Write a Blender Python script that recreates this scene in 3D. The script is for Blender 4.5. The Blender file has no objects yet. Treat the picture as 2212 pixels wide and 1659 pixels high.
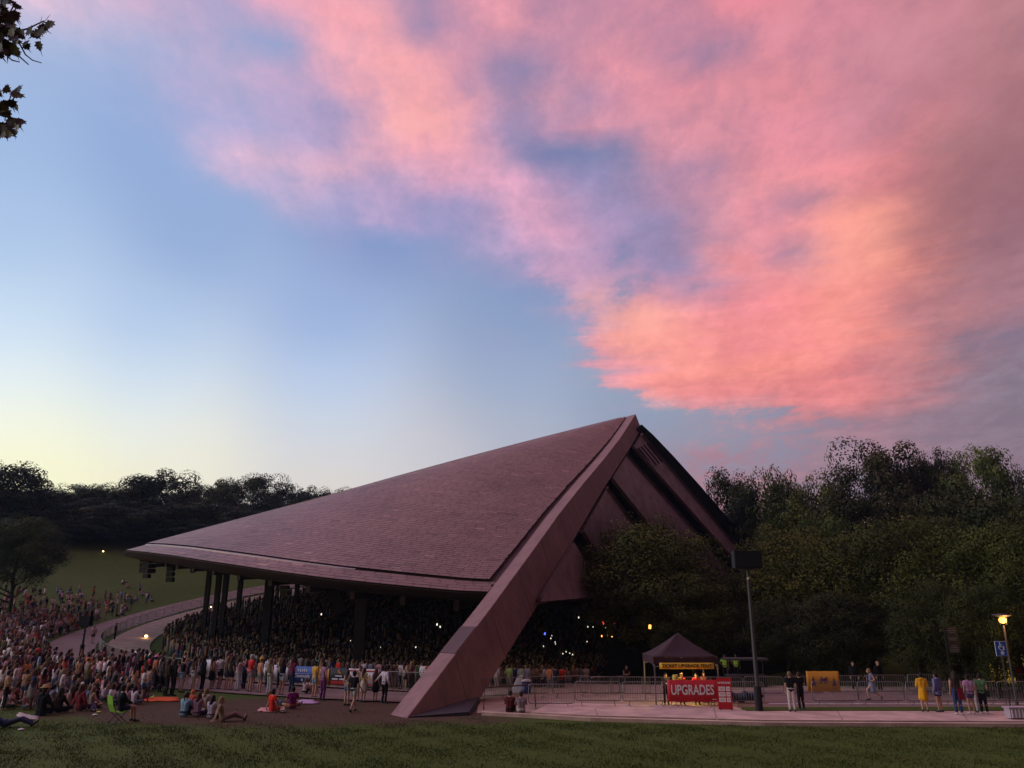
import bpy, bmesh, math, random
import numpy as np
from mathutils import Vector, Matrix
from mathutils.bvhtree import BVHTree
R = math.radians
rng = random.Random(7)
sc = bpy.context.scene
COL = sc.collection

# ------------------------------------------------------------------ camera
CAM_H = 4.5
PITCH = R(16.4)
FPX = 773.0
cam_d = bpy.data.cameras.new("camera")
cam_d.sensor_width = 36.0
cam_d.lens = FPX / 1024 * 36
cam_d.clip_start = 0.1
cam_d.clip_end = 3000
cam = bpy.data.objects.new("camera", cam_d)
COL.objects.link(cam)
cam.location = (0, 0, CAM_H)
cam.rotation_euler = (R(90) + PITCH, 0, 0)
sc.camera = cam
sc.view_settings.view_transform = 'Standard'
sc.view_settings.look = 'None'
sc.view_settings.exposure = 0.0
sc.view_settings.gamma = 1.0
sc.view_settings.use_curve_mapping = False
sc.cycles.max_bounces = 5
sc.cycles.diffuse_bounces = 2
sc.cycles.glossy_bounces = 2
sc.cycles.transparent_max_bounces = 8
sc.cycles.use_denoising = True
CP, SP = math.cos(PITCH), math.sin(PITCH)

def pdir(X, Y):
    """direction of a point of the photograph measured on a 2212 x 1659 print"""
    a = (X / 2212 * 1024 - 512) / FPX
    b = (384 - Y / 1659 * 768) / FPX
    return Vector((a, CP - b * SP, SP + b * CP))

def azel(X, Y):
    d = pdir(X, Y).normalized()
    return math.degrees(math.atan2(d.x, d.y)), math.degrees(math.asin(d.z))

def lin(c):
    return tuple((x / 255 / 12.92 if x / 255 <= .04045 else ((x / 255 + .055) / 1.055) ** 2.4) for x in c)

# ------------------------------------------------------------------ sky (world)
BASE = [
 (0,0,165,182,216),(400,0,152,170,212),(1200,0,122,128,168),(2200,0,118,116,150),
 (0,300,160,186,226),(300,300,146,172,218),(900,300,128,144,194),(1200,330,116,124,168),(1500,300,122,128,168),
 (0,500,172,198,234),(400,500,146,172,216),(800,480,132,152,200),(1200,520,124,138,184),(1600,520,118,124,162),
 (0,700,196,220,246),(300,700,170,196,234),(700,700,150,174,220),(1100,700,136,158,198),(1600,700,126,138,172),(2200,700,124,118,142),
 (0,820,226,240,248),(300,820,198,218,240),(700,820,178,200,232),(1100,820,156,174,206),(1400,850,140,162,190),(1700,880,136,148,172),(2200,850,130,118,138),
 (0,940,255,254,232),(300,940,228,236,236),(700,940,198,210,226),(1100,940,176,184,200),(1500,920,148,156,176),(1850,930,138,132,152),(2200,950,134,118,136),
 (0,1010,255,252,204),(150,1020,254,248,206),(400,1010,236,232,212),(700,1020,216,212,208),(950,1010,200,198,204),(1500,1000,150,140,158),
 (0,1080,255,238,170),(300,1080,242,224,178),(700,1080,222,204,186),(1100,1080,190,176,186),(1600,1080,160,134,150),(2200,1080,146,118,134)]
# cloud: x, y, density 0-10, colour
CLOUD = [
 (0,0,5,232,182,206),(110,10,7.5,236,186,208),(200,60,5.5,224,178,206),(300,0,6,222,168,196),(400,30,4.5,206,160,192),(500,10,5,196,150,186),(600,20,8,240,160,182),(750,20,9.5,245,158,172),
 (900,15,6,160,124,160),(980,30,7.5,226,146,168),(1100,30,8.5,240,148,162),(1250,20,7,196,130,156),(1400,20,8,206,130,152),(1600,10,9.5,236,134,150),(1800,20,9,214,130,148),(2000,30,9,202,126,142),(2200,40,9.5,184,120,130),
 (100,110,1,190,180,216),(200,110,2,190,178,214),(300,110,3,192,172,208),(450,110,5,206,166,200),(600,90,3,160,145,190),(700,110,8,244,162,178),(850,100,9,246,158,168),(1000,120,8,216,140,162),(1100,110,8,232,146,164),(1170,100,7,196,130,160),
 (1300,100,8.5,238,146,160),(1450,90,7.5,204,130,154),(1550,75,7,186,124,150),(1700,100,9,222,134,152),(1900,110,9,204,128,146),(2100,110,9.5,190,122,136),(2200,120,9.5,180,116,126),
 (150,200,0,160,170,215),(250,210,1.5,180,172,212),(400,200,4.5,202,162,200),(520,190,5,206,160,196),(600,180,6,218,162,194),(660,190,6,220,158,190),(760,200,8,246,162,176),(900,190,9.5,250,162,168),(1000,210,8.5,232,150,168),
 (1120,150,5.5,156,126,164),(1100,190,5,168,130,164),(1180,200,8,240,152,166),(1240,220,6,178,132,166),(1350,170,8.5,230,140,158),(1500,200,8.5,226,136,152),(1700,190,9,222,132,146),(1900,200,9,202,126,144),(2050,200,9.5,188,118,132),(2200,220,9.5,166,106,118),
 (200,300,0,150,170,216),(330,300,1.5,172,168,210),(430,280,3.5,194,162,204),(540,290,4.5,204,162,202),(650,270,5,196,154,196),(740,270,5.5,180,146,188),(800,280,8,240,162,178),(900,270,10,252,166,168),(1000,290,8.5,236,154,172),(1080,300,7,196,142,176),
 (1150,315,4,134,128,172),(1230,330,2.2,122,124,168),(1320,350,4.6,136,128,168),(1200,270,7,216,146,172),(1300,280,8,220,142,164),(1400,290,8.5,226,142,160),(1550,280,8.5,214,134,152),(1700,290,9,236,138,148),(1850,270,9,204,128,146),(1960,270,9,206,124,134),(2070,300,9.5,170,110,120),(2200,320,9.5,158,102,114),
 (350,380,0,146,168,214),(440,340,4,210,170,206),(500,340,7.5,236,176,200),(560,400,6,224,172,204),(650,390,7.5,234,172,196),(750,350,8,232,166,188),(830,390,6.5,206,156,190),(930,340,9,246,160,176),(1000,400,8,236,158,184),(1100,390,7.5,228,156,186),
 (1200,390,6.5,186,144,184),(1300,400,6,154,134,178),(1400,390,7.2,188,136,168),(1500,380,7.5,200,134,160),(1650,380,9,232,140,152),(1800,370,9.5,246,144,146),(1900,380,9,236,132,132),(1980,400,9.5,176,110,118),(2100,420,9.5,158,102,114),(2200,450,9.5,156,102,116),
 (500,430,0,140,160,208),(620,425,4,208,164,202),(700,440,2,180,160,206),(800,440,6,212,162,200),(880,480,6,204,158,200),(950,520,3,176,150,196),(980,440,5,176,146,192),(1060,470,6,208,158,196),(1120,430,8,238,160,186),(1200,500,8,234,158,188),
 (1290,480,7,190,146,186),(1400,480,6.4,150,130,172),(1480,480,6.5,168,130,166),(1560,500,6.5,206,138,158),(1560,455,8,240,148,160),(1650,470,9,240,142,148),(1730,435,6,176,120,146),(1800,460,10,255,152,138),(1880,480,10,255,156,134),(1930,440,8,216,128,128),(2000,480,9.5,172,108,116),(2150,500,9.5,152,102,118),
 (850,550,0,134,152,200),(980,570,1.5,160,146,194),(1030,560,3,176,150,194),(1120,560,5,200,154,194),(1200,570,7.5,228,158,188),(1280,560,6,196,146,184),(1400,560,6,152,130,174),(1500,560,6,150,128,168),(1560,560,9.5,252,148,150),(1650,540,9,248,144,148),(1700,552,5,150,118,150),(1770,560,9.5,252,150,140),(1850,560,10,255,156,134),(1950,560,9,222,130,126),(2050,560,9.5,176,112,120),(2180,580,9,166,112,126),
 (1050,620,0,136,150,194),(1140,640,1.2,164,152,190),(1210,640,4,190,150,188),(1250,680,4,186,146,184),(1340,640,4,184,138,172),(1320,665,9.5,255,166,146),(1440,630,6,226,142,160),(1400,670,9.8,255,162,148),(1480,680,9.5,250,150,146),(1520,630,5,170,130,164),(1600,650,9.5,250,140,142),(1700,650,9.5,252,142,134),(1800,640,10,255,150,132),(1900,650,9.5,236,134,126),(2030,650,9,190,118,126),(2150,660,7.5,166,114,130),
 (1180,720,0,136,154,192),(1260,710,3,196,146,176),(1310,730,7.5,240,146,158),(1380,720,9.8,255,160,140),(1480,730,9.6,248,144,134),(1600,740,9.6,236,130,130),(1700,720,9.6,244,136,130),(1820,740,9.8,252,142,130),(1920,730,9,226,128,126),(2050,720,6,166,114,128),(2180,720,5.5,140,112,134),
 (1240,780,0,138,160,192),(1300,775,5,220,140,158),(1290,822,3,196,140,160),(1340,800,7,236,140,146),(1400,800,9.6,255,150,136),(1550,800,9.8,254,146,132),(1700,790,9.8,255,146,130),(1830,800,9.5,240,132,130),(1950,790,8,192,120,130),(2100,800,6,142,112,130),(2200,800,6,134,112,132),
 (1320,850,1,150,158,186),(1390,850,9.5,255,148,138),(1500,870,9.5,236,134,132),(1600,860,9.5,244,136,132),(1750,860,9,246,134,130),(1850,850,8.5,222,124,128),(2000,850,7,160,116,132),(2200,870,6,132,112,130),
 (1420,900,0,144,160,184),(1550,900,2,168,146,162),(1650,895,5.5,206,132,142),(1800,900,6,184,124,138),(2000,920,6,148,116,134),(2200,930,6,138,114,132),
 (1450,940,2,180,136,152),(1600,935,3.6,188,128,142),(1750,950,5,156,124,142),(1500,1000,5,176,114,130),(1620,990,4.5,166,116,132),(1800,1000,6,150,116,132),(2200,1000,6,142,112,130),
 (1100,900,0,150,165,195),(600,700,0,150,175,220),(200,700,0,180,205,235),(600,900,0,200,210,225),(200,1000,0,240,240,210),(1000,1050,0,190,190,200),(900,700,0,150,160,200),(1200,850,0,150,165,195),(300,500,0,150,170,220),(600,520,0,140,160,205),(60,300,0,160,180,220)]

AZ0, AZ1 = -39.5, 39.5
NAZ = 32
ELS = [-1.5, 1.5, 4, 6, 7.7, 9.2, 10.7, 12.2, 13.7, 15.2, 16.7, 18.2, 19.7, 21.2, 22.8, 24.4, 26, 27.6, 29.3, 31, 32.8, 34.6, 36.5, 38.5, 41, 44]

def table(pts, k, power, ncomp):
    P = np.array([azel(p[0], p[1]) for p in pts])
    pts = [(*p[:-1], p[-1] + 9) if ncomp == 4 and p[-3] > 232 and p[-1] < 150 else p for p in pts]
    V = np.array([[*([p[2] / 10] if ncomp == 4 else []), *lin(p[-3:])] for p in pts])
    rows = []
    for el in ELS:
        az = np.linspace(AZ0, AZ1, NAZ)
        q = np.stack([az, np.full(NAZ, el)], 1)
        d = (q[:, None, :] - P[None])
        d[..., 0] *= math.cos(R(el))
        if ncomp == 4:      # clouds lie in streaks running down to the right
            ca, sa = math.cos(R(-20)), math.sin(R(-20))
            d = np.stack([(d[..., 0] * ca + d[..., 1] * sa) * .68, (-d[..., 0] * sa + d[..., 1] * ca) * 1.25], -1)
        d2 = (d ** 2).sum(-1)
        w = 1 / (d2 + k) ** power
        if ncomp == 4:
            dens = (w * V[:, 0]).sum(1) / w.sum(1)
            wc = w * (V[:, 0] + .05)
            col = (wc[:, :, None] * V[None, :, 1:]).sum(1) / wc.sum(1)[:, None]
            rows.append(np.concatenate([col, dens[:, None]], 1))
        else:
            col = (w[:, :, None] * V[None]).sum(1) / w.sum(1)[:, None]
            rows.append(np.concatenate([col, np.ones((NAZ, 1))], 1))
    return rows

world = bpy.data.worlds.new("World")
sc.world = world
world.use_nodes = True
wt = world.node_tree
wt.nodes.clear()
WN, WL = wt.nodes, wt.links

def node(tree, typ, **kw):
    n = tree.nodes.new(typ)
    for k, v in kw.items():
        setattr(n, k, v)
    return n

def setin(tree, sock, v):
    if isinstance(v, bpy.types.NodeSocket):
        tree.links.new(v, sock)
    elif v is not None:
        sock.default_value = v

def M_(tree, op, a, b=None, c=None, clamp=False):
    n = node(tree, 'ShaderNodeMath', operation=op, use_clamp=clamp)
    for i, v in enumerate((a, b, c)):
        setin(tree, n.inputs[i], v)
    return n.outputs[0]

def VM(tree, op, a, b=None, out=0):
    n = node(tree, 'ShaderNodeVectorMath', operation=op)
    setin(tree, n.inputs[0], a)
    if b is not None:
        setin(tree, n.inputs[1], b)
    return n.outputs[out]

def MR(tree, v, a, b, c=0., d=1., smooth=True):
    n = node(tree, 'ShaderNodeMapRange')
    n.interpolation_type = 'SMOOTHSTEP' if smooth else 'LINEAR'
    setin(tree, n.inputs[0], v)
    for i, x in enumerate((a, b, c, d)):
        setin(tree, n.inputs[1 + i], x)
    return n.outputs[0]

def MIX(tree, f, a, b, mode='MIX'):
    n = node(tree, 'ShaderNodeMix', data_type='RGBA', blend_type=mode)
    n.clamp_factor = True
    setin(tree, n.inputs[0], f)
    setin(tree, n.inputs[6], a if isinstance(a, bpy.types.NodeSocket) else (*a, 1))
    setin(tree, n.inputs[7], b if isinstance(b, bpy.types.NodeSocket) else (*b, 1))
    return n.outputs[2]

def NOISE(tree, vec, scale, detail=4, rough=.55, dist=0., out='Fac'):
    n = node(tree, 'ShaderNodeTexNoise')
    if vec is not None:
        tree.links.new(vec, n.inputs['Vector'])
    n.inputs['Scale'].default_value = scale
    n.inputs['Detail'].default_value = detail
    n.inputs['Roughness'].default_value = rough
    n.inputs['Distortion'].default_value = dist
    return n.outputs[out]

tc = node(wt, 'ShaderNodeTexCoord')
dvec = VM(wt, 'NORMALIZE', tc.outputs['Generated'])
sep = node(wt, 'ShaderNodeSeparateXYZ'); WL.new(dvec, sep.inputs[0])
dx, dy, dz = sep.outputs
# cloud-sheet coordinates: the direction met with a flat layer overhead, streaks running towards azimuth +24
den = M_(wt, 'ADD', M_(wt, 'MAXIMUM', dz, 0.0), 0.22)
comb = node(wt, 'ShaderNodeCombineXYZ')
WL.new(M_(wt, 'DIVIDE', dx, den), comb.inputs[0]); WL.new(M_(wt, 'DIVIDE', dy, den), comb.inputs[1])
mp = node(wt, 'ShaderNodeMapping'); WL.new(comb.outputs[0], mp.inputs[0])
mp.inputs['Rotation'].default_value = (0, 0, R(24))
mp.inputs['Scale'].default_value = (1.9, 0.75, 1)
sheet = mp.outputs[0]
mp2 = node(wt, 'ShaderNodeMapping'); WL.new(comb.outputs[0], mp2.inputs[0])
mp2.inputs['Rotation'].default_value = (0, 0, R(24)); mp2.inputs['Scale'].default_value = (1.3, 1.0, 1)
sheet2 = mp2.outputs[0]
az = M_(wt, 'MULTIPLY', M_(wt, 'ARCTAN2', dx, dy), 180 / math.pi)
el = M_(wt, 'MULTIPLY', M_(wt, 'ARCSINE', dz), 180 / math.pi)
# organic warp of the look-up position (two octaves)
w1 = NOISE(wt, sheet2, 6.5, 7, .66, 0, 'Color')
sw = node(wt, 'ShaderNodeSeparateXYZ'); WL.new(w1, sw.inputs[0])
WAMP = 3.3
azw = M_(wt, 'ADD', az, M_(wt, 'MULTIPLY', M_(wt, 'SUBTRACT', sw.outputs[0], .5), WAMP))
elw = M_(wt, 'ADD', el, M_(wt, 'MULTIPLY', M_(wt, 'SUBTRACT', sw.outputs[1], .5), WAMP * .62))

fv = node(wt, 'ShaderNodeCombineXYZ')
WL.new(M_(wt, 'MULTIPLY', az, .045), fv.inputs[0]); WL.new(M_(wt, 'MULTIPLY', el, .42), fv.inputs[1])
n5 = NOISE(wt, fv.outputs[0], 1.7, 6, .6, .3)
azw = M_(wt, 'ADD', azw, M_(wt, 'MULTIPLY', M_(wt, 'SUBTRACT', n5, .5), MR(wt, el, 27, 19, 2.0, 8.5)))

def build_table(rows, azs, els, want_alpha):
    u = M_(wt, 'DIVIDE', M_(wt, 'SUBTRACT', azs, AZ0), AZ1 - AZ0, clamp=True)
    acc = acc_a = None
    for i, row in enumerate(rows):
        r = node(wt, 'ShaderNodeValToRGB')
        cr = r.color_ramp
        cr.interpolation = 'B_SPLINE'
        while len(cr.elements) < NAZ:
            cr.elements.new(.5)
        for j in range(NAZ):
            cr.elements[j].position = j / (NAZ - 1)
        for j in range(NAZ):
            cr.elements[j].color = tuple(float(x) for x in row[j])
        WL.new(u, r.inputs[0])
        if acc is None:
            acc, acc_a = r.outputs[0], r.outputs[1]
        else:
            f = MR(wt, els, ELS[i - 1], ELS[i], smooth=False)
            acc = MIX(wt, f, acc, r.outputs[0])
            if want_alpha:
                m = node(wt, 'ShaderNodeMix', data_type='FLOAT')
                WL.new(f, m.inputs[0]); WL.new(acc_a, m.inputs[2]); WL.new(r.outputs[1], m.inputs[3])
                acc_a = m.outputs[0]
    return acc, acc_a

base_c, _ = build_table(table([(p[0], p[1], *[min(255, c + (7 if p[1] > 780 and p[0] < 1000 else 0)) for c in p[2:]]) for p in BASE], 20, 2.4, 3), az, el, False)
cl_c, cl_d = build_table(table(CLOUD, .30, 2.7, 4), azw, elw, True)
# ragged density and internal relief
n1 = NOISE(wt, sheet, 4.6, 8, .62, .3)
n2 = NOISE(wt, sheet2, 12.0, 8, .66, .3)
n3 = NOISE(wt, sheet2, 30.0, 7, .72, .3)
nn = M_(wt, 'ADD', M_(wt, 'MULTIPLY', M_(wt, 'SUBTRACT', n1, .5), .85), M_(wt, 'MULTIPLY', M_(wt, 'SUBTRACT', n2, .5), .95))
nn = M_(wt, 'ADD', nn, M_(wt, 'MULTIPLY', M_(wt, 'SUBTRACT', n3, .5), .45))
hz_ = node(wt, 'ShaderNodeCombineXYZ')
WL.new(M_(wt, 'MULTIPLY', az, .050), hz_.inputs[0]); WL.new(M_(wt, 'MULTIPLY', el, .30), hz_.inputs[1])
n4 = NOISE(wt, hz_.outputs[0], 1.6, 7, .62, .5)
nn = M_(wt, 'ADD', nn, M_(wt, 'MULTIPLY', M_(wt, 'SUBTRACT', n4, .5), MR(wt, el, 27, 15, .25, 1.5)))
nn = M_(wt, 'MULTIPLY', nn, MR(wt, el, 1, 9, .3, 1.0))
edge = M_(wt, 'MULTIPLY', cl_d, M_(wt, 'SUBTRACT', 1.25, cl_d))          # strongest where half covered
dens = M_(wt, 'ADD', cl_d, M_(wt, 'MULTIPLY', nn, M_(wt, 'MULTIPLY', edge, 1.7)))
soft = MR(wt, dens, .03, .93, smooth=False)
crisp = MR(wt, dens, .30, .62)
cm = M_(wt, 'MULTIPLY', MR(wt, az, -2, 10), MR(wt, el, 32, 22))
mxd = node(wt, 'ShaderNodeMix', data_type='FLOAT')
WL.new(M_(wt, 'MULTIPLY', cm, .75), mxd.inputs[0]); WL.new(soft, mxd.inputs[2]); WL.new(crisp, mxd.inputs[3])
dens = mxd.outputs[0]
rel = M_(wt, 'ADD', 1.0, M_(wt, 'MULTIPLY', nn, .34))
cl_c = VM(wt, 'MULTIPLY', cl_c, (1.0, 1.155, 1.09))
cl_c = VM(wt, 'MULTIPLY', cl_c, None)
_n = cl_c.node
nn = M_(wt, 'MULTIPLY', nn, MR(wt, el, 26, 14, 1.05, 1.4))
cb = node(wt, 'ShaderNodeCombineXYZ')
WL.new(M_(wt, 'ADD', 1.0, M_(wt, 'MULTIPLY', nn, .28)), cb.inputs[0])
WL.new(M_(wt, 'ADD', 1.0, M_(wt, 'MULTIPLY', nn, .38)), cb.inputs[1])
WL.new(M_(wt, 'ADD', 1.0, M_(wt, 'MULTIPLY', nn, .36)), cb.inputs[2])
WL.new(cb.outputs[0], _n.inputs[1])
front = MIX(wt, dens, base_c, cl_c)
# sky behind and beside the view: dusk gradient, rosy overhead
def ramp(stops, fac, gain=1.0):
    r = node(wt, 'ShaderNodeValToRGB'); r.color_ramp.interpolation = 'EASE'
    while len(r.color_ramp.elements) < len(stops):
        r.color_ramp.elements.new(.5)
    for e_, (p_, c_) in zip(r.color_ramp.elements, stops):
        e_.position = p_
    for e_, (p_, c_) in zip(r.color_ramp.elements, stops):
        e_.color = (*[x * gain for x in lin(c_)], 1)
    WL.new(fac, r.inputs[0]); return r.outputs[0]
el01 = M_(wt, 'DIVIDE', el, 90.0, clamp=True)
east = ramp([(0.0, (76, 62, 66)), (.15, (76, 63, 74)), (.4, (88, 70, 88)), (.7, (124, 92, 110)), (1.0, (192, 138, 152))], el01)
west = ramp([(0.0, (255, 214, 130)), (.08, (255, 238, 190)), (.2, (226, 232, 240)), (.4, (176, 190, 226)), (.65, (186, 160, 200)), (1.0, (190, 134, 152))], el01, 3.4)
azs_ = M_(wt, 'ABSOLUTE', M_(wt, 'ADD', az, 68))
side = MIX(wt, MR(wt, azs_, 25, 75), west, east)
fz = M_(wt, 'MAXIMUM', MR(wt, M_(wt, 'ABSOLUTE', az), 42, 80), MR(wt, el, 44, 62))
skyc = MIX(wt, fz, front, side)
# below the horizon: dark land
skyc = MIX(wt, MR(wt, dz, -.03, -.12), skyc, (.02, .018, .012))
SKY_STRENGTH = 1.0
bg = node(wt, 'ShaderNodeBackground'); WL.new(skyc, bg.inputs[0]); bg.inputs[1].default_value = SKY_STRENGTH
wo = node(wt, 'ShaderNodeOutputWorld'); WL.new(bg.outputs[0], wo.inputs[0])
world.cycles.sampling_method = 'MANUAL'
world.cycles.sample_map_resolution = 512

# ------------------------------------------------------------------ helpers for objects
def tag(o, label=None, cat=None, group=None, kind=None):
    if label: o['label'] = label
    if cat: o['category'] = cat
    if group: o['group'] = group
    if kind: o['kind'] = kind
    return o

def link(o, parent=None):
    COL.objects.link(o)
    if parent is not None:
        o.parent = parent
    return o

def empty(name, loc=(0, 0, 0), rz=0.0):
    o = bpy.data.objects.new(name, None)
    o.location = loc; o.rotation_euler = (0, 0, rz)
    o.empty_display_size = .3
    return link(o)

def meshobj(name, verts, faces, mats=None, parent=None, smooth=False, fmat=None):
    me = bpy.data.meshes.new(name)
    me.from_pydata([tuple(v) for v in verts], [], [tuple(f) for f in faces])
    for m in (mats if isinstance(mats, (list, tuple)) else [mats]):
        if m is not None:
            me.materials.append(m)
    if fmat is not None:
        me.polygons.foreach_set('material_index', fmat)
    if smooth:
        me.polygons.foreach_set('use_smooth', [True] * len(me.polygons))
    me.update()
    o = bpy.data.objects.new(name, me)
    return link(o, parent)

class MB:
    """collects primitives into one mesh"""
    def __init__(s):
        s.v, s.f = [], []
    def add(s, v, f):
        n = len(s.v)
        s.v += [tuple(p) for p in v]; s.f += [tuple(i + n for i in q) for q in f]
        return s
    def box(s, c, d, M=None):
        x, y, z = c; a, b, h = d[0] / 2, d[1] / 2, d[2] / 2
        v = [Vector((x + i * a, y + j * b, z + k * h)) for k in (-1, 1) for j in (-1, 1) for i in (-1, 1)]
        if M is not None:
            v = [M @ p for p in v]
        return s.add(v, [(0, 2, 3, 1), (4, 5, 7, 6), (0, 1, 5, 4), (2, 6, 7, 3), (0, 4, 6, 2), (1, 3, 7, 5)])
    def hexa(s, c8):
        """c8: 4 bottom corners counter-clockwise, 4 top corners"""
        return s.add(c8, [(3, 2, 1, 0), (4, 5, 6, 7), (0, 1, 5, 4), (1, 2, 6, 5), (2, 3, 7, 6), (3, 0, 4, 7)])
    def tube(s, pts, r, n=6, cap=True):
        pts = [Vector(p) for p in pts]
        rr = r if isinstance(r, (list, tuple)) else [r] * len(pts)
        rings = []
        for i, p in enumerate(pts):
            a = pts[max(i - 1, 0)]; b = pts[min(i + 1, len(pts) - 1)]
            t = (b - a).normalized()
            up = Vector((0, 0, 1)) if abs(t.z) < .9 else Vector((1, 0, 0))
            u = t.cross(up).normalized(); w = t.cross(u)
            rings.append([p + (u * math.cos(2 * math.pi * k / n) + w * math.sin(2 * math.pi * k / n)) * rr[i] for k in range(n)])
        v = [q for ring in rings for q in ring]
        f = [(i * n + k, i * n + (k + 1) % n, (i + 1) * n + (k + 1) % n, (i + 1) * n + k) for i in range(len(pts) - 1) for k in range(n)]
        if cap:
            f += [tuple(range(n - 1, -1, -1)), tuple((len(pts) - 1) * n + k for k in range(n))]
        return s.add(v, f)
    def lathe(s, prof, c=(0, 0, 0), n=12):
        v = [(c[0] + r * math.cos(2 * math.pi * k / n), c[1] + r * math.sin(2 * math.pi * k / n), c[2] + z) for r, z in prof for k in range(n)]
        f = [(i * n + k, i * n + (k + 1) % n, (i + 1) * n + (k + 1) % n, (i + 1) * n + k) for i in range(len(prof) - 1) for k in range(n)]
        f += [tuple(range(n - 1, -1, -1)), tuple((len(prof) - 1) * n + k for k in range(n))]
        return s.add(v, f)
    def build(s, name, mat, parent=None, smooth=False):
        return meshobj(name, s.v, s.f, mat, parent, smooth)

# ------------------------------------------------------------------ materials
def mat(name, col, rough=.7, metal=0., spec=.3, noise=None, bump=None, emit=None, objcol=False, emis_s=1.):
    m = bpy.data.materials.new(name); m.use_nodes = True
    t = m.node_tree; b = t.nodes['Principled BSDF']
    b.inputs['Base Color'].default_value = (*col, 1)
    b.inputs['Roughness'].default_value = rough
    b.inputs['Metallic'].default_value = metal
    b.inputs['Specular IOR Level'].default_value = spec
    src = None
    if objcol:
        oi = node(t, 'ShaderNodeObjectInfo'); src = oi.outputs['Color']
    if noise:
        sc_, amt = noise
        g = node(t, 'ShaderNodeTexCoord')
        f = NOISE(t, g.outputs['Object'], sc_, 5, .6)
        base = src if src is not None else col
        f2 = MR(t, f, .3, .7)
        lo = VM(t, 'MULTIPLY', base if src is not None else tuple(col), (1 - amt,) * 3)
        hi = VM(t, 'MULTIPLY', base if src is not None else tuple(col), (1 + amt,) * 3)
        src = MIX(t, f2, lo, hi)
    if src is not None:
        t.links.new(src, b.inputs['Base Color'])
    if bump:
        g = node(t, 'ShaderNodeTexCoord')
        f = NOISE(t, g.outputs['Object'], bump[0], 4, .6)
        bn = node(t, 'ShaderNodeBump'); bn.inputs['Strength'].default_value = bump[1]; bn.inputs['Distance'].default_value = bump[2] if len(bump) > 2 else .05
        t.links.new(f, bn.inputs['Height']); t.links.new(bn.outputs[0], b.inputs['Normal'])
    if emit:
        b.inputs['Emission Color'].default_value = (*emit, 1)
        b.inputs['Emission Strength'].default_value = emis_s
    return m

MT = {}
MT['grass'] = mat('lawn_grass', (.062, .066, .016), .9, spec=.1)
def grass_nodes():
    m = MT['grass']; t = m.node_tree; b = t.nodes['Principled BSDF']
    g = node(t, 'ShaderNodeTexCoord'); o = g.outputs['Object']
    a = NOISE(t, o, .09, 5, .6); c = NOISE(t, o, 1.3, 6, .65); d = NOISE(t, o, 14, 3, .7)
    col = MIX(t, MR(t, a, .35, .65), (.054, .080, .011), (.072, .092, .016))
    col = MIX(t, MR(t, c, .42, .72), col, (.034, .062, .007))
    col = MIX(t, M_(t, 'MULTIPLY', MR(t, d, .35, .75), .55), col, (.095, .125, .022))
    # trodden brown turf round the arch foot and under the front of the crowd
    sp = node(t, 'ShaderNodeSeparateXYZ'); t.links.new(o, sp.inputs[0])
    ex = M_(t, 'POWER', M_(t, 'DIVIDE', M_(t, 'SUBTRACT', sp.outputs[0], -9.5), 12.5), 2.0)
    ey = M_(t, 'POWER', M_(t, 'DIVIDE', M_(t, 'SUBTRACT', sp.outputs[1], 39.5), 5.5), 2.0)
    dd = M_(t, 'ADD', M_(t, 'ADD', ex, ey), M_(t, 'MULTIPLY', M_(t, 'SUBTRACT', NOISE(t, o, .55, 5, .65), .5), 1.5))
    col = MIX(t, MR(t, dd, 1.25, .55), col, MIX(t, MR(t, c, .35, .7), (.098, .052, .034), (.074, .050, .026)))
    t.links.new(col, b.inputs['Base Color'])
    bn = node(t, 'ShaderNodeBump'); bn.inputs['Strength'].default_value = .9; bn.inputs['Distance'].default_value = .06
    t.links.new(d, bn.inputs['Height']); t.links.new(bn.outputs[0], b.inputs['Normal'])
grass_nodes()
MT['worn'] = mat('worn_turf', (.085, .052, .032), .95, spec=.1, noise=(2.2, .35), bump=(18, .8, .04))
MT['asphalt'] = mat('rosy_asphalt', (.19, .118, .098), .85, noise=(.9, .18), bump=(30, .4, .01))
MT['concrete'] = mat('walk_concrete', (.52, .335, .27), .85, noise=(.9, .2), bump=(25, .3, .01))
MT['paver'] = mat('tan_paving', (.32, .215, .155), .85, noise=(1.1, .2), bump=(25, .3, .01))
MT['steel'] = mat('weathered_steel', (.232, .120, .106), .62, spec=.3, noise=(.35, .14), bump=(6, .15, .02))
def streaks(m, amt=.28):
    t = m.node_tree; b = t.nodes['Principled BSDF']; l = b.inputs['Base Color'].links[0]; src = l.from_socket
    g = node(t, 'ShaderNodeTexCoord'); mp_ = node(t, 'ShaderNodeMapping'); t.links.new(g.outputs['Object'], mp_.inputs[0]); mp_.inputs['Scale'].default_value = (1.6, 1.6, .12)
    f = NOISE(t, mp_.outputs[0], 1.5, 6, .65); f2 = NOISE(t, g.outputs['Object'], 1.2, 6, .7)
    v = M_(t, 'ADD', 1.0, M_(t, 'ADD', M_(t, 'MULTIPLY', M_(t, 'SUBTRACT', f, .5), amt * 3), M_(t, 'MULTIPLY', M_(t, 'SUBTRACT', f2, .5), amt * 1.6)))
    t.links.new(VM(t, 'SCALE', src), b.inputs['Base Color']); sc_n = b.inputs['Base Color'].links[0].from_node; t.links.new(v, sc_n.inputs['Scale'])
streaks(MT['steel'])
MT['steel_darker'] = mat('weathered_steel_darker', (.088, .046, .045), .7, noise=(.5, .15))
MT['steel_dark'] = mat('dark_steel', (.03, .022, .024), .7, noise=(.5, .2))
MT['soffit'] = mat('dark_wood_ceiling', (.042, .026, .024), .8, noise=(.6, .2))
MT['black'] = mat('matt_black', (.012, .012, .014), .7)
MT['pole'] = mat('painted_pole', (.055, .05, .052), .5, spec=.4)
MT['galv'] = mat('galvanised_tube', (.22, .20, .20), .45, metal=.6)
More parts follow.
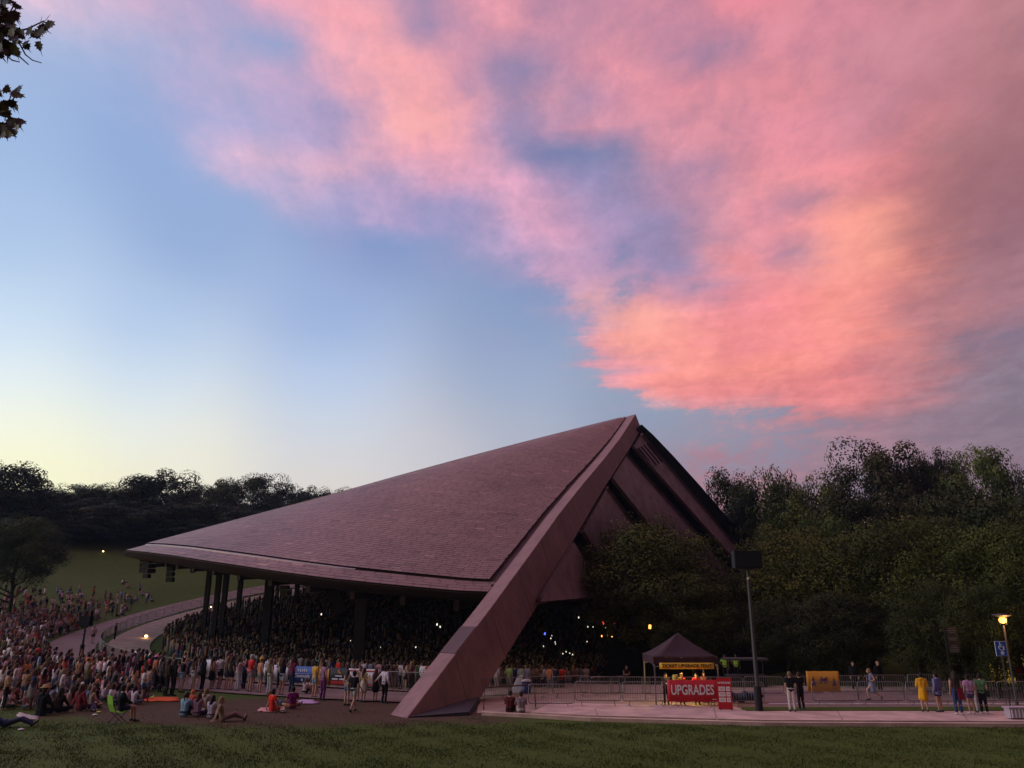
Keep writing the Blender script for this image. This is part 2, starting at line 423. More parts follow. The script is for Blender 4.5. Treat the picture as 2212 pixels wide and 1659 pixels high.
MT['stageblack'] = mat('stage_black', (.010, .009, .009), .9)

# ------------------------------------------------------------------ terrain
CX, CY, RF = 14.0, 103.0, 59.0        # middle of the seating bowl, radius of the fence round it
def ss(x, a, b):
    t = min(1., max(0., (x - a) / (b - a))); return t * t * (3 - 2 * t)
def ring_z(x, y):
    return .00098 * max(0., y - 42) ** 2 * (1 - ss(x, -5, 60)) if y < 150 else .00098 * 108 ** 2 * (1 - ss(x, -5, 60))
def ground_z(x, y):
    zr = ring_z(x, y)
    r = math.hypot(x - CX, y - CY)
    z = zr
    if r < RF:
        z = zr * (1 - .0 * ss(RF - r, 0, 30)) - (RF - r) * .085 * ss(-x + 30, -5, 25) 
        if y > 100:
            z = zr - (RF - r) * .10
    else:
        w = ss(y, 58, 120) * (1 - ss(x, -10, 50))
        z += w * (.150 * min(r - RF, 78) - 0) * ss(r - RF, -2, 14)
    # bank behind the fences on the camera's right
    z += 3.2 * ss(y, 53, 95) * ss(x, 18, 40)
    z += .1 * math.sin(x * .13 + 1) * math.sin(y * .11) * ss(math.hypot(x, y - 38), 30, 70) * (r > RF)
    return z
def ground_hit(X, Y, tmax=300):
    """where the sight line of a point of the 2212-wide print meets the ground"""
    d = pdir(X, Y); t = 15.0
    while t < tmax:
        p = Vector((0, 0, CAM_H)) + d * t
        if p.z <= ground_z(p.x, p.y):
            lo, hi = t - .5, t
            for _ in range(12):
                m = (lo + hi) / 2; p = Vector((0, 0, CAM_H)) + d * m
                if p.z <= ground_z(p.x, p.y): hi = m
                else: lo = m
            return Vector((p.x, p.y, ground_z(p.x, p.y)))
        t += .5
    return None

def grid(name, xs, ys, zf, m, kind='structure', off=0.0):
    v = [(x, y, zf(x, y) + off) for y in ys for x in xs]
    nx = len(xs)
    f = [(j * nx + i, j * nx + i + 1, (j + 1) * nx + i + 1, (j + 1) * nx + i) for j in range(len(ys) - 1) for i in range(nx - 1)]
    o = meshobj(name, v, f, m, None, True)
    tag(o, kind=kind); return o
xs = sorted(set([-900, -600, -400, -300, -240, -200] + [x * 2 - 180 for x in range(0, 130)] + [90, 110, 140, 180, 240, 320, 450, 700, 1000]))
ys = sorted(set([-60, -40, -20, -5] + [y * 2.0 for y in range(0, 120)] + [245, 260, 290, 330, 400, 520, 700, 1000, 1500]))
grid('ground', xs, ys, ground_z, MT['grass'])

def ring_strip(name, r0, r1, a0, a1, m, off, nr=4, step=.9):
    na = max(2, int(abs(a1 - a0) * (r0 + r1) / 2 / step))
    v, f = [], []
    for i in range(na + 1):
        a = a0 + (a1 - a0) * i / na
        for j in range(nr + 1):
            r = r0 + (r1 - r0) * j / nr
            x, y = CX + r * math.cos(a), CY + r * math.sin(a)
            v.append((x, y, ground_z(x, y) + off))
    for i in range(na):
        for j in range(nr):
            k = i * (nr + 1) + j
            f.append((k, k + nr + 1, k + nr + 2, k + 1))
    o = meshobj(name, v, f, m, None, True); tag(o, kind='structure'); return o
ring_strip('path', RF + .3, RF + 4.6, R(252), R(108), MT['asphalt'], .07, 6)
ring_strip('path', RF - 4.4, RF - .6, R(250), R(112), MT['paver'], .09, 4)

def flat(name, pts, z, m, kind='structure', thick=0.0):
    if thick:
        n = len(pts)
        v = [(x, y, z - thick) for x, y in pts] + [(x, y, z) for x, y in pts]
        f = [tuple(range(n, 2 * n))] + [(i, (i + 1) % n, n + (i + 1) % n, n + i) for i in range(n)]
    else:
        v = [(x, y, z) for x, y in pts]; f = [tuple(range(len(pts)))]
    o = meshobj(name, v, f, m); tag(o, kind=kind); return o
def flatP(name, PP, z, m, **k):
    pts = []
    for X, Y in PP:
        d = pdir(X, Y); t = (z - CAM_H) / d.z
        pts.append((d.x * t, d.y * t))
    return flat(name, pts, z, m, **k)

# ------------------------------------------------------------------ pavilion
def ray_plane(X, Y, p0, n):
    d = pdir(X, Y); o = Vector((0, 0, CAM_H))
    return o + d * ((p0 - o).dot(n) / d.dot(n))
def depth_pt(X, Y, t):
    return Vector((0, 0, CAM_H)) + pdir(X, Y) * t
FM = Vector((-4.6, 36.8, 0))
U = Vector((.448, .894, 0)).normalized(); LV = Vector((-.894 * 9, .448 * 9, 28.7)).normalized()
PN = U.cross(LV)
Mtr = [(879, 1551), (995, 1398), (1042, 1338), (1114.6, 1239), (1160, 1177), (1210, 1107), (1258, 1047), (1309, 986), (1340, 946), (1373, 894.5)]
Mpts = [ray_plane(X, Y, FM, PN) for X, Y in Mtr]
pav = empty("concert_pavilion", (CX, CY, 0))
tag(pav, "huge fan-roofed open concert pavilion of weathered steel with one leaning arch leg in front", "pavilion")
pav.location = (0, 0, 0)
def resample(pts, n):
    L = [0.]
    for a, b in zip(pts, pts[1:]): L.append(L[-1] + (b - a).length)
    out = []
    for i in range(n):
        s = L[-1] * i / (n - 1)
        k = min(len(pts) - 2, max(j for j in range(len(L)) if L[j] <= s + 1e-9))
        out.append(pts[k].lerp(pts[k + 1], (s - L[k]) / max(1e-6, L[k + 1] - L[k])))
    return out
# the near leg of the arch: a box beam; M = upper outer edge, L across the top face, Rr across the flank
NS = 26
Mc = resample(Mpts, NS)
topd = Vector((-.61, .79, 0)); flankd = Vector((.97, .24, -.04))
vb, fb, fm = [], [], []
wdir = Vector((.3, -.05, -.95)).normalized()
Rtr = [(1016, 1547), (1064, 1467), (1093, 1411), (1125, 1371), (1166.7, 1298), (1239.6, 1166), (1302, 1059), (1350.7, 984), (1377, 942), (1389.5, 921.5), (1392, 917)]
def projP(p):
    d = p - Vector((0, 0, CAM_H))
    dep = d.y * CP + d.z * SP
    x = 512 + FPX * d.x / dep; y = 384 - FPX * (-d.y * SP + d.z * CP) / dep
    return x * 2212 / 1024, y * 1659 / 768
def xR(Y):
    if Y >= Rtr[0][1]: return Rtr[0][0] - (Y - Rtr[0][1]) * .6
    for (x0, y0), (x1, y1) in zip(Rtr, Rtr[1:]):
        if y1 <= Y <= y0: return x0 + (x1 - x0) * (Y - y0) / (y1 - y0)
    return Rtr[-1][0]
def flank_w(p):
    lo, hi = .3, 6.
    for _ in range(30):
        m = (lo + hi) / 2; X, Y = projP(p + wdir * m)
        if X < xR(Y): lo = m
        else: hi = m
    return lo
wfs = [flank_w(p) for p in Mc]
wfs = [sum(wfs[max(0, i - 1):i + 2]) / len(wfs[max(0, i - 1):i + 2]) for i in range(NS)]
for i, p in enumerate(Mc):
    s = i / (NS - 1)
    wt_ = 1.5 + .1 * s; wf = wfs[i]
    Lp = p + topd * wt_; Rp = p + wdir * wf; Np = Lp + wdir * wf
    vb += [p, Lp, Np, Rp]
for i in range(NS - 1):
    for k in range(4):
        a = i * 4 + k; b = i * 4 + (k + 1) % 4
        fb.append((a, b, b + 4, a + 4)); fm.append(0)
fb.append((0, 3, 2, 1)); fb.append(((NS - 1) * 4, (NS - 1) * 4 + 1, (NS - 1) * 4 + 2, (NS - 1) * 4 + 3)); fm += [0, 0]
arch = meshobj("arch_leg", vb, fb, MT['steel'], pav)
MB().hexa([Vector(q) for q in [(-4.6, 36.82, -.1), (-1.85, 37.6, -.1), (-1.6, 42.6, -.1), (-3.6, 39.6, -.1), (-4.55, 36.86, .05), (-1.95, 37.65, .16), (-1.7, 42.6, .3), (-3.6, 39.6, .2)]]).build("foot_plinth", MT['steel_dark'], pav)
bv = arch.modifiers.new('edge', 'BEVEL'); bv.width = .04; bv.segments = 2; bv.limit_method = 'ANGLE'
# weld seams on the flank, thin plates standing a little proud
sm = MB()
for i in range(2, NS - 1, 2):
    p = Mc[i]; s = i / (NS - 1); wf = wfs[i]
    t = (Mc[i + 1] - Mc[i - 1]).normalized()
    nrm = wdir.cross(t).normalized()
    if nrm.y > 0: nrm = -nrm
    a = p + wdir * .1; b = p + wdir * (wf - .1)
    o_ = nrm * .008
    sm.hexa([a + o_ - t * .02, b + o_ - t * .02, b - o_ - t * .02, a - o_ - t * .02, a + o_ + t * .02, b + o_ + t * .02, b - o_ + t * .02, a - o_ + t * .02])
tag(sm.build("weld_seam", MT['steel_darker'], pav), kind='stuff')
# concrete shoe at the foot
# thin plate of a darker tone on the top face
def on_top(Y0, Y1, name, m):
    best = lambda Y: min(range(NS * 8), key=lambda q: abs(projP(resamp_fine[q])[1] - Y))
    return best(Y0), best(Y1)
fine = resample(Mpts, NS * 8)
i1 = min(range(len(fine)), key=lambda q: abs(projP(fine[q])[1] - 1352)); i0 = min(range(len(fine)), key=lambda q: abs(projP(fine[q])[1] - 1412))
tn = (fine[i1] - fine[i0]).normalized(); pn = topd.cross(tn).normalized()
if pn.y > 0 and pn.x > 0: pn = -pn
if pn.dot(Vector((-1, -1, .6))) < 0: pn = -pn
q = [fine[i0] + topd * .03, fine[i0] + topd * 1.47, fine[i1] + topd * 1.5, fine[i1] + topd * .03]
MB().hexa([p - pn * .01 for p in q] + [p + pn * .03 for p in q]).build("darker_plate", MT['steel_darker'], pav)

# roof patch control curves
K = Mc[-1] + topd * 1.2 + Vector((0, 0, -.05))
Lfine = [p + topd * 1.52 for p in fine]
E0i = min(range(len(Lfine)), key=lambda q: abs(projP(Lfine[q])[1] - 1276))
Aed = resample(Lfine[E0i:], 60)
Aed[-1] = K
E0 = Aed[0]
T1 = depth_pt(273, 1188, 86.5)
eaveP = [(1050, 1282.6), (987.5, 1275.7), (850, 1263), (705.5, 1248), (600, 1234), (507.6, 1220), (440, 1210), (369, 1199), (313, 1192), (273, 1188)]
def eave_depth(f):      # depth along the eave: it lies on a circle over the fence
    return E0len + (86.5 - E0len) * f
E0len = (E0 - Vector((0, 0, CAM_H))).length / pdir(1050, 1282.6).length
def t_circ(X, Y):
    d = pdir(X, Y)
    # intersection with the circle radius 58.6 round the bowl (near side)
    a = d.x ** 2 + d.y ** 2; b = -2 * (d.x * CX + d.y * CY); c = CX ** 2 + CY ** 2 - 58.6 ** 2
    disc = max(0., b * b - 4 * a * c)
    return min((-b - math.sqrt(disc)) / (2 * a), 86.5)
ev = [E0]; dlt = E0len - t_circ(1050, 1282.6)
for k_, (X, Y) in enumerate(eaveP[1:]):
    f_ = (1050 - X) / (1050 - 273)
    ev.append(depth_pt(X, Y, t_circ(X, Y) + dlt * (1 - f_) ** 1.6))
T1 = ev[-1]
Eav = resample(ev, 80)
def curve(pts, s):
    x = s * (len(pts) - 1); k = min(len(pts) - 2, int(x)); return pts[k].lerp(pts[k + 1], x - k)
def roofP(u, v, lift=0.0):
    """u 0 at the arch, 1 at the ridge line; v 0 at the eave, 1 at the peak"""
    rid = T1.lerp(K, v); ed = curve(Aed, v)
    p = ed.lerp(rid, u) + (curve(Eav, u) - E0.lerp(T1, u)) * (1 - v) ** 1.0
    p.z += lift + .9 * math.sin(math.pi * u) * math.sin(math.pi * v)
    return p
# sheet under the shingles
nu, nv = 40, 50
v = [roofP(i / nu, j / nv, -.12) for j in range(nv + 1) for i in range(nu + 1)]
f = [(j * (nu + 1) + i, j * (nu + 1) + i + 1, (j + 1) * (nu + 1) + i + 1, (j + 1) * (nu + 1) + i) for j in range(nv) for i in range(nu)]
meshobj("roof_deck", v, f, MT['steel_darker'], pav, True)

def shingle_mat():
    m = mat('steel_shingle', (.2, .11, .11), .5, spec=.45)
    t = m.node_tree; b = t.nodes['Principled BSDF']
    at = node(t, 'ShaderNodeVertexColor'); at.layer_name = 'tone'
    g = node(t, 'ShaderNodeTexCoord')
    n = NOISE(t, g.outputs['Object'], .16, 5, .6); n2_ = NOISE(t, g.outputs['Object'], 1.1, 3, .6)
    c = MIX(t, MR(t, n, .35, .68), (.244, .126, .100), (.190, .098, .082))
    c = MIX(t, M_(t, 'MULTIPLY', MR(t, n2_, .4, .7), .35), c, (.300, .170, .138))
    c = MIX(t, 1.0, c, at.outputs['Color'], 'MULTIPLY')
    t.links.new(c, b.inputs['Base Color'])
    return m
MT['shingle'] = shingle_mat()
MT['grey_shingle'] = mat('grey_mauve_shingle', (.34, .215, .215), .6, noise=(.8, .2), bump=(5, .3, .03))
def shingles(name, fn, nrow, wid, parent, v0=0.0, v1=1.0, u0=0., u1=1., seed=3, thick=.05):
    r = random.Random(seed)
    V, F, T = [], [], []
    for j in range(nrow):
        va = v0 + (v1 - v0) * j / nrow; vb_ = v0 + (v1 - v0) * (j + 1.12) / nrow
        L = sum((fn(u0 + (u1 - u0) * (k + 1) / 6, va) - fn(u0 + (u1 - u0) * k / 6, va)).length for k in range(6))
        n = max(1, round(L / wid)); off = r.random()
        for i in range(-1, n + 1):
            ua = max(0., (i + off) / n); ub = min(1., (i + 1 + off) / n)
            if ub - ua < .15 / n: continue
            ua = u0 + (u1 - u0) * ua; ub = u0 + (u1 - u0) * ub
            gap = (ub - ua) * .02
            a, b = fn(ua + gap, va), fn(ub - gap, va); c, d = fn(ub - gap, min(vb_, v1)), fn(ua + gap, min(vb_, v1))
            up = (b - a).cross(d - a)
            if up.length < 1e-6: continue
            up.normalize()
            if up.z < 0: up = -up
            if abs(up.z) < .02 and up.y > 0: up = -up
            tk = thick * (1 - .75 * j / nrow); t1 = tk * (1 + .6 * r.random()); t2 = t1 + (r.random() - .5) * .35 * tk
            k = len(V)
            V += [a + up * t1, b + up * t2, c - up * .0, d - up * .0, a, b]
            F += [(k, k + 1, k + 2, k + 3), (k + 4, k + 5, k + 1, k)]
            q = r.random()
            tone = .90 + .20 * r.random() + (.55 * r.random() if q > .965 else 0) - (.3 if q < .03 else 0)
            T += [tone] * 8
    o = meshobj(name, V, F, MT['shingle'], parent)
    ca = o.data.color_attributes.new('tone', 'FLOAT_COLOR', 'CORNER')
    arr = np.ones((len(T), 4), 'f'); arr[:, :3] = np.array(T, 'f')[:, None]
    ca.data.foreach_set('color', arr.ravel())
    tag(o, kind='stuff'); return o
shingles("shingles", lambda u, v: roofP(.012 + u * .988, .028 + v * .955, .13), 165, .8, pav, thick=.012)
# edge strip along the eave, a step below the shingled field
def edgeP(u, v): return roofP(u, v * .026, .0)
shingles("edge_shingles", edgeP, 4, 1.1, pav, seed=9, thick=.02)
# gutter strip: bare steel
def strip(name, fn, n, m, parent, w0, w1, dn):
    V, F = [], []
    for i in range(n + 1):
        u = i / n; a, b = fn(u, w0), fn(u, w1)
        V += [a, b, b - Vector((0, 0, dn)), a - Vector((0, 0, dn))]
    for i in range(n):
        for k in range(4):
            p = i * 4 + k; q_ = i * 4 + (k + 1) % 4
            F.append((p, q_, q_ + 4, p + 4))
    F += [(0, 1, 2, 3), (n * 4 + 3, n * 4 + 2, n * 4 + 1, n * 4)]
    return meshobj(name, V, F, m, parent)
MT['gutter'] = mat('pale_gutter_metal', (.30, .24, .25), .4, metal=.5)
strip("gutter", lambda u, w: roofP(.25 + u * .75, w, .06), 60, MT['gutter'], pav, .0245, .027, .1)
# the hidden half of the fan, running down to the far side
def eave_circle(a):
    r_ = 58.2
    x, y = CX + r_ * math.cos(a), CY + r_ * math.sin(a)
    return Vector((x, y, 0))
aT = math.atan2(T1.y - CY, T1.x - CX)
if aT < 0: aT += 2 * math.pi
far = []
NA = 40
Bend = Vector((44, 150, 5))
aB = math.atan2(Bend.y - CY, Bend.x - CX)
for i in range(NA + 1):
    s = i / NA; a = aT + (aB - aT) * s
    p = eave_circle(a); p.z = T1.z + 2.2 * math.sin(math.pi * s) * (1) + (Bend.z - T1.z) * s * s
    if i == 0: p = T1.copy()
    far.append(p)
V, F = [], []
nw = 10
Kfar = K + Vector((6, 9, -.5))
for i, p in enumerate(far):
    s = i / NA
    top = K.lerp(Bend + Vector((0, 0, 0)), max(0, (s - .55) / .45)) if s > .55 else K
    for j in range(nw + 1):
        V.append(p.lerp(top, j / nw) - Vector((0, 0, .02)))
for i in range(NA):
    for j in range(nw):
        k = i * (nw + 1) + j
        F.append((k, k + nw + 1, k + nw + 2, k + 1))
meshobj("rear_roof", V, F, MT['steel'], pav, True)
# fascia and ceiling (closed underside)
ring = [curve(Eav, i / 40) for i in range(41)] + far[1:]
V, F = [], []
ceil_c = Vector((CX - 6, CY + 2, 15.5))
for i, p in enumerate(ring):
    inn = (ceil_c - p); h = Vector((inn.x, inn.y, 0)); D = h.length; h.normalize()
    s = i / (len(ring) - 1)
    dn = .55 + .5 * math.sin(math.pi * min(1, s * 1.3))
    a = p.copy(); a.z -= .02
    b = p + h * .25; b.z -= .28
    c = p + h * 3.4; c.z -= dn
    e = p + h * 12; e.z += .2
    g = p.lerp(ceil_c, .55); V += [a, b, c, e, Vector((g.x, g.y, max(g.z, p.z + 1.4))), ceil_c]
for i in range(len(ring) - 1):
    for j in range(5):
        k = i * 6 + j
        F.append((k, k + 1, k + 7, k + 6))
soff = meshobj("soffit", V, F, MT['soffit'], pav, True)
# ceiling ribs radiating from the eave
rb = MB()
for i in range(3, len(ring) - 2, 4):
    p = ring[i]; h = Vector((ceil_c.x - p.x, ceil_c.y - p.y, 0)).normalized(); sd = Vector((-h.y, h.x, 0)) * .18
    a = p + h * 3.2; b = p + h * 26
    a.z -= 1.3; b.z = b.z + .6
    rb.hexa([a - sd, a + sd, b + sd - Vector((0, 0, .1)), b - sd - Vector((0, 0, .1)), a - sd + Vector((0, 0, .8)), a + sd + Vector((0, 0, .8)), b + sd + Vector((0, 0, 1.6)), b - sd + Vector((0, 0, 1.6))])
rb.build("ceiling_rib", MT['soffit'], pav)
tag(bpy.data.objects["ceiling_rib"], kind='stuff')

bvh_s = BVHTree.FromPolygons([tuple(v) for v in V], F)
def ceil_at(x, y, default=12.):
    h = bvh_s.ray_cast(Vector((x, y, 1.0)), Vector((0, 0, 1)))
    return h[0].z if h[0] is not None else default
# columns: print x of the middle, width on the print, distance
for X, w, dist in [(446, 7.5, 92), (468, 8, 88), (484, 8, 90), (516, 7.5, 112), (580, 14, 84), (597, 6, 128), (782, 20, 62), (640, 7.5, 120)]:
    d = pdir(X, 1300); h = Vector((d.x, d.y)); h = h / h.length
    x, y = h.x * dist, h.y * dist
    wd = w / 2212 * 1024 / FPX * dist
    z0 = ground_z(x, y) - .3; z1 = ceil_at(x, y) + .1
    mb = MB()
    mb.hexa([(x - wd / 2, y - wd / 2, z0), (x + wd / 2, y - wd / 2, z0), (x + wd / 2, y + wd / 2, z0), (x - wd / 2, y + wd / 2, z0),
             (x - wd * .6, y - wd * .6, z1), (x + wd * .6, y - wd * .6, z1), (x + wd * .6, y + wd * .6, z1), (x - wd * .6, y + wd * .6, z1)])
    mb.box((x, y, z1 - .3), (wd * 1.9, wd * 1.9, .6))
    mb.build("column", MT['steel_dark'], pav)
# raking strut behind the columns
MB().tube([depth_pt(718, 1268, 95), depth_pt(742, 1330, 92)], .9, 4).build("raking_strut", MT['steel_dark'], pav)

# stage house: sloping shingled back roof with dark slots between the fields, from arch flank down to the rear eave
def Q(X, Y, t): return depth_pt(X, Y, t)
def slab(name, c4, thick, m, parent):
    n = (c4[1] - c4[0]).cross(c4[3] - c4[0]).normalized()
    if n.y > 0: n = -n
    return MB().hexa([p - n * thick for p in c4] + list(c4)).build(name, m, parent)
# far leg of the arch: raking band (inner face seen), its shade put into the dark colour
farP = [(1381, 922, 99), (1400, 950, 101), (1440, 999, 104), (1500, 1069, 108), (1560, 1140, 113), (1610, 1200, 118), (1700, 1300, 125), (1800, 1405, 132)]
mb = MB(); cs = [Q(*p) for p in farP]
wl = [.9, 1.9, 2.6, 3.0, 3.2, 3.3, 3.4, 3.6]
vv, ff = [], []
for i, p in enumerate(cs):
    a = cs[max(0, i - 1)]; b = cs[min(len(cs) - 1, i + 1)]; t = (b - a).normalized()
    s_ = Vector((.72, -.1, .66)) * (wl[i] * .5)
    s_ = s_ - t * s_.dot(t); bk_ = Vector((-.35, .93, 0)) * 2.4
    vv += [p - s_, p + s_, p + s_ + bk_, p - s_ + bk_]
for i in range(len(cs) - 1):
    for k in range(4):
        a = i * 4 + k; b = i * 4 + (k + 1) % 4; ff.append((a, b, b + 4, a + 4))
ff += [(0, 1, 2, 3), tuple(len(vv) - 4 + k for k in (3, 2, 1, 0))]
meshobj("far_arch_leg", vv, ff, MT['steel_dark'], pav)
# roof fields in order from the far one to the near one: top-near, top-far, bottom-far, bottom-near
def strip4(P4):
    return [Q(*p) for p in P4]
fields = [
  [(1366, 967, 94), (1386, 940, 98), (1655, 1260, 116), (1625, 1256, 110)],
  [(1320, 1036, 81), (1353, 984, 90), (1602, 1262, 104), (1500, 1262, 97)],
  [(1256, 1150, 65), (1310, 1056, 76), (1462, 1262, 88), (1322, 1262, 80)],
  [(1166, 1300, 50), (1240, 1172, 61), (1310, 1290, 70), (1262, 1292, 60)]]
for i, c in enumerate(fields):
    c4 = strip4(c)
    def fn(u, v, c4=c4):   # v up the slope, u across
        lo = c4[3].lerp(c4[2], u); hi = c4[0].lerp(c4[1], u); return lo.lerp(hi, v)
    L = (c4[3] - c4[0]).length
    nn_ = 10
    sv = [fn(i_ / nn_, j_ / nn_) for j_ in range(nn_ + 1) for i_ in range(nn_ + 1)]
    sf = [(j_ * (nn_ + 1) + i_, j_ * (nn_ + 1) + i_ + 1, (j_ + 1) * (nn_ + 1) + i_ + 1, (j_ + 1) * (nn_ + 1) + i_) for j_ in range(nn_) for i_ in range(nn_)]
    fo = meshobj("roof_field", sv, sf, MT['steel_darker'], pav, True)
    so_ = fo.modifiers.new('t', 'SOLIDIFY'); so_.thickness = .35; so_.offset = 1 if False else -1
    n = (c4[1] - c4[0]).cross(c4[3] - c4[0]).normalized()
    if n.y > 0: n = -n
    shingles("field_shingles", lambda u, v, fn=fn, n=n: fn(u, v) + n * .03, int(L / .5), .9, pav, seed=20 + i, thick=.03).data.materials[0] = MT['grey_shingle']
for c in fields[:3]:
    for (p_, q_) in ((c[0], c[3]), (c[1], c[2])):
        a_, b_ = Q(*p_), Q(*q_)
        MB().tube([a_ + Vector((0, -.1, .1)), b_ + Vector((0, -.1, .1))], .24, 4).build("roof_rib", MT['steel'], pav)
# dark slots (recessed sheets of dark steel) between fields
wide = [[(1366, 960, 97), (1345, 990, 93), (1600, 1275, 110), (1636, 1262, 114)],
  [(1330, 1030, 86), (1300, 1066, 80), (1452, 1275, 92), (1512, 1262, 100)],
  [(1262, 1140, 69), (1232, 1180, 64), (1305, 1300, 74), (1340, 1280, 82)]]
for c in wide:
    slab("roof_slot", strip4(c), .3, MT['steel_dark'], pav)
# louvre slats at the top of the outermost field
for k in range(4):
    o0 = Q(1384 + k * 8.5, 962 + k * 0 , 96.5); o1 = Q(1424 + k * 7, 1004 + k * 1.0 + 2, 99)
    a_, b_ = Q(1379 + k * 6, 968 - k * 3.5, 95), Q(1412 + k * 6, 1008 - k * 3.5, 97.5)
    MB().tube([a_, b_], .11, 4).build("louvre_slat", MT['steel_dark'], pav)
# closing wall under the back roof, so the stage house is a solid block
st = MB()
st.hexa([Vector((6, 62, -3)), Vector((30, 68, -3)), Vector((58, 118, -3)), Vector((26, 116, -3)), Vector((9, 66, 4.8)), Vector((24, 70, 4.8)), Vector((40, 112, 7)), Vector((26, 112, 9))])
st.build("stage_wall", MT['stageblack'], pav)
bk4 = [Q(1300, 1090, 86), Q(1385, 945, 101), Q(1640, 1250, 121), Q(1420, 1330, 104)]
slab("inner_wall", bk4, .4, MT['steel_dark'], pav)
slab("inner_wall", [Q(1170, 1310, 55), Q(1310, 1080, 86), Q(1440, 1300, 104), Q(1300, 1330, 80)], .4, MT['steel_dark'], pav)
# short pale eave slab by the leg
slab("rear_eave", [Q(1152, 1284, 52), Q(1238, 1271, 58), Q(1244, 1290, 58), Q(1150, 1309, 52)], .35, MT['steel'], pav)
# ------------------------------------------------------------------ paving on the camera's right
flatP("plaza", [(1030, 1540), (1146, 1541), (1275, 1548), (1650, 1558), (2330, 1561), (2330, 1486), (1300, 1478), (1040, 1470)], .020, MT['paver'])
flatP("pavement", [(1146, 1538.5), (1275, 1545), (1650, 1555), (2330, 1558.5), (2330, 1535), (1606, 1534), (1590, 1527), (1371, 1522), (1196, 1517)], .13, MT['concrete'], thick=.13)
flatP("kerb", [(1040, 1538), (1160, 1544), (1275, 1550.5), (1650, 1560.5), (2330, 1563.5), (2330, 1561.5), (1650, 1558.5), (1275, 1548.5), (1160, 1542), (1040, 1536)], .15, MT['concrete'], thick=.15)
flatP("road", [(1592, 1526), (2330, 1526), (2330, 1492), (1640, 1490), (1600, 1494)], .026, MT['asphalt'])
flatP("verge", [(1601, 1527), (1612, 1534), (2330, 1534.5), (2330, 1526.5)], .16, MT['grass'], thick=.15)
flatP("road_line", [(1660, 1520.5), (2330, 1521), (2330, 1519.5), (1660, 1519)], .031, mat('faded_line', (.42, .36, .34), .8, noise=(3, .3)))
# a narrow worn edge between path and lawn at the left
# expansion joints of the pavement
for k, X in enumerate((1290, 1549, 1820, 2090)):
    flatP("pavement_joint", [(X, 1557.5 if X > 1500 else 1548), (X + 3, 1557.5 if X > 1500 else 1548), (X - 1 - (X - 1106) * .012, 1536 if X > 1600 else 1530), (X - 4 - (X - 1106) * .012, 1536 if X > 1600 else 1530)], .134, MT['paver'])

# ------------------------------------------------------------------ crowd-control barriers
def barrier_proto():
    r = empty("barrier")
    W, H = 2.2, 1.08
    pts = []
    for (cx, cz, a0) in ((W / 2 - .12, .22 + .12, -90), (W / 2 - .12, H - .12, 0), (-W / 2 + .12, H - .12, 90), (-W / 2 + .12, .22 + .12, 180)):
        for k in range(4):
            a = R(a0 + 30 * k); pts.append((cx + .12 * math.cos(a), 0, cz + .12 * math.sin(a)))
    MB().tube(pts + [pts[0]], .022, 6).build("frame", MT['galv'], r, True)
    mb = MB()
    for k in range(17):
        x = -W / 2 + W * (k + 1) / 18; mb.tube([(x, 0, .22), (x, 0, H)], .0075, 4, False)
    tag(mb.build("bar", MT['galv'], r), kind='stuff')
    for sx in (-1, 1):
        MB().tube([(sx * W * .36, 0, .24), (sx * W * .36, 0, .06)], .018, 5).tube([(sx * W * .36, -.3, 0.012), (sx * W * .36, -.1, .06), (sx * W * .36, .1, .06), (sx * W * .36, .3, .012)], .018, 5).build("foot", MT['galv'], r)
    return r
def copy_tree(o, parent=None):
    c = o.copy(); COL.objects.link(c)
    if parent is not None: c.parent = parent
    for ch in list(o.children):
        copy_tree(ch, c)
    return c
PROTO_BAR = barrier_proto(); used_bar = [False]
def barrier(x, y, rz, label, group, z=None, sx=1.0):
    o = PROTO_BAR if not used_bar[0] else copy_tree(PROTO_BAR)
    used_bar[0] = True
    o.location = (x, y, ground_z(x, y) + .03 if z is None else z); o.rotation_euler = (0, 0, rz); o.scale = (sx, 1, 1)
    tag(o, label, "barrier", group); return o
GB = "steel crowd barriers along the pavement"
names = ["by the seated pair at the leg", "in front of the walking man in pale clothes", "second to the left of the tent banner", "just left of the tent banner", None, None,
         "right of the red price board", "round the tall pole's foot", "behind the couple in black and white", "right of the couple in black and white",
         "third left of the yellow jacket", "behind the running woman", "just left of the yellow jacket", "behind the blue hoodie", "behind the lilac tee", "at the photo's right edge"]
x = 1.9; k = 0
while x < 27:
    lab = names[k] if k < len(names) else "at the photo's right edge"
    if lab: barrier(x, 40.1 + .1 * math.sin(k * 2.1), R(rng.uniform(-2.5, 2.5)), "galvanised crowd barrier " + lab, GB, .15 if x > 3 else .03)
    x += 2.27; k += 1
    if k == 4: x += .1
    if k in (4, 5): barrier(x, 40.1, 0, "crowd barrier hidden behind the red upgrades banner, %s half" % ("left" if k == 4 else "right"), GB, .15); x += 2.27; k += 1
GB2 = "far row of steel crowd barriers across the road"
n2_ = ["left of the walking man", "right of the walking man", "behind the tent's left leg", "behind the tent table", "behind the navy bundle", "beyond the tall pole", "left of the orange banner", "carrying the orange banner", "right of the orange banner", "left of the running woman", "behind the running woman", "right of the running woman", "beyond the yellow jacket", "beyond the blue hoodie", "beyond the red bag", "beyond the lilac tee", "by the street lamp"]
x = 5.0; k = 0
while x < 31 and k < len(n2_):
    barrier(x, 47.2 - .02 * x, R(rng.uniform(-3, 3)), "crowd barrier of the far row " + n2_[k], GB2)
    x += 1.75 if k < 4 else 2.3; k += 1
# run of barriers joining leg and far row
for k in range(4):
    barrier(-1.2 + k * 2.2, 43.6 + k * .95, R(24), ["crowd barrier nearest the arch leg's right side", "crowd barrier second from the leg, by the blue bin", "crowd barrier third from the leg", "crowd barrier fourth from the leg, before the waiting group"][k], "barriers slanting away from the leg")
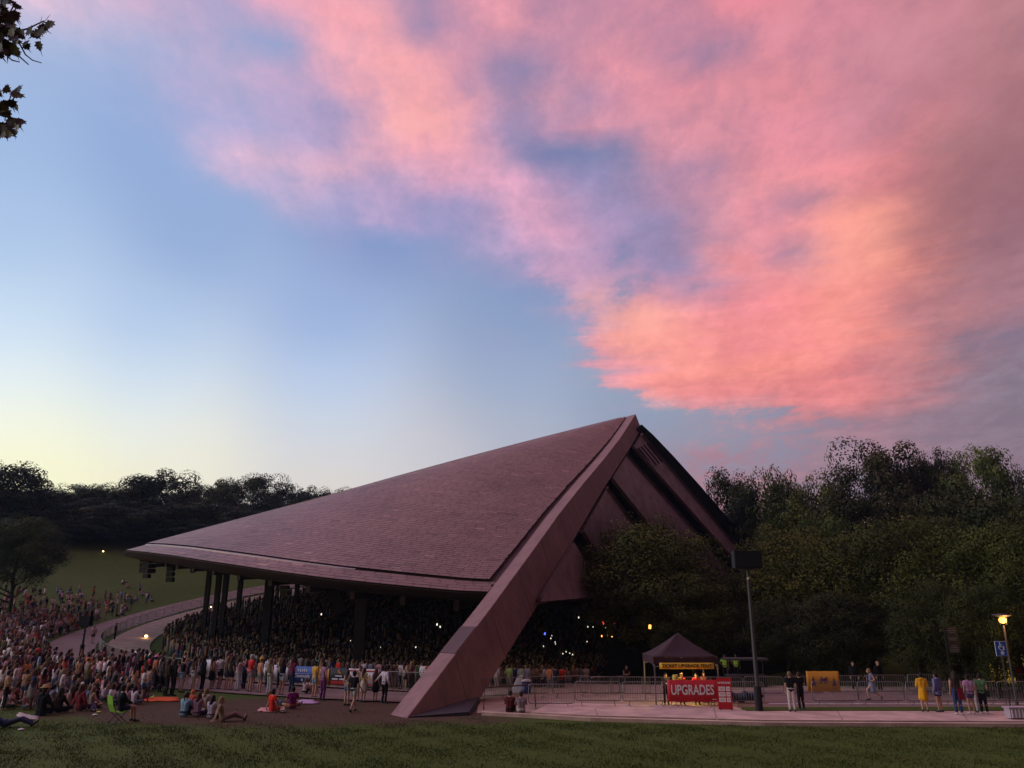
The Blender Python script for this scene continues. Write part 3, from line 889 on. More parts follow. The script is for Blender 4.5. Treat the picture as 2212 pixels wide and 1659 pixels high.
# low brown handrail beside the leg
rl = MB().tube([(-1.35, 39.6, .03), (-1.3, 39.6, 1.0), (1.1, 40.6, 1.06), (1.15, 40.6, .03)], .035, 6).tube([(-.1, 40.1, .03), (-.1, 40.1, 1.02)], .03, 6).build("handrail", mat('rusty_rail', (.10, .035, .022), .7))
tag(rl, "low rusty brown handrail behind the seated pair by the leg", "handrail")
# the ring fence round the seating
GF = "fence barriers curving round the seating"
def ring_xy(X, r):
    """point of the ring of radius r nearest to the camera on the sight line through print column X"""
    lo = None
    for yp in (1420,):
        d = pdir(X, yp)
        a = d.x ** 2 + d.y ** 2; b = -2 * (d.x * CX + d.y * CY); c = CX ** 2 + CY ** 2 - r * r
        disc = b * b - 4 * a * c
        if disc < 0: return None
        t = (-b - math.sqrt(disc)) / (2 * a); lo = (d.x * t, d.y * t)
    return lo
def fence_word(X, a):
    if X < -50 or a < R(150): return " under the far roof edge" if a < R(130) else ""
    marks = [(298, "behind the first white banner"), (317, "behind the figure-print banner"), (340, "behind the dark two-patch banner"), (388, "right of the dark two-patch banner"), (425, "left of the round-logo banner"), (459, "behind the round-logo banner"), (505, "right of the round-logo banner"), (550, "left of the blank white banner"), (600, "behind the blank white banner"), (658, "behind the blue banner"), (704, "behind the orange picture banner"), (736, "behind the black banner"), (790, "behind the orange-lettered banner"), (850, "just right of the orange-lettered banner"), (900, "second right of the orange-lettered banner"), (940, "touching the arch leg")]
    return ", " + min(marks, key=lambda m: abs(m[0] - X))[1] if X > 285 and a > R(195) else ""
def fence_label(X, a, where):
    w = fence_word(X, a)
    if w: return "steel ring-fence barrier" + w
    if a > R(195): return "steel ring-fence barrier " + where
    d_ = math.degrees(a)
    return "steel ring-fence barrier " + ("where the fence starts its left bend" if d_ > 187 else "at the leftmost point of the bend" if d_ > 180 else "beside the lone dark figure on the bend" if d_ > 172 else "on the upper half of the left bend" if d_ > 160 else "climbing the hill just past the bend" if d_ > 148 else "high on the hill under the roof tip" if d_ > 136 else "behind the cluster of dark columns" if d_ > 124 else "farthest off behind the seating")
nb = 0; a = R(251)
nseg = int(R(251 - 112) / (2.36 / RF)) + 1
while a > R(112):
    xx, yy = CX + RF * math.cos(a), CY + RF * math.sin(a)
    X = 0
    pr = projP(Vector((xx, yy, ground_z(xx, yy) + .5)))[0]
    where = ("in front of the right part of the seating" if a > R(236) else "along the lower walkway curve" if a > R(212) else "on the left bend of the walkway" if a > R(170) else "on the far upper curve of the walkway")
    barrier(xx, yy, a + R(90), fence_label(pr, a, where), GF, sx=1.04)
    a -= 2.36 / RF; nb += 1

# ------------------------------------------------------------------ banners
def text(name, body, loc, size, m, parent, rot=(R(90), 0, 0), sx=1.0, bold=0.0, align='CENTER', ext=.002):
    cu = bpy.data.curves.new(name, 'FONT'); cu.body = body; cu.size = size; cu.extrude = ext; cu.offset = bold
    cu.align_x = align; cu.align_y = 'CENTER'; cu.resolution_u = 3
    cu.materials.append(m); tmp = bpy.data.objects.new("t", cu); COL.objects.link(tmp)
    me = bpy.data.meshes.new_from_object(tmp.evaluated_get(bpy.context.evaluated_depsgraph_get())); bpy.data.objects.remove(tmp); bpy.data.curves.remove(cu)
    o = bpy.data.objects.new(name, me); link(o, parent)
    o.location = loc; o.rotation_euler = rot; o.scale = (sx, 1, 1); return o
MT['white_cloth'] = mat('white_banner_vinyl', (.62, .58, .58), .6, noise=(2, .06))
MT['red_cloth'] = mat('red_banner_vinyl', (.52, .022, .03), .5, noise=(2, .08))
MT['yellow_cloth'] = mat('yellow_banner_vinyl', (.80, .46, .04), .5)
MT['orange_cloth'] = mat('orange_banner_vinyl', (.62, .27, .03), .55, noise=(2, .08))
MT['blue_cloth'] = mat('blue_banner_vinyl', (.05, .12, .36), .55, noise=(2, .08))
MT['ink_white'] = mat('white_print', (.78, .74, .74), .6)
MT['ink_black'] = mat('black_print', (.02, .018, .018), .6)
MT['ink_purple'] = mat('purple_print', (.10, .035, .10), .6)
MT['ink_red'] = mat('red_print', (.5, .03, .02), .6)
MT['tent'] = mat('maroon_tent_fabric', (.044, .018, .021), .8, noise=(3, .12))
def cloth_sheet(name, w, h, m, parent, sag=.02, th=.012, n=14, loc=(0, 0, 0)):
    V, F = [], []
    for i in range(n + 1):
        x = -w / 2 + w * i / n
        y = sag * math.sin(i * 1.7) * .6
        top = h / 2 - sag * .6 * abs(math.sin(i * math.pi / 4)); bot = -h / 2 + sag * .5 * math.sin(i * 1.1)
        V += [(x, y, bot), (x, y * .3, top), (x, y * .3 + th, top), (x, y + th, bot)]
    for i in range(n):
        for k in range(4):
            p = i * 4 + k; q = i * 4 + (k + 1) % 4; F.append((p, p + 4, q + 4, q))
    F += [(0, 1, 2, 3), (n * 4 + 3, n * 4 + 2, n * 4 + 1, n * 4)]
    o = meshobj(name, V, F, m, parent, True); o.location = loc; return o
def fence_banner(X0, X1, label, m, deco=None, h=.95, zc=.68, name="banner"):
    p0, p1 = ring_xy(X0, RF + .12), ring_xy(X1, RF + .12)
    if p0 is None or p1 is None: return
    p0 = Vector((*p0, 0)); p1 = Vector((*p1, 0)); c = (p0 + p1) / 2; d = (p1 - p0); w = d.length
    # push outwards so that the chord clears the fence
    o_ = Vector((c.x - CX, c.y - CY, 0)).normalized()
    c = Vector((CX, CY, 0)) + o_ * (RF + .2)
    t = empty(name, (c.x, c.y, ground_z(c.x, c.y) + .07 + zc), math.atan2(d.y, d.x))
    tag(t, label, "banner", "banners tied to the ring fence")
    cloth_sheet("sheet", w, h, m, t, .012)
    if deco: deco(t, w, h)
    return t
F_ = -.02
def blocks(t, rects, m, nm="print_mark", y=F_):
    for (x, z, w, h) in rects:
        MB().box((x, y, z), (w, .006, h)).build(nm, m, t)
fence_banner(291, 306, "first white banner on the ring fence, where the fence bends away", MT['white_cloth'], lambda t, w, h: blocks(t, [(0, .15, w * .5, .05), (0, 0, w * .6, .05)], MT['ink_purple']), 1.0, .7)
fence_banner(308, 326, "white banner with a dark figure print, second on the ring fence bend", MT['white_cloth'], lambda t, w, h: blocks(t, [(0, 0, w * .3, .55), (.1, .2, w * .2, .2)], MT['ink_purple']), 1.0, .7)
fence_banner(329, 352, "dark banner with two pale patches, right of the white pair on the fence bend", MT['ink_black'], lambda t, w, h: blocks(t, [(-w * .22, 0, w * .3, .5), (w * .22, -.05, w * .28, .45)], MT['white_cloth']), .85, .6)
fence_banner(440, 478, "white banner with a round logo behind the standing row's middle", MT['white_cloth'], lambda t, w, h: MB().tube([(-w * .3 + .22 * math.cos(R(q)), F_, .22 * math.sin(R(q))) for q in range(40, 340, 25)], .03, 5).build("logo", MT['ink_purple'], t), .8, .8)
fence_banner(573, 628, "blank white banner behind the woman with long blonde hair", MT['white_cloth'])
fence_banner(631, 686, "blue banner reading Community with a white emblem", MT['blue_cloth'],
   lambda t, w, h: (blocks(t, [(-w * .16 + k * w * .08, .24, w * .05, .13 + .05 * (k % 2)) for k in range(5)], MT['ink_white'], "lettering"), text("lettering", "Community", (0, F_, -.08), .26, MT['ink_white'], t, bold=.008), blocks(t, [(0, .05, w * .55, .02), (0, -.3, .12, .13)], MT['ink_white'])))
fence_banner(692, 715, "orange picture banner between the blue and the black banner", MT['orange_cloth'], lambda t, w, h: blocks(t, [(-.1, .1, w * .4, .3), (.15, -.2, w * .4, .2), (-.2, -.28, .2, .15)], MT['ink_red']), .9, .6)
fence_banner(718, 754, "black banner with a red bottom stripe and white print", MT['ink_black'],
   lambda t, w, h: (blocks(t, [(0, .02, w * .4, .07), (-w * .22, -.15, w * .36, .09), (w * .22, -.15, w * .36, .09)], MT['ink_white'], "lettering"), blocks(t, [(0, -.34, w * .9, .2)], MT['ink_red']), blocks(t, [(0, .28, .12, .2), (.12, .2, .1, .1)], MT['orange_cloth'])))
fence_banner(757, 822, "white banner with orange lettering behind the group of five walkers", MT['white_cloth'],
   lambda t, w, h: (blocks(t, [(0, .36, w * .96, .08), (0, -.38, w * .96, .06)], MT['ink_red']), blocks(t, [(-.25, 0, .1, .34), (-.05, 0, .1, .34), (.15, .02, .28, .12), (.4, 0, .1, .3)], MT['orange_cloth'], "lettering")))

# ------------------------------------------------------------------ ticket tent, banner and price board
tx0, ty0 = (1467 / 2212 * 1024 - 512) / FPX * 40.2, 42.6
tent = empty("ticket_tent", (tx0, ty0, .02)); tag(tent, "maroon peaked canopy tent with a yellow sign on its front edge", "tent")
W2 = 1.62; EH = 2.32; PK = 3.42
def tent_roof():
    V, F = [], []
    n = 10
    for s in range(4):
        a0 = s * 90
        for j in range(n + 1):
            v = j / n
            for i in range(n + 1):
                u = i / n * 2 - 1
                # eave side point
                rr = (1 - v)
                x, y = u * W2 * rr, -W2 * rr
                z = EH + (PK - EH) * (v ** 1.25) - .05 * (1 - abs(u)) * math.sin(math.pi * v) - .04 * (1 - u * u) * (1 - v)
                c, q = math.cos(R(a0)), math.sin(R(a0))
                V.append((x * c - y * q, x * q + y * c, z))
        b = s * (n + 1) ** 2
        for j in range(n):
            for i in range(n):
                k = b + j * (n + 1) + i; F.append((k, k + 1, k + n + 2, k + n + 1))
    return V, F
V, F = tent_roof(); cnp = meshobj("canopy", V, F, MT['tent'], tent, True)
sol = cnp.modifiers.new('t', 'SOLIDIFY'); sol.thickness = .012
for s in range(4):
    c, q = math.cos(R(s * 90)), math.sin(R(s * 90))
    M = Matrix.Rotation(R(s * 90), 4, 'Z')
    V = []; n = 12
    for i in range(n + 1):
        u = -W2 + 2 * W2 * i / n
        V += [(u, -W2 - .004, EH - .02 - .04 * (1 - (u / W2) ** 2)), (u, -W2 - .01 - .01 * math.sin(i * 2.), EH - .36)]
    V = [M @ Vector(p) for p in V]
    vo = meshobj("valance", V, [(i * 2, i * 2 + 2, i * 2 + 3, i * 2 + 1) for i in range(n)], MT['tent'], tent)
    sd = vo.modifiers.new('t', 'SOLIDIFY'); sd.thickness = .01
for sx in (-1, 1):
    for sy in (-1, 1):
        MB().box((sx * (W2 - .04), sy * (W2 - .04), EH / 2), (.06, .06, EH)).box((sx * (W2 - .04), sy * (W2 - .04), .01), (.16, .16, .02)).build("leg", MT['galv'], tent)
for s in range(4):
    M = Matrix.Rotation(R(s * 90), 4, 'Z')
    MB().tube([M @ Vector((-W2 + .04, -W2 + .04, EH - .5)), M @ Vector((0, -W2 + .04, EH - .12)), M @ Vector((W2 - .04, -W2 + .04, EH - .5))], .018, 5).build("truss_bar", MT['galv'], tent)
ts = empty("tent_sign", (tx0 + .02, ty0 - W2 - .06, 1.90)); tag(ts, "yellow strip sign reading TICKET UPGRADE TENT", "sign")
cloth_sheet("sheet", 2.72, .30, MT['yellow_cloth'], ts, .008)
text("lettering", "TICKET UPGRADE TENT", (0, F_, -.005), .245, MT['ink_black'], ts, sx=.93, bold=.004)
ub = empty("upgrade_banner", ((1484 / 2.16015 - 512) / FPX * 38.4, 39.78, .85)); tag(ub, "red banner reading UPGRADES in white hung on the barrier before the tent", "banner")
cloth_sheet("sheet", 2.45, 1.0, MT['red_cloth'], ub, .03)
text("lettering", "UPGRADES", (-.03, -.035, .02), .62, MT['ink_white'], ub, sx=.68, bold=.014)
blocks(ub, [(1.0, -.38, .2, .03)], MT['ink_white'], y=-.03)
pb = empty("price_board", ((1551 / 2.16015 - 512) / FPX * 37.3, 38.75, .13), R(-6)); tag(pb, "tall narrow red board with a white price grid beside the banner", "sign")
MB().box((0, 0, .68), (.66, .03, 1.34)).build("board", MT['red_cloth'], pb)
MB().box((0, .02, 1.33), (.68, .05, .09)).build("rim", MT['red_cloth'], pb)
for zz in (.42, .66, .9):
    MB().box((-.12, -.018, zz), (.30, .006, .19)).build("price_panel", MT['ink_white'], pb)
    MB().box((.17, -.018, zz), (.18, .006, .19)).build("price_panel", MT['ink_white'], pb)
    blocks(pb, [(-.12, zz + .03, .22, .018), (-.12, zz - .03, .18, .018), (.17, zz, .1, .03)], MT['ink_red'], "text_line", -.023)
text("lettering", "UPGRADES", (0, -.02, 1.16), .12, MT['ink_white'], pb, bold=.003)
MB().box((-.25, .02, .02), (.05, .35, .04)).box((.25, .02, .02), (.05, .35, .04)).build("foot", MT['ink_black'], pb)
# table with things on it, under the tent
tb = empty("folding_table", (tx0 + .15, 40.95, .03)); tag(tb, "white-topped table behind the red banner, lit from above", "table")
MB().box((0, 0, 1.02), (2.3, .7, .035)).build("table_top", mat('table_white', (.62, .6, .5), .6), tb)
for sx in (-1, 1):
    for sy in (-1, 1): MB().tube([(sx * 1.05, sy * .28, 0), (sx * 1.05, sy * .28, 1.0)], .02, 6).build("leg", MT['galv'], tb)
MT['yellow_plastic'] = mat('yellow_plastic', (.6, .48, .10), .35)
def small(name, label, cat, mb, m, loc, rz=0):
    o = mb.build(name, m); o.location = loc; o.rotation_euler = (0, 0, rz); tag(o, label, cat); return o
small("drink_jug", "tall yellow drinks jug at the left end of the lit table", "jug", MB().lathe([(.11, 0), (.13, .05), (.14, .34), (.12, .38), (.13, .42)], n=14), MT['yellow_plastic'], (tx0 - .62, 40.8, 1.07))
small("card_box", "small yellow box standing beside the jug on the lit table", "box", MB().box((0, 0, .13), (.16, .12, .26)).box((0, 0, .27), (.17, .13, .02)), MT['yellow_plastic'], (tx0 - .38, 40.85, 1.07), .3)
small("paper_stack", "stack of white papers in the middle of the lit table", "papers", MB().box((0, 0, .02), (.3, .22, .04)).box((.03, .01, .05), (.28, .2, .02), Matrix.Rotation(.2, 4, 'Z')), MT['ink_white'], (tx0 + .2, 40.8, 1.07))
small("cash_box", "small red box near the table's right end", "box", MB().box((0, 0, .06), (.26, .18, .12)).box((0, 0, .125), (.27, .19, .015)), MT['red_cloth'], (tx0 + .62, 40.85, 1.07), .2)
small("water_bottle", "clear water bottle between the papers and the red box", "bottle", MB().lathe([(.035, 0), (.036, .14), (.03, .17), (.012, .2), (.014, .23)], n=10), mat('bottle_clear', (.5, .55, .5), .1), (tx0 + .4, 40.75, 1.07))
lt = bpy.data.lights.new("tent_lamp", 'POINT'); lt.energy = 170; lt.color = (1., .72, .25); lt.shadow_soft_size = .08
lo = link(bpy.data.objects.new("tent_lamp", lt)); lo.location = (tx0 + .0, 41.75, 1.95)
small("lamp_bulb", "small work lamp hanging over the ticket table", "lamp", MB().lathe([(.03, .08), (.05, .04), (.05, 0)], n=10).tube([(0, 0, .08), (0, .6, .55)], .006, 4), mat('bulb_glow', (.8, .6, .3), .4, emit=(1, .7, .3), emis_s=2), (tx0 + .0, 41.8, 1.97))
# navy bundle right of the board
MT['navy'] = mat('navy_canvas', (.018, .03, .075), .7, noise=(6, .3))
mb = MB()
for k in range(7):
    mb.tube([(.28 * k - .8, -.1 + .05 * math.sin(k), .22 + .12 * math.sin(k * 1.9)), (.28 * k - .55, .1, .2 + .1 * math.cos(k)), (.28 * k - .4, .05, .15)], [.2, .22 - .015 * k, .14], 8)
bo = mb.build("rolled_tarpaulin", MT['navy'], None, True); bo.location = ((1581 / 2.16015 - 512) / FPX * 40.5, 42.4, .12); tag(bo, "crumpled navy tarpaulin lying right of the price board", "tarpaulin")
# black cart beyond the tent
ct = empty("merchandise_cart", ((1604 / 2.16015 - 512) / FPX * 49, 51.5, ground_z(8.5, 51.5))); tag(ct, "black wheeled stall with a flat roof beyond the tall pole", "cart")
MB().box((0, 0, .7), (2.3, 1.0, .9)).build("body", MT['black'], ct)
MB().box((0, 0, 1.2), (2.4, 1.1, .05)).build("counter", MT['pole'], ct)
MB().box((0, 0, 2.15), (2.6, 1.3, .12)).build("roof", MT['pole'], ct)
for sx in (-1, 1):
    MB().box((sx * 1.1, 0, 1.68), (.06, .06, .92)).build("post", MT['pole'], ct)
    M = Matrix.Translation((sx * .8, -.52, .22)) @ Matrix.Rotation(R(90), 4, 'X')
    w_ = MB().lathe([(.2, -.03), (.22, 0), (.2, .03)], n=14); w_.v = [tuple(M @ Vector(p)) for p in w_.v]; w_.build("wheel", MT['ink_black'], ct)

# ------------------------------------------------------------------ tall pole with the black box
def box_pole(X, base_y, dist, boxz, bw, bh, label, r0=.105, foot=1.15, z=None):
    d = pdir(X, base_y); h = math.hypot(d.x, d.y); x, y = d.x / h * dist, d.y / h * dist
    g = ground_z(x, y) if z is None else z
    t = empty("floodlight_pole", (x, y, g)); tag(t, label, "pole")
    MB().tube([(0, 0, 0), (0, 0, foot), (0, 0, foot + .02), (0, 0, boxz - bh / 2)], [r0 * 1.5, r0 * 1.5, r0, r0 * .7], 12).build("shaft", MT['pole'], t, False)
    MB().tube([(0, 0, 0), (0, 0, foot)], r0 * 1.62, 10).build("base_sleeve", MT['black'], t)
    MB().box((0, 0, boxz), (bw, .55, bh)).box((0, -.29, boxz), (bw * .94, .04, bh * .9)).build("speaker_box", MT['black'], t)
    MB().box((0, .0, boxz - bh / 2 - .05), (bw * .4, .3, .08)).build("bracket", MT['pole'], t)
    MB().tube([(-.05, -r0 - .02, boxz - bh / 2 - .5), (-.05, -r0 - .1, boxz - bh / 2 - .45)], .05, 8).build("small_lamp", MT['white_cloth'], t)
    return t
box_pole(1640, 1531, 39.9, 6.85, 1.32, .80, "tall grey pole carrying a black box, right of the ticket tent", z=.05)
box_pole(181, 1376, 79, 2.9, .95, .85, "short black speaker pole standing on the left walkway", .11, 1.0)

# ------------------------------------------------------------------ street lamp, signs, kiosk
def at(X, dist, y=1440):
    d = pdir(X, y); h = math.hypot(d.x, d.y); return d.x / h * dist, d.y / h * dist
x_, y_ = at(2183, 48.5)
MT['lampglow'] = mat('lamp_glow', (1, .6, .1), .4, emit=(1, .42, .06), emis_s=4.5)
sl = empty("street_lamp", (x_, y_, ground_z(x_, y_))); tag(sl, "lit street lamp with a flat disc hood and orange bulb", "street lamp")
hz = 4.32 - ground_z(x_, y_)
MB().tube([(0, 0, 0), (0, 0, .5), (0, 0, hz - .5)], [.09, .055, .045], 10).build("post", MT['pole'], sl)
MB().lathe([(.12, hz - .10), (.42, hz - .03), (.46, hz), (.44, hz + .03), (.1, hz + .07)], n=20).build("hood", MT['pole'], sl, True)
MB().lathe([(.06, hz - .40), (.155, hz - .34), (.175, hz - .2), (.12, hz - .12)], n=12).build("bulb", MT['lampglow'], sl, True)
for k in range(4):
    a = k * math.pi / 2 + .4; MB().tube([(.19 * math.cos(a), .19 * math.sin(a), hz - .45), (.24 * math.cos(a), .24 * math.sin(a), hz - .04)], .012, 4).build("cage_bar", MT['pole'], sl)
ll = bpy.data.lights.new("street_lamp_light", 'POINT'); ll.energy = 90; ll.color = (1, .5, .16); ll.shadow_soft_size = .15
lo = link(bpy.data.objects.new("street_lamp_light", ll)); lo.location = (x_, y_ - .45, 4.0)
x2, y2 = at(2169, 46.5)
asn = empty("accessible_parking_sign", (x2, y2, ground_z(x2, y2))); tag(asn, "blue sign with a white wheelchair symbol and a round mark below", "sign")
g2 = ground_z(x2, y2); zc = 2.76 - g2 + .0
MB().tube([(0, .04, 0), (0, .04, zc + .35)], .03, 6).build("post", MT['pole'], asn)
MB().box((0, 0, zc), (.52, .02, .66)).build("sign_plate", mat('sign_blue', (.03, .10, .42), .45), asn)
MB().box((0, .011, zc), (.55, .02, .69)).build("rim", MT['ink_white'], asn)
w = MB()
ring_ = [(.02 + .13 * math.cos(R(a)), -.016, zc + .06 + .13 * math.sin(R(a))) for a in range(150, 400, 20)]
w.tube(ring_, .018, 5); w.tube([(-.03, -.016, zc + .24), (-.03, -.016, zc + .08), (.09, -.016, zc + .08), (.15, -.016, zc - .06)], .02, 5); w.lathe([(.001, 0), (.035, 0.0), (.001, .001)], (-.03, -.016, zc + .27), 8)
w.tube([(-.03, -.016, zc + .26), (-.03, -.017, zc + .29)], .035, 8); w.tube([(-.03, -.016, zc + .17), (.07, -.016, zc + .17)], .014, 5)
w.build("wheelchair_symbol", MT['ink_white'], asn)
wv = [(.03 + .09 * math.cos(a * math.pi / 8), -.014, zc - .2 + .09 * math.sin(a * math.pi / 8)) for a in range(16)]
meshobj("round_mark", wv, [tuple(range(16))], MT['ink_white'], asn)
x3, y3 = at(2067, 48)
pbn = empty("pole_banner", (x3, y3, ground_z(x3, y3))); tag(pbn, "tall dark pole banner with lines of grey lettering among the trees", "banner")
zb = 3.1 - ground_z(x3, y3)
MB().tube([(-.36, .03, 0), (-.36, .03, zb + .9)], .03, 8).build("post", MT['black'], pbn)
MB().box((0, 0, zb), (.58, .02, 1.35)).build("sheet", MT['ink_black'], pbn)
MT['ink_grey'] = mat('grey_print', (.13, .12, .15), .7)
for k, (zz, ww) in enumerate([(.55, .34), (.45, .46), (.36, .3), (.08, .44), (-.01, .36), (-.3, .3), (-.4, .42), (-.5, .46), (-.58, .4)]):
    mbk = MB(); xx = -ww / 2
    while xx < ww / 2:
        mbk.box((xx + .02, -.013, zb + zz), (.03, .004, .05)); xx += .045
    tag(mbk.build("lettering", MT['ink_grey'], pbn), kind='stuff')
for i, (X, D, Z) in enumerate([(2062, 47, 1411), (2160, 50, 1397)]):
    pass
# orange banner on the far barriers
xo, yo = at(1771, 46.6)
ob = empty("orange_banner", (xo, yo - .25, .98)); tag(ob, "orange banner with purple tree and dancer emblems on the far barrier", "banner")
cloth_sheet("sheet", 1.72, 1.02, MT['orange_cloth'], ob, .02)
def tri(x, z, w, h, n=3):
    mb = MB()
    for k in range(n):
        zz = z + h * k / n; ww = w * (1 - k / (n + .4))
        mb.add([(x - ww / 2, -.034, zz), (x + ww / 2, -.034, zz), (x, -.034, zz + h / n * 1.5), (x - ww / 2, -.03, zz), (x + ww / 2, -.03, zz), (x, -.03, zz + h / n * 1.5)], [(0, 1, 2), (5, 4, 3)])
    return mb
tri(-.52, -.22, .3, .42).build("tree_emblem", MT['ink_purple'], ob); tri(.56, -.22, .26, .36).build("tree_emblem", MT['ink_purple'], ob)
MB().tube([(-.2, -.03, -.12), (.0, -.03, .08), (.2, -.03, .2)], .035, 5).tube([(-.12, -.03, .22), (.02, -.03, .06), (.15, -.03, -.15)], .03, 5).tube([(-.2, -.03, .08), (.2, -.03, .06)], .03, 5).build("dancer_emblem", MT['ink_purple'], ob)
text("lettering", "- - - - -", (-.45, -.03, .40), .12, MT['ink_purple'], ob); text("lettering", "- - - - - -", (.3, -.03, -.36), .11, MT['ink_purple'], ob)
# yellow lit kiosk at the right edge
xk, yk = at(2205, 64, 1430)
kz = ground_z(xk, yk)
ks = empty("drinks_kiosk", (xk, yk, kz)); tag(ks, "yellow lit kiosk partly cut by the right edge of the photo", "kiosk")
hk = CAM_H + (0) - kz
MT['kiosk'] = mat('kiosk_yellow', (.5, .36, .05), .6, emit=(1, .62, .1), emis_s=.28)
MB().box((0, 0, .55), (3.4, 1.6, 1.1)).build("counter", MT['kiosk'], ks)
MB().box((0, .5, 1.5), (3.4, .1, .9)).build("back_panel", MT['kiosk'], ks)
MB().box((0, 0, 2.15), (3.7, 2.0, .35)).build("roof", MT['kiosk'], ks)
for k in range(5): MB().box((-1.5 + k * .75, -.82, 1.5), (.08, .06, 1.0)).build("post", MT['ink_black'], ks)
for k in range(4): MB().box((-1.1 + k * .75, -.81, .6), (.5, .03, .5)).build("panel", MT['ink_black'], ks)
# white planter box at the right edge
xw, yw = at(2203, 41.6, 1520)
wb = small("planter_trough", "white ribbed trough cut by the right edge of the photo", "trough", MB().box((0, 0, .42), (1.9, .5, .06)).box((0, 0, .2), (1.8, .42, .38)), mat('lilac_paint', (.36, .28, .33), .6), (xw + .3, yw, .16))
for k in range(12): MB().box((-.82 + k * .149, -.225, .2), (.05, .03, .34)).build("rib", MT['white_cloth'], wb)
# blue bin, white folded sheet and ground lamp right of the leg
xb, yb = at(1137, 47.4, 1490)
bn_ = empty("rubbish_barrel", (xb, yb, .03)); tag(bn_, "blue barrel with a white top standing right of the leg", "barrel")
MB().lathe([(.26, 0), (.28, .2), (.27, .22), (.28, .62)], n=16).build("drum", mat('barrel_blue', (.02, .05, .2), .4), bn_, True)
MB().lathe([(.29, .62), (.29, .68), (.15, .74)], n=16).build("lid", MT['ink_white'], bn_, True)
xc, yc = at(1118, 47.8, 1480)
small("folded_sheet", "white slanted sheet leaning on a barrier beside the blue barrel", "sheet", MB().hexa([(-.4, -.1, 0), (.3, -.1, 0), (.3, .05, 0), (-.4, .05, 0), (-.05, .1, .8), (.3, .1, .95), (.3, .14, .95), (-.05, .14, .8)]), MT['ink_white'], (xc, yc, .03))
MT['glow'] = mat('warm_lamp_glow', (1, .8, .4), .4, emit=(1, .62, .22), emis_s=14)
MT['glow_w'] = mat('phone_glow', (1, 1, 1), .4, emit=(.85, .9, 1), emis_s=1.6)
def ground_light(X, Y, label, dist=None, r=.16, h=.6):
    if dist is None:
        p = ground_hit(X, Y + 6)
    else:
        p = ground_hit(X, Y + 6); x, y = p.x, p.y
    d = pdir(X, Y); hh = math.hypot(p.x, p.y); zl = CAM_H + d.z / math.hypot(d.x, d.y) * hh - p.z
    zl = max(.25, zl)
    t = empty("path_light", p); tag(t, label, "path light", "lit path lights")
    MB().tube([(0, 0, 0), (0, 0, zl - r * .6)], .05, 8).build("post", MT['pole'], t)
    MB().lathe([(r * .5, zl - r * .6), (r, zl), (r * .5, zl + r * .6)], n=12).build("globe", MT['glow'], t, True)
    MB().lathe([(r * 1.1, zl + r * .6), (r * .3, zl + r)], n=12).build("cap", MT['pole'], t)
    if r > .15:
        L = bpy.data.lights.new("path_light_lamp", 'POINT'); L.energy = 14; L.color = (1, .6, .28); L.shadow_soft_size = .1
        q = link(bpy.data.objects.new("path_light_lamp", L)); q.location = (p.x, p.y - .35, p.z + zl)
ground_light(315, 1374, "lit path light above the two white banners", 63, .17)
ground_light(407, 1402, "left one of the two lit path lights behind the standing crowd", 58, .17)
ground_light(444, 1406, "right one of the two lit path lights behind the standing crowd", 57, .17)
ground_light(1095, 1466, "lit lamp glowing just right of the arch leg", 48, .12)
ground_light(222, 1191, "tiny orange light burning at the edge of the hill crest wood", 132, .13)
ground_light(455, 1311, "small lit light at the foot of the columns", 88, .09)

# ------------------------------------------------------------------ hanging loudspeaker arrays under the eave
GA = "line-array loudspeakers hanging from the roof's left end"
for (X, y0, y1, wd, D, lb) in [(309, 1204, 1238, 9, 88, "leftmost hanging loudspeaker column under the roof tip"), (318, 1206, 1250, 11, 86, "longest of the three clustered hanging loudspeaker columns"), (328, 1206, 1239, 9, 88, "third of the three clustered hanging loudspeaker columns"),
                               (369, 1212, 1258, 13, 85, "single long hanging loudspeaker column right of the cluster"), (417, 1220, 1238, 9, 90, "short hanging loudspeaker left of the columns"), (616, 1244, 1284, 17, 80, "thick hanging loudspeaker right of the fifth column")]:
    d0, d1 = pdir(X, y0), pdir(X, y1)
    x, y = at(X, D, (y0 + y1) / 2)
    z1_ = CAM_H + d1.z / math.hypot(d1.x, d1.y) * D; zt = CAM_H + d0.z / math.hypot(d0.x, d0.y) * D
    wm = wd / 2.16 / FPX * D
    ct_ = ceil_at(x, y, zt + 1)
    t = empty("hanging_loudspeaker", (x, y, z1_), R(rng.uniform(-20, 20))); tag(t, lb, "loudspeaker", GA)
    n = max(3, int((zt - z1_) / .42)); hh = (zt - z1_) / n
    for k in range(n):
        off = .12 * (1 - k / n) ** 2
        MB().hexa([(-wm / 2, off - .3, hh * k + .02), (wm / 2, off - .3, hh * k + .02), (wm * .4, off + .3, hh * k + .05), (-wm * .4, off + .3, hh * k + .05),
                   (-wm / 2, off - .3, hh * (k + 1) - .02), (wm / 2, off - .3, hh * (k + 1) - .02), (wm * .4, off + .3, hh * (k + 1) - .05), (-wm * .4, off + .3, hh * (k + 1) - .05)]).build("cabinet", MT['steel_dark'], t)
    MB().tube([(0, 0, zt - z1_ - .1), (0, 0, max(zt - z1_ + .2, ct_ - z1_))], .06, 5).build("hoist_chain", MT['black'], t)
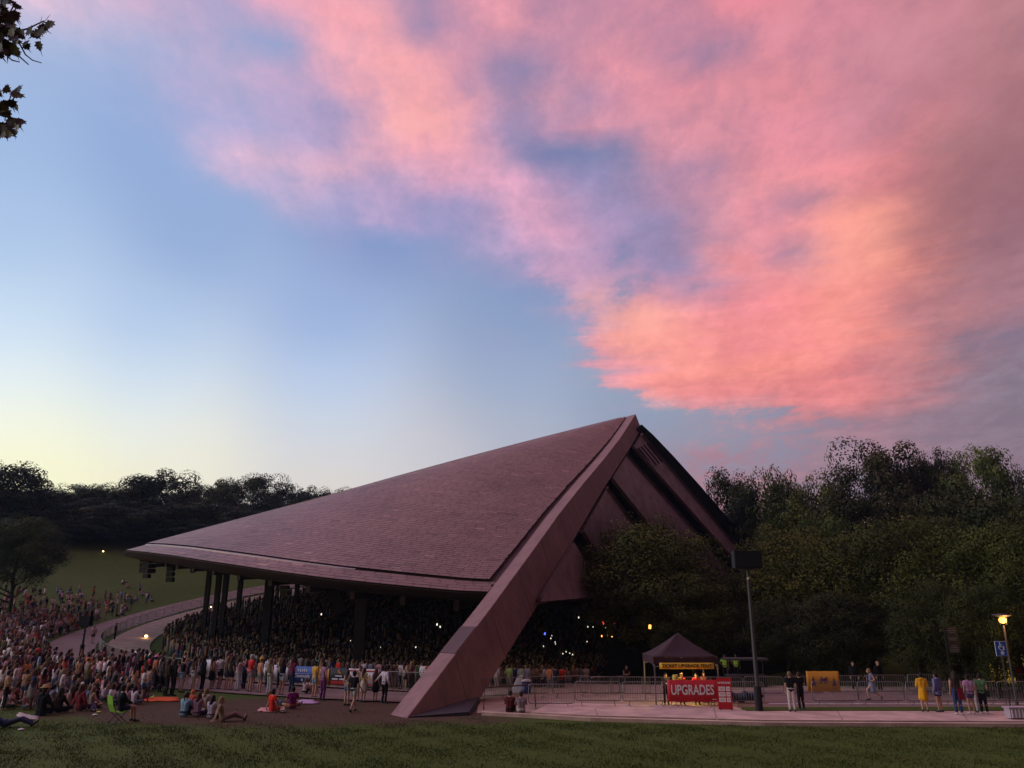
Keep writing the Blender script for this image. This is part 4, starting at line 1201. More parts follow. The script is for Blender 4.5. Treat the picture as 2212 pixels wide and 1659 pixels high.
# ------------------------------------------------------------------ trees
def leaf_mat(name, c0, c1, rough=.75):
    m = mat(name, c0, rough, spec=.15)
    t = m.node_tree; b = t.nodes['Principled BSDF']
    at = node(t, 'ShaderNodeVertexColor'); at.layer_name = 'tone'
    oi = node(t, 'ShaderNodeObjectInfo')
    c = MIX(t, at.outputs['Color'], c0, c1)
    c2 = MIX(t, 1.0, c, oi.outputs['Color'], 'MULTIPLY')
    t.links.new(c2, b.inputs['Base Color'])
    return m
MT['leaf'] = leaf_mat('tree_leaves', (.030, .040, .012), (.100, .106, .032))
MT['bark'] = mat('tree_bark', (.045, .034, .028), .9, noise=(3, .3))

def crown_mesh(name, seed, n_lobe, leaves, leaf, shape='round', gap=.0):
    """unit crown about 1 wide/1 tall (z 0..1): leaf clumps in many uneven lobes"""
    g = np.random.default_rng(seed)
    V = []; T = []
    lob = []
    tries = 0
    while len(lob) < n_lobe and tries < 9000:
        tries += 1
        p = g.uniform(-1, 1, 3)
        z = (p[2] + 1) / 2
        if shape == 'round': rad = .5 * math.sqrt(max(0, 1 - (2 * z - .95) ** 2)) * 1.0
        elif shape == 'tall': rad = .46 * (math.sin(math.pi * min(1, z * .93 + .07)) ** .55)
        elif shape == 'cone': rad = .5 * (1 - z) ** .75 * min(1, z * 7 + .15)
        elif shape == 'vase': rad = .5 * min(1., .25 + z * 1.2) * math.sqrt(max(0, 1 - max(0, z - .55) ** 2 * 4.2))
        else: rad = .5
        rr = math.hypot(p[0], p[1]) * .5
        if rr > rad or rad < .03: continue
        if rr < rad * .4 and .15 < z < .7 and g.random() < .6: continue
        lob.append((p[0] * .5, p[1] * .5, z, g.uniform(.09, .17) * (1.0 if shape != 'cone' else .7)))
    per = leaves // len(lob)
    for (x, y, z, r) in lob:
        n = per
        d = g.normal(size=(n, 3)); d /= np.linalg.norm(d, axis=1)[:, None]
        rad = r * g.uniform(.7, 1.06, n)
        c = np.array([x, y, z]) + d * rad[:, None] * np.array([1, 1, .8])
        # leaf normals: outward, strongly jittered
        nn_ = d + g.normal(size=(n, 3)) * .34 + np.array([0, 0, .25]); nn_ /= np.linalg.norm(nn_, axis=1)[:, None]
        a = np.cross(nn_, g.normal(size=(n, 3))); a /= np.linalg.norm(a, axis=1)[:, None]
        b = np.cross(nn_, a)
        s = leaf * g.uniform(.6, 1.4, n)[:, None]
        q = np.stack([c - a * s, c + b * s * .6, c + a * s, c - b * s * .6], 1)
        V.append(q.reshape(-1, 3))
        tone = np.clip(.36 + .3 * d[:, 2] + g.normal(0, .26) + g.normal(0, .05, n), 0, 1)  # lobe tops lighter, undersides darker: light from above put into the leaf colour
        T.append(np.repeat(tone, 4))
    V = np.concatenate(V); T = np.concatenate(T)
    me = bpy.data.meshes.new(name)
    nq = len(V) // 4
    me.vertices.add(len(V)); me.vertices.foreach_set('co', V.astype('f').ravel())
    me.loops.add(len(V)); me.loops.foreach_set('vertex_index', np.arange(len(V), dtype='i'))
    me.polygons.add(nq); me.polygons.foreach_set('loop_start', np.arange(0, len(V), 4, dtype='i')); me.polygons.foreach_set('loop_total', np.full(nq, 4, 'i'))
    me.update(calc_edges=True)
    ca = me.color_attributes.new('tone', 'FLOAT_COLOR', 'CORNER')
    arr = np.ones((len(T), 4), 'f'); arr[:, :3] = T[:, None]
    ca.data.foreach_set('color', arr.ravel())
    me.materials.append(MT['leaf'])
    return me
def trunk_mesh(name, seed, spread=.33):
    r = random.Random(seed); mb = MB()
    pts = [(0, 0, -.08), (0, 0, 0), (.012, -.01, .25), (-.01, .01, .5), (.01, 0, .8)]
    mb.tube(pts, [.034, .026, .02, .015, .006], 7)
    for k in range(9):
        z = r.uniform(.25, .62); a = r.uniform(0, 6.28); L = r.uniform(.18, spread)
        e = (math.cos(a) * L, math.sin(a) * L, z + r.uniform(.12, .3))
        m_ = (e[0] * .5, e[1] * .5, z + .05)
        mb.tube([(0, 0, z - .02), m_, e], [.011, .007, .002], 5)
        for q in range(2):
            e2 = (e[0] + r.uniform(-.1, .1), e[1] + r.uniform(-.1, .1), e[2] + r.uniform(.03, .12))
            mb.tube([m_, e2], [.005, .0015], 4)
    me = bpy.data.meshes.new(name); me.from_pydata(mb.v, [], mb.f); me.materials.append(MT['bark']); me.update()
    return me
CR = {
 'big': [crown_mesh('crown', 1, 100, 22000, .0135, 'round'), crown_mesh('crown', 2, 105, 22000, .0135, 'tall')],
 'near': [crown_mesh('crown', 3, 190, 46000, .0090, 'round'), crown_mesh('crown', 4, 180, 46000, .0090, 'vase'), crown_mesh('crown', 13, 190, 46000, .0090, 'tall')],
 'open': [crown_mesh('crown', 5, 64, 20000, .0115, 'vase'), crown_mesh('crown', 6, 60, 20000, .0115, 'round')],
 'cone': [crown_mesh('crown', 7, 80, 13000, .0120, 'cone')],
}
TRK = [trunk_mesh('trunk', 1), trunk_mesh('trunk', 2), trunk_mesh('trunk', 3)]
def tree(label, kind, X, dist, Ytop, W, group=None, tint=(1, 1, 1), base=None, low=.12, idx=None, cat='tree', z=None):
    """X, Ytop, W (crown width) on the 2212 print; dist metres from the camera"""
    d = pdir(X, Ytop); h = math.hypot(d.x, d.y)
    x, y = d.x / h * dist, d.y / h * dist
    ztop = CAM_H + d.z / h * dist
    g = ground_z(x, y) if z is None else z
    Ht = max(2., ztop - g)
    wd = W / 2212 * 1024 / FPX * dist
    r = rng
    t = empty("tree", (x, y, g), r.uniform(0, 6.28))
    tag(t, label, cat, group)
    crs = CR[kind]; me = crs[(idx if idx is not None else r.randrange(len(crs))) % len(crs)]
    c = link(bpy.data.objects.new("crown", me), t)
    c.location = (0, 0, Ht * low); c.scale = (wd, wd, Ht * (1 - low) * .96); c.color = (*tint, 1)
    k = link(bpy.data.objects.new("trunk", r.choice(TRK)), t)
    k.scale = (Ht * .85, Ht * .85, Ht * .80)
    return t
DK = (.68, .72, 1.1); BL = (.62, .74, 1.35); OL = (1.7, 1.45, .8); MG = (1., 1., 1.); RD = (.8, .62, .62)  # the bluest tint puts distance haze into the leaf colour
def crest(X):
    p = ground_hit(min(X, 640), 1192)
    if p is None: return 165
    return math.hypot(p.x, p.y)
# wood beyond the hill on the left: x, distance, top, width
GL = "trees of the wood along the hill crest"
for i, (X, D, Y, W, k, tn, lb) in enumerate([
  (-30, 150, 1010, 160, 'big', BL, "tall dark tree cut by the photo edge at the far left of the wood"),
  (15, 138, 984, 130, 'big', BL, "tallest tree at the left end of the hill crest wood"),
  (70, 176, 1052, 110, 'big', BL, "low dark tree right of the tallest one at the left end of the wood"),
  (112, 185, 1056, 90, 'big', BL, "lowest tree in the dip of the wood, above the left crowd"),
  (160, 178, 1046, 100, 'big', DK, "round tree right of the dip in the hill crest wood"),
  (205, 185, 1040, 80, 'big', BL, "narrow dark tree left of the pale green one on the crest"),
  (245, 165, 1042, 110, 'big', MG, "paler green tree left of the crest's high domed tree"),
  (300, 175, 1030, 90, 'big', DK, "shoulder tree joined to the left of the high domed tree"),
  (370, 172, 1014, 150, 'big', DK, "high domed tree standing above the left wood"),
  (425, 185, 1052, 70, 'open', BL, "small tree filling the dip right of the high domed tree"),
  (462, 182, 1040, 80, 'open', MG, "ragged tree right of the dip in the wood"),
  (512, 180, 1026, 100, 'open', MG, "open-crowned tree showing sky through its top, left of its twin"),
  (570, 182, 1024, 110, 'open', DK, "open-crowned tree showing sky through its top, right of its twin"),
  (628, 190, 1046, 90, 'big', DK, "dark tree where the wood starts to drop behind the roof"),
  (680, 195, 1050, 90, 'big', BL, "dark tree half sunk behind the sloping roof edge"),
  (735, 200, 1056, 80, 'open', DK, "last small tree of the wood touching the roof edge"),
  (925, 200, 1008, 40, 'open', DK, "tree top just peeping over the middle of the roof edge")]):
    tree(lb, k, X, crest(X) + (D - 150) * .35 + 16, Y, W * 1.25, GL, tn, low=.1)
# understorey in front of that wood
GU = "understorey trees under the hill crest wood"
lbs = ["bushy tree low at the wood's left end, behind the lone round tree", "bushy tree low in the wood just right of the lone round tree", "bushy tree low in the wood under its dip",
  "pale bushy tree low in the wood left of the high domed tree", "bushy tree low in the wood under the high domed tree", "bushy tree low in the wood right under the high domed tree", "front bushy tree above the tiny orange light",
  "bushy tree low in the wood right of the dip after the domed tree", "bushy tree low in the wood above the roof tip", "front bushy tree left of the tiny orange light", "bushy tree low under the open-crowned pair", "bushy tree low under the last dark trees by the roof", "front bushy tree directly at the roof tip"]
for i, (X, D, Y, W) in enumerate([(0, 132, 1090, 150), (120, 150, 1100, 130), (190, 152, 1080, 120), (250, 152, 1090, 150), (330, 155, 1075, 150), (400, 150, 1085, 130), (300, 146, 1120, 120), (460, 158, 1080, 130), (520, 158, 1090, 120), (160, 142, 1125, 110), (590, 165, 1078, 130), (660, 170, 1080, 110), (380, 146, 1120, 110)]):
    tree(lbs[i % len(lbs)], 'big', X, crest(X) + 9 + (i % 3) * 3, Y, W * 1.2, GU, (BL, DK, BL, MG)[i % 4] if i != 3 else MG, low=.0)
tree("lone round tree standing on the open hill lawn at the left", 'near', 56, 105, 1106, 145, None, (.95, 1.1, 1.15), low=.36, idx=0)
# right-hand wood
GR = "tall trees of the wood right of the pavilion"
for i, (X, D, Y, W, k, tn, lb) in enumerate([
  (1560, 124, 1010, 110, 'open', RD, "tree with open crown just right of the pavilion's raking edge"),
  (1612, 122, 1040, 100, 'big', DK, "dark full tree between the raking edge and the pointed olive tree"),
  (1655, 120, 988, 110, 'big', (1.2, 1.2, .8), "pointed olive tree of the second row right of the pavilion"),
  (1700, 126, 1014, 70, 'open', RD, "thin dark tree between the olive and the yellowish tree tops"),
  (1750, 116, 1008, 110, 'big', OL, "yellowish domed tree left of the big dark oak"),
  (1800, 130, 1025, 60, 'open', RD, "small wispy tree at the left foot of the big dark oak"),
  (1885, 125, 950, 190, 'open', RD, "big dark oak, the tallest crown left of the notch, sky through it"),
  (1975, 130, 985, 110, 'open', RD, "dark crown low between the big oak and the pale round tree"),
  (2020, 128, 968, 90, 'open', RD, "dark spreading crown just left of the pale round tree"),
  (2100, 120, 945, 120, 'open', (1.5, 1.55, 1.0), "pale green round tree, highest of the right wood"),
  (2160, 118, 965, 60, 'cone', (.9, .95, .8), "feathery pointed tree right of the pale round one"),
  (2198, 116, 952, 60, 'cone', (.9, .9, .8), "feathery pointed tree at the right edge of the photo"),
  (2260, 112, 960, 120, 'big', DK, "tall tree cut by the right edge of the photo"),
  (1650, 122, 1075, 110, 'big', (.7, .72, .62), "dark leafy tree at the foot of the raking edge"),
  (1700, 92, 1078, 150, 'big', (1.45, 1.5, .9), "bright-tipped bushy tree in the second row, left part"),
  (1770, 86, 1090, 100, 'big', (1.2, 1.4, .95), "green bushy tree below the yellowish domed one"),
  (1825, 100, 1050, 150, 'big', (.68, .6, .6), "brown-green broad tree under the big dark oak"),
  (1870, 84, 1118, 90, 'big', (1.6, 1.5, .8), "small rounded olive tree in the middle of the right wood"),
  (1940, 104, 1050, 160, 'big', RD, "dark broad tree under the notch of the right wood"),
  (1978, 82, 1112, 95, 'big', (1.6, 1.65, .95), "lighter pointed tree below the notch of the right wood"),
  (2060, 96, 1040, 170, 'big', (.66, .6, .55), "dark broad tree under the pale round one"),
  (2170, 92, 1040, 160, 'big', (.7, .7, .55), "dark broad tree at the right under the feathery tops")]):
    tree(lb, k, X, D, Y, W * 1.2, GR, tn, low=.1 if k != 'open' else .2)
GN = "leafy trees behind the fences right of the leg"
for i, (X, D, Y, W, tn, lb, ix, lw) in enumerate([
  (1395, 66, 1108, 250, (1.35, 1.15, .6), "broad domed tree in front of the stage house's sloping roof", 0, .24),
  (1485, 62, 1228, 180, (1.0, .85, .5), "lower tree leaning against the right side of the broad domed one", 2, .22),
  (1700, 70, 1150, 190, (1.35, 1.05, .5), "rusty olive tree right behind the black box on the tall pole", 1, .2),
  (1745, 66, 1140, 220, (1.25, 1.0, .5), "wide olive tree second right of the tall pole", 0, .2),
  (1850, 64, 1135, 210, (1.05, .85, .48), "wide brownish tree above the orange banner", 2, .2),
  (1950, 62, 1122, 220, (.9, .8, .48), "dark tree above the running woman", 1, .18),
  (2050, 60, 1122, 190, (1.0, .92, .5), "dense tree above the yellow jacket and blue hoodie pair", 0, .18),
  (2150, 58, 1118, 200, (.95, 1.0, .55), "dense green tree behind the lit street lamp", 2, .16),
  (2245, 56, 1105, 170, (.9, .85, .5), "tree cut by the right photo edge behind the street lamp", 1, .16),
  (1585, 74, 1232, 150, (.6, .55, .42), "dark tree in the gap left of the tall pole", 2, .2),
  (1330, 78, 1200, 130, (.5, .5, .42), "small dark tree between the leg and the broad domed tree", 0, .2),
  (2010, 54, 1240, 150, (.55, .55, .36), "low dark bushy tree left of the parking sign", 0, .12),
  (2120, 52, 1265, 120, (.62, .64, .4), "low green bushy tree just left of the street lamp", 1, .12),
  (1800, 58, 1270, 170, (.5, .45, .35), "low dark tree over the orange banner", 2, .18),
  (1690, 60, 1285, 150, (.5, .45, .35), "low dark tree right of the tall pole", 0, .2)]):
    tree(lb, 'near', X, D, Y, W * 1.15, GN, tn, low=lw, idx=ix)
# shade-dark wood behind them
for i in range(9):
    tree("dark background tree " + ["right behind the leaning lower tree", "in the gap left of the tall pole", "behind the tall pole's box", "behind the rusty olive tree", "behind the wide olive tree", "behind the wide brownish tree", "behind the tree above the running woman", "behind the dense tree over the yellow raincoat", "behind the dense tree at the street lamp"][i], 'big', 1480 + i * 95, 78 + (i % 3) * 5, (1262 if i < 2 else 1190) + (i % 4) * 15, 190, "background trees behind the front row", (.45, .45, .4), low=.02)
# ------------------------------------------------------------------ people
MT['cloth'] = mat('clothing', (.5, .5, .5), .85, spec=.1, objcol=True, noise=(9, .10))
MT['skin'] = mat('skin', (.42, .23, .16), .6, spec=.25, objcol=True)
MT['hair'] = mat('hair', (.03, .02, .015), .7, spec=.2, objcol=True)
def rnd_mat(name, cols, rough=.8):
    m = mat(name, cols[0], rough, spec=.15); t = m.node_tree; b = t.nodes['Principled BSDF']
    oi = node(t, 'ShaderNodeObjectInfo'); r = node(t, 'ShaderNodeValToRGB'); cr = r.color_ramp; cr.interpolation = 'CONSTANT'
    while len(cr.elements) < len(cols): cr.elements.new(.5)
    for i in range(len(cols)): cr.elements[i].position = i / len(cols)
    for i in range(len(cols)): cr.elements[i].color = (*cols[i], 1)
    n = node(t, 'ShaderNodeTexWhiteNoise', noise_dimensions='1D')
    t.links.new(M_(t, 'ADD', oi.outputs['Random'], len(cols) * 1.37), n.inputs['W'])
    t.links.new(n.outputs['Value'], r.inputs[0]); t.links.new(r.outputs[0], b.inputs['Base Color']); return m
SK = [(.48, .27, .19), (.42, .23, .16), (.52, .31, .23), (.30, .16, .10), (.15, .08, .05), (.45, .25, .18)]
HR = [(.018, .012, .010), (.05, .025, .015), (.03, .018, .012), (.20, .12, .06), (.30, .20, .10), (.09, .035, .018), (.012, .010, .010)]
BT = [(.02, .02, .03), (.05, .08, .14), (.10, .14, .22), (.03, .03, .03), (.25, .23, .2), (.012, .012, .015), (.14, .18, .26), (.32, .26, .2)]
MT['skin_r'] = rnd_mat('skin_mixed', SK, .6); MT['bottom_r'] = rnd_mat('bottoms_mixed', BT); MT['hair_r'] = rnd_mat('hair_mixed', HR)

V3 = Vector
def pose(name):
    P = dict(pel=V3((0, 0, .95)), wai=V3((0, 0, 1.10)), che=V3((0, .0, 1.30)), nek=V3((0, -.01, 1.46)), hed=V3((0, .02, 1.59)))
    def side(s, **k):
        for a, b in k.items(): P[a + s] = V3(b)
    for s, q in (('L', -1), ('R', 1)):
        side(s, hip=(q * .085, 0, .93), kne=(q * .095, .025, .50), ank=(q * .105, -.02, .085), toe=(q * .13, .13, .035), sho=(q * .175, -.005, 1.40), elb=(q * .225, -.04, 1.13), wri=(q * .225, .05, .90), han=(q * .215, .08, .81))
    def low(z0, dy=0.0, lean=0.0):   # seated trunk with the pelvis at z0
        P['pel'] = V3((0, dy, z0)); P['wai'] = V3((0, dy - lean * .3, z0 + .15)); P['che'] = V3((0, dy - lean * .6, z0 + .36)); P['nek'] = V3((0, dy - lean * .8 + .01, z0 + .52)); P['hed'] = V3((0, dy - lean * .8 + .05, z0 + .65))
        for s, q in (('L', -1), ('R', 1)):
            P['hip' + s] = V3((q * .09, dy + .02, z0 - .01)); P['sho' + s] = V3((q * .175, dy - lean * .75, z0 + .46))
    if name == 'phone':
        side('R', elb=(.27, .16, 1.28), wri=(.17, .30, 1.48), han=(.12, .33, 1.56)); side('L', elb=(-.25, .10, 1.18), wri=(-.08, .28, 1.40), han=(-.02, .32, 1.47))
    elif name == 'raise':
        side('R', elb=(.26, .02, 1.62), wri=(.22, .05, 1.86), han=(.21, .06, 1.95)); side('L', elb=(-.27, .03, 1.62), wri=(-.2, .06, 1.86), han=(-.19, .06, 1.95))
    elif name == 'folded':
        side('R', elb=(.235, .02, 1.14), wri=(-.02, .19, 1.15), han=(-.10, .17, 1.18)); side('L', elb=(-.235, .02, 1.14), wri=(.02, .16, 1.10), han=(.10, .15, 1.12))
    elif name == 'hip':
        side('R', elb=(.33, -.08, 1.17), wri=(.17, .03, 1.02), han=(.12, .08, 1.0)); side('L', elb=(-.24, -.03, 1.13), wri=(-.24, .06, .9), han=(-.23, .09, .81))
        side('L', kne=(-.12, .07, .51), ank=(-.17, .04, .085), toe=(-.22, .18, .035))
    elif name == 'walk':
        side('L', kne=(-.09, .19, .53), ank=(-.09, .27, .10), toe=(-.1, .42, .07), elb=(-.23, -.14, 1.15), wri=(-.22, -.12, .92), han=(-.22, -.11, .83))
        side('R', kne=(.09, -.03, .51), ank=(.09, -.30, .15), toe=(.09, -.19, .04), elb=(.23, .05, 1.14), wri=(.22, .24, .98), han=(.21, .30, .92))
    elif name == 'run':
        side('L', kne=(-.09, .30, .62), ank=(-.09, .22, .22), toe=(-.1, .36, .16), elb=(-.23, -.12, 1.15), wri=(-.2, .08, 1.08), han=(-.19, .14, 1.13))
        side('R', kne=(.09, -.10, .52), ank=(.09, -.42, .30), toe=(.09, -.42, .16), elb=(.23, -.02, 1.14), wri=(.14, .20, 1.22), han=(.1, .26, 1.3))
        P['nek'] = V3((0, .05, 1.45)); P['hed'] = V3((0, .1, 1.57))
    elif name == 'reach':
        side('L', elb=(-.40, .02, 1.22), wri=(-.60, .05, 1.05), han=(-.68, .06, 1.0)); side('R', elb=(.25, -.05, 1.13), wri=(.27, .03, .9), han=(.27, .06, .82))
    elif name == 'cross':
        low(.14)
        for s, q in (('L', -1), ('R', 1)): side(s, kne=(q * .34, .30, .20), ank=(-q * .06, .34, .09), toe=(-q * .16, .40, .06), elb=(q * .26, .08, .38), wri=(q * .20, .28, .27), han=(q * .13, .32, .27))
    elif name == 'legs':
        low(.13, 0, .16)
        for s, q in (('L', -1), ('R', 1)): side(s, kne=(q * .11, .44, .20 + (.10 if q > 0 else 0)), ank=(q * .13, .84, .08), toe=(q * .16, .87, .21), elb=(q * .27, -.22, .34), wri=(q * .27, -.30, .09), han=(q * .28, -.36, .035))
    elif name == 'hug':
        low(.13, 0, -.08)
        for s, q in (('L', -1), ('R', 1)): side(s, kne=(q * .13, .34, .50), ank=(q * .13, .50, .085), toe=(q * .14, .64, .035), elb=(q * .26, .18, .38), wri=(q * .10, .42, .36), han=(-q * .03, .47, .36))
    elif name == 'side':
        low(.13, 0, .05)
        for s, q in (('L', -1), ('R', 1)): side(s, kne=(.28 + q * .06, .30, .12 + .06 * (q > 0)), ank=(.62, .10 + q * .06, .09), toe=(.74, .08 + q * .06, .06), elb=(q * .27, -.02, .36), wri=(q * .26, .06 - .2 * (q < 0), .14), han=(q * .26, .12 - .2 * (q < 0), .06))
    elif name == 'chair':
        low(.50, 0, .05)
        for s, q in (('L', -1), ('R', 1)): side(s, kne=(q * .13, .43, .52), ank=(q * .13, .46, .10), toe=(q * .14, .60, .04), elb=(q * .26, .05, .76), wri=(q * .2, .26, .66), han=(q * .15, .33, .66))
    elif name == 'recline':
        P.update(pel=V3((0, 0, .13)), wai=V3((0, -.16, .19)), che=V3((0, -.36, .32)), nek=V3((0, -.5, .44)), hed=V3((0, -.56, .58)))
        for s, q in (('L', -1), ('R', 1)): side(s, hip=(q * .09, .02, .12), kne=(q * .12, .45, .26), ank=(q * .15, .84, .09), toe=(q * .2, .92, .18), sho=(q * .18, -.42, .40), elb=(q * .28, -.55, .14), wri=(q * .24, -.38, .06), han=(q * .22, -.3, .05))
    return P
SEATED = {'cross', 'legs', 'hug', 'side', 'chair', 'recline'}
def lp(a, b, t): return a + (b - a) * t
def cones(part, P, var, seated, hero=True):
    """list of (p1, r1, p2, r2)"""
    C = []; A = lambda a, ra, b, rb: C.append((a, ra, b, rb))
    X = V3((1, 0, 0))
    sh = (P['shoR'] - P['shoL']).normalized()
    def trunk(g, z0=0.0):
        A(P['pel'] - sh * .06, .105 + g, P['pel'] + sh * .06, .105 + g)
        A(P['pel'] - sh * .06, .105 + g, P['wai'] - sh * .045, .092 + g); A(P['pel'] + sh * .06, .105 + g, P['wai'] + sh * .045, .092 + g)
        A(P['wai'] - sh * .045, .092 + g, P['che'] - sh * .075, .105 + g); A(P['wai'] + sh * .045, .092 + g, P['che'] + sh * .075, .105 + g)
        A(P['che'] - sh * .075, .105 + g, P['shoL'] + sh * .03, .062 + g); A(P['che'] + sh * .075, .105 + g, P['shoR'] - sh * .03, .062 + g)
        A(P['shoL'] + sh * .02, .06 + g, P['shoR'] - sh * .02, .06 + g)
    if part == 'body':
        trunk(-.012)
        A(P['shoL'] + sh * .08, .05, P['nek'], .052); A(P['shoR'] - sh * .08, .05, P['nek'], .052)
        A(P['nek'], .054, P['hed'] - V3((0, .01, .05)), .052)
        h = P['hed']; A(h + V3((0, -.012, .035)), .092, h + V3((0, .018, -.045)), .066)
        A(h + V3((0, .05, -.07)), .03, h + V3((0, .06, -.08)), .028)            # chin
        A(h + V3((0, .088, .01)), .012, h + V3((0, .104, -.022)), .014)         # nose
        for q in (-1, 1):
            A(h + V3((q * .09, -.005, .012)), .012, h + V3((q * .09, -.01, -.02)), .009)   # ears
            A(h + V3((q * .033, .083, .018)), .012, h + V3((q * .033, .084, .018)), .012)  # brow and eye
        A(h + V3((-.02, .082, -.052)), .010, h + V3((.02, .082, -.052)), .010)             # mouth
        for s, q in (('L', -1), ('R', 1)):
            A(P['hip' + s], .085, P['kne' + s], .056)
            m = lp(P['kne' + s], P['ank' + s], .3) + V3((0, -.012, 0)); A(P['kne' + s], .053, m, .056); A(m, .056, P['ank' + s], .035)
            A(P['ank' + s] - V3((0, .03, .03)), .036, P['toe' + s], .030)
            A(P['sho' + s], .052, P['elb' + s], .040); A(P['elb' + s], .039, P['wri' + s], .026)
            w, hd = P['wri' + s], P['han' + s]; d = (hd - w).normalized(); sdv = d.cross(V3((0, 1, 0)) if abs(d.y) < .8 else V3((0, 0, 1))).normalized(); nv = d.cross(sdv)
            A(w, .026, hd, .031)
            if hero:
                for k, L in enumerate((.062, .074, .070, .054)):
                    b0 = hd + sdv * (-.026 + .0175 * k) + d * .012; b1 = b0 + d * L * .55 + nv * .006; A(b0, .0115, b1, .0105); A(b1, .0105, b1 + d * L * .5 + nv * .018, .009)
                A(w + d * .025 - sdv * .022, .014, w + d * .06 - sdv * .056, .012); A(w + d * .06 - sdv * .056, .012, w + d * .09 - sdv * .062 + nv * .01, .010)
    elif part == 'top':
        trunk(.014)
        if var != 'tank':
            f = 1.0 if var in ('long', 'hoodie') else .55
            for s in 'LR':
                g = .02 if var == 'hoodie' else .012
                A(P['sho' + s], .055 + g, lp(P['sho' + s], P['elb' + s], f), .045 + g)
                if f == 1.0: A(P['elb' + s], .043 + g, lp(P['elb' + s], P['wri' + s], .92), .033 + g)
        if var == 'hoodie': A(P['nek'] - V3((.05, .05, .01)), .06, P['nek'] - V3((-.05, .05, .01)), .06); A(P['pel'] - sh * .06 - V3((0, 0, .12)), .13, P['pel'] + sh * .06 - V3((0, 0, .12)), .13)
    elif part == 'bottom':
        if var in ('trousers', 'shorts'):
            A(P['pel'] - sh * .06 + V3((0, 0, .03)), .118, P['pel'] + sh * .06 + V3((0, 0, .03)), .118)
            A(P['pel'] - sh * .06, .12, P['hipL'], .10); A(P['pel'] + sh * .06, .12, P['hipR'], .10)
            for s in 'LR':
                f = 1.0 if var == 'trousers' else .42
                A(P['hip' + s], .103, lp(P['hip' + s], P['kne' + s], f), .073 if var == 'trousers' else .096)
                if var == 'trousers': A(P['kne' + s], .072, lp(P['kne' + s], P['ank' + s], .9), .058)
        else:
            L = .34 if var == 'skirt' else (.48 if var == 'dress' else .82)
            if seated:
                for s in 'LR': A(P['hip' + s], .125, lp(P['hip' + s], P['kne' + s], .95), .10)
                A(P['pel'] - sh * .06, .13, P['pel'] + sh * .06, .13)
            else:
                A(P['wai'], .105, P['pel'] - V3((0, 0, .02)), .165)
                for q in (-1, 1):
                    A(P['pel'] + sh * .05 * q, .13, P['pel'] + sh * .09 * q - V3((0, 0, L)), .135 if var != 'maxi' else .15)
                A(P['pel'] - V3((0, -.03, .02)), .14, P['pel'] - V3((0, -.06, L)), .14); A(P['pel'] - V3((0, .03, .02)), .14, P['pel'] - V3((0, .06, L)), .14)
    elif part == 'hair':
        h = P['hed']
        A(h + V3((0, -.022, .045)), .100, h + V3((0, -.03, -.015)), .088)
        if var == 'long':
            A(h + V3((0, -.05, 0)), .09, h + V3((0, -.085, -.16)), .085); A(h + V3((-.04, -.08, -.14)), .07, h + V3((-.05, -.10, -.33)), .05); A(h + V3((.04, -.08, -.14)), .07, h + V3((.05, -.10, -.34)), .05)
            for q in (-1, 1): A(h + V3((q * .075, -.01, .02)), .035, h + V3((q * .09, .0, -.15)), .035)
        elif var == 'pony':
            A(h + V3((0, -.11, .05)), .035, h + V3((0, -.17, .0)), .04); A(h + V3((0, -.17, .0)), .04, h + V3((0, -.15, -.2)), .02)
        elif var == 'bun': A(h + V3((0, -.08, .12)), .05, h + V3((0, -.085, .13)), .05)
        elif var == 'curly':
            for k in range(9):
                a = k * 2.4; A(h + V3((.075 * math.cos(a), -.04 + .05 * math.sin(a), .05 - .02 * k)), .06, h + V3((.08 * math.cos(a), -.05 + .05 * math.sin(a), .03 - .02 * k)), .055)
    elif part == 'shoes':
        for s in 'LR':
            A(P['ank' + s] - V3((0, .035, .038)), .045, P['toe' + s] + V3((0, .01, -.002)), .036)
            A(P['ank' + s] - V3((0, .0, .0)), .042, P['ank' + s] - V3((0, .035, .035)), .045)
    return C
SPH = []
def _sph(n=10, m=7):
    v = []; f = []
    for j in range(m + 1):
        th = math.pi * j / m
        for i in range(n): v.append((math.sin(th) * math.cos(2 * math.pi * i / n), math.sin(th) * math.sin(2 * math.pi * i / n), math.cos(th)))
    return v, m, n
def cone_verts(mb, a, ra, b, rb, n=10):
    a, b = V3(a), V3(b); d = b - a; L = d.length
    if L < 1e-5: d = V3((0, 0, 1e-4)); L = 1e-4; b = a + d
    t = d / L; up = V3((0, 0, 1)) if abs(t.z) < .9 else V3((1, 0, 0)); u = t.cross(up).normalized(); w = t.cross(u)
    rings = []
    for k in range(4): 
        th = math.pi / 2 * (k + .35) / 4; rings.append((a - t * ra * math.cos(th), ra * math.sin(th)))
    rings.append((a, ra)); rings.append((b, rb))
    for k in range(3, -1, -1):
        th = math.pi / 2 * (k + .35) / 4; rings.append((b + t * rb * math.cos(th), rb * math.sin(th)))
    v = [c + (u * math.cos(2 * math.pi * i / n) + w * math.sin(2 * math.pi * i / n)) * r for c, r in rings for i in range(n)]
    f = [(j * n + i, j * n + (i + 1) % n, (j + 1) * n + (i + 1) % n, (j + 1) * n + i) for j in range(len(rings) - 1) for i in range(n)]
    f += [tuple(range(n - 1, -1, -1)), tuple((len(rings) - 1) * n + k for k in range(n))]
    mb.add(v, f)
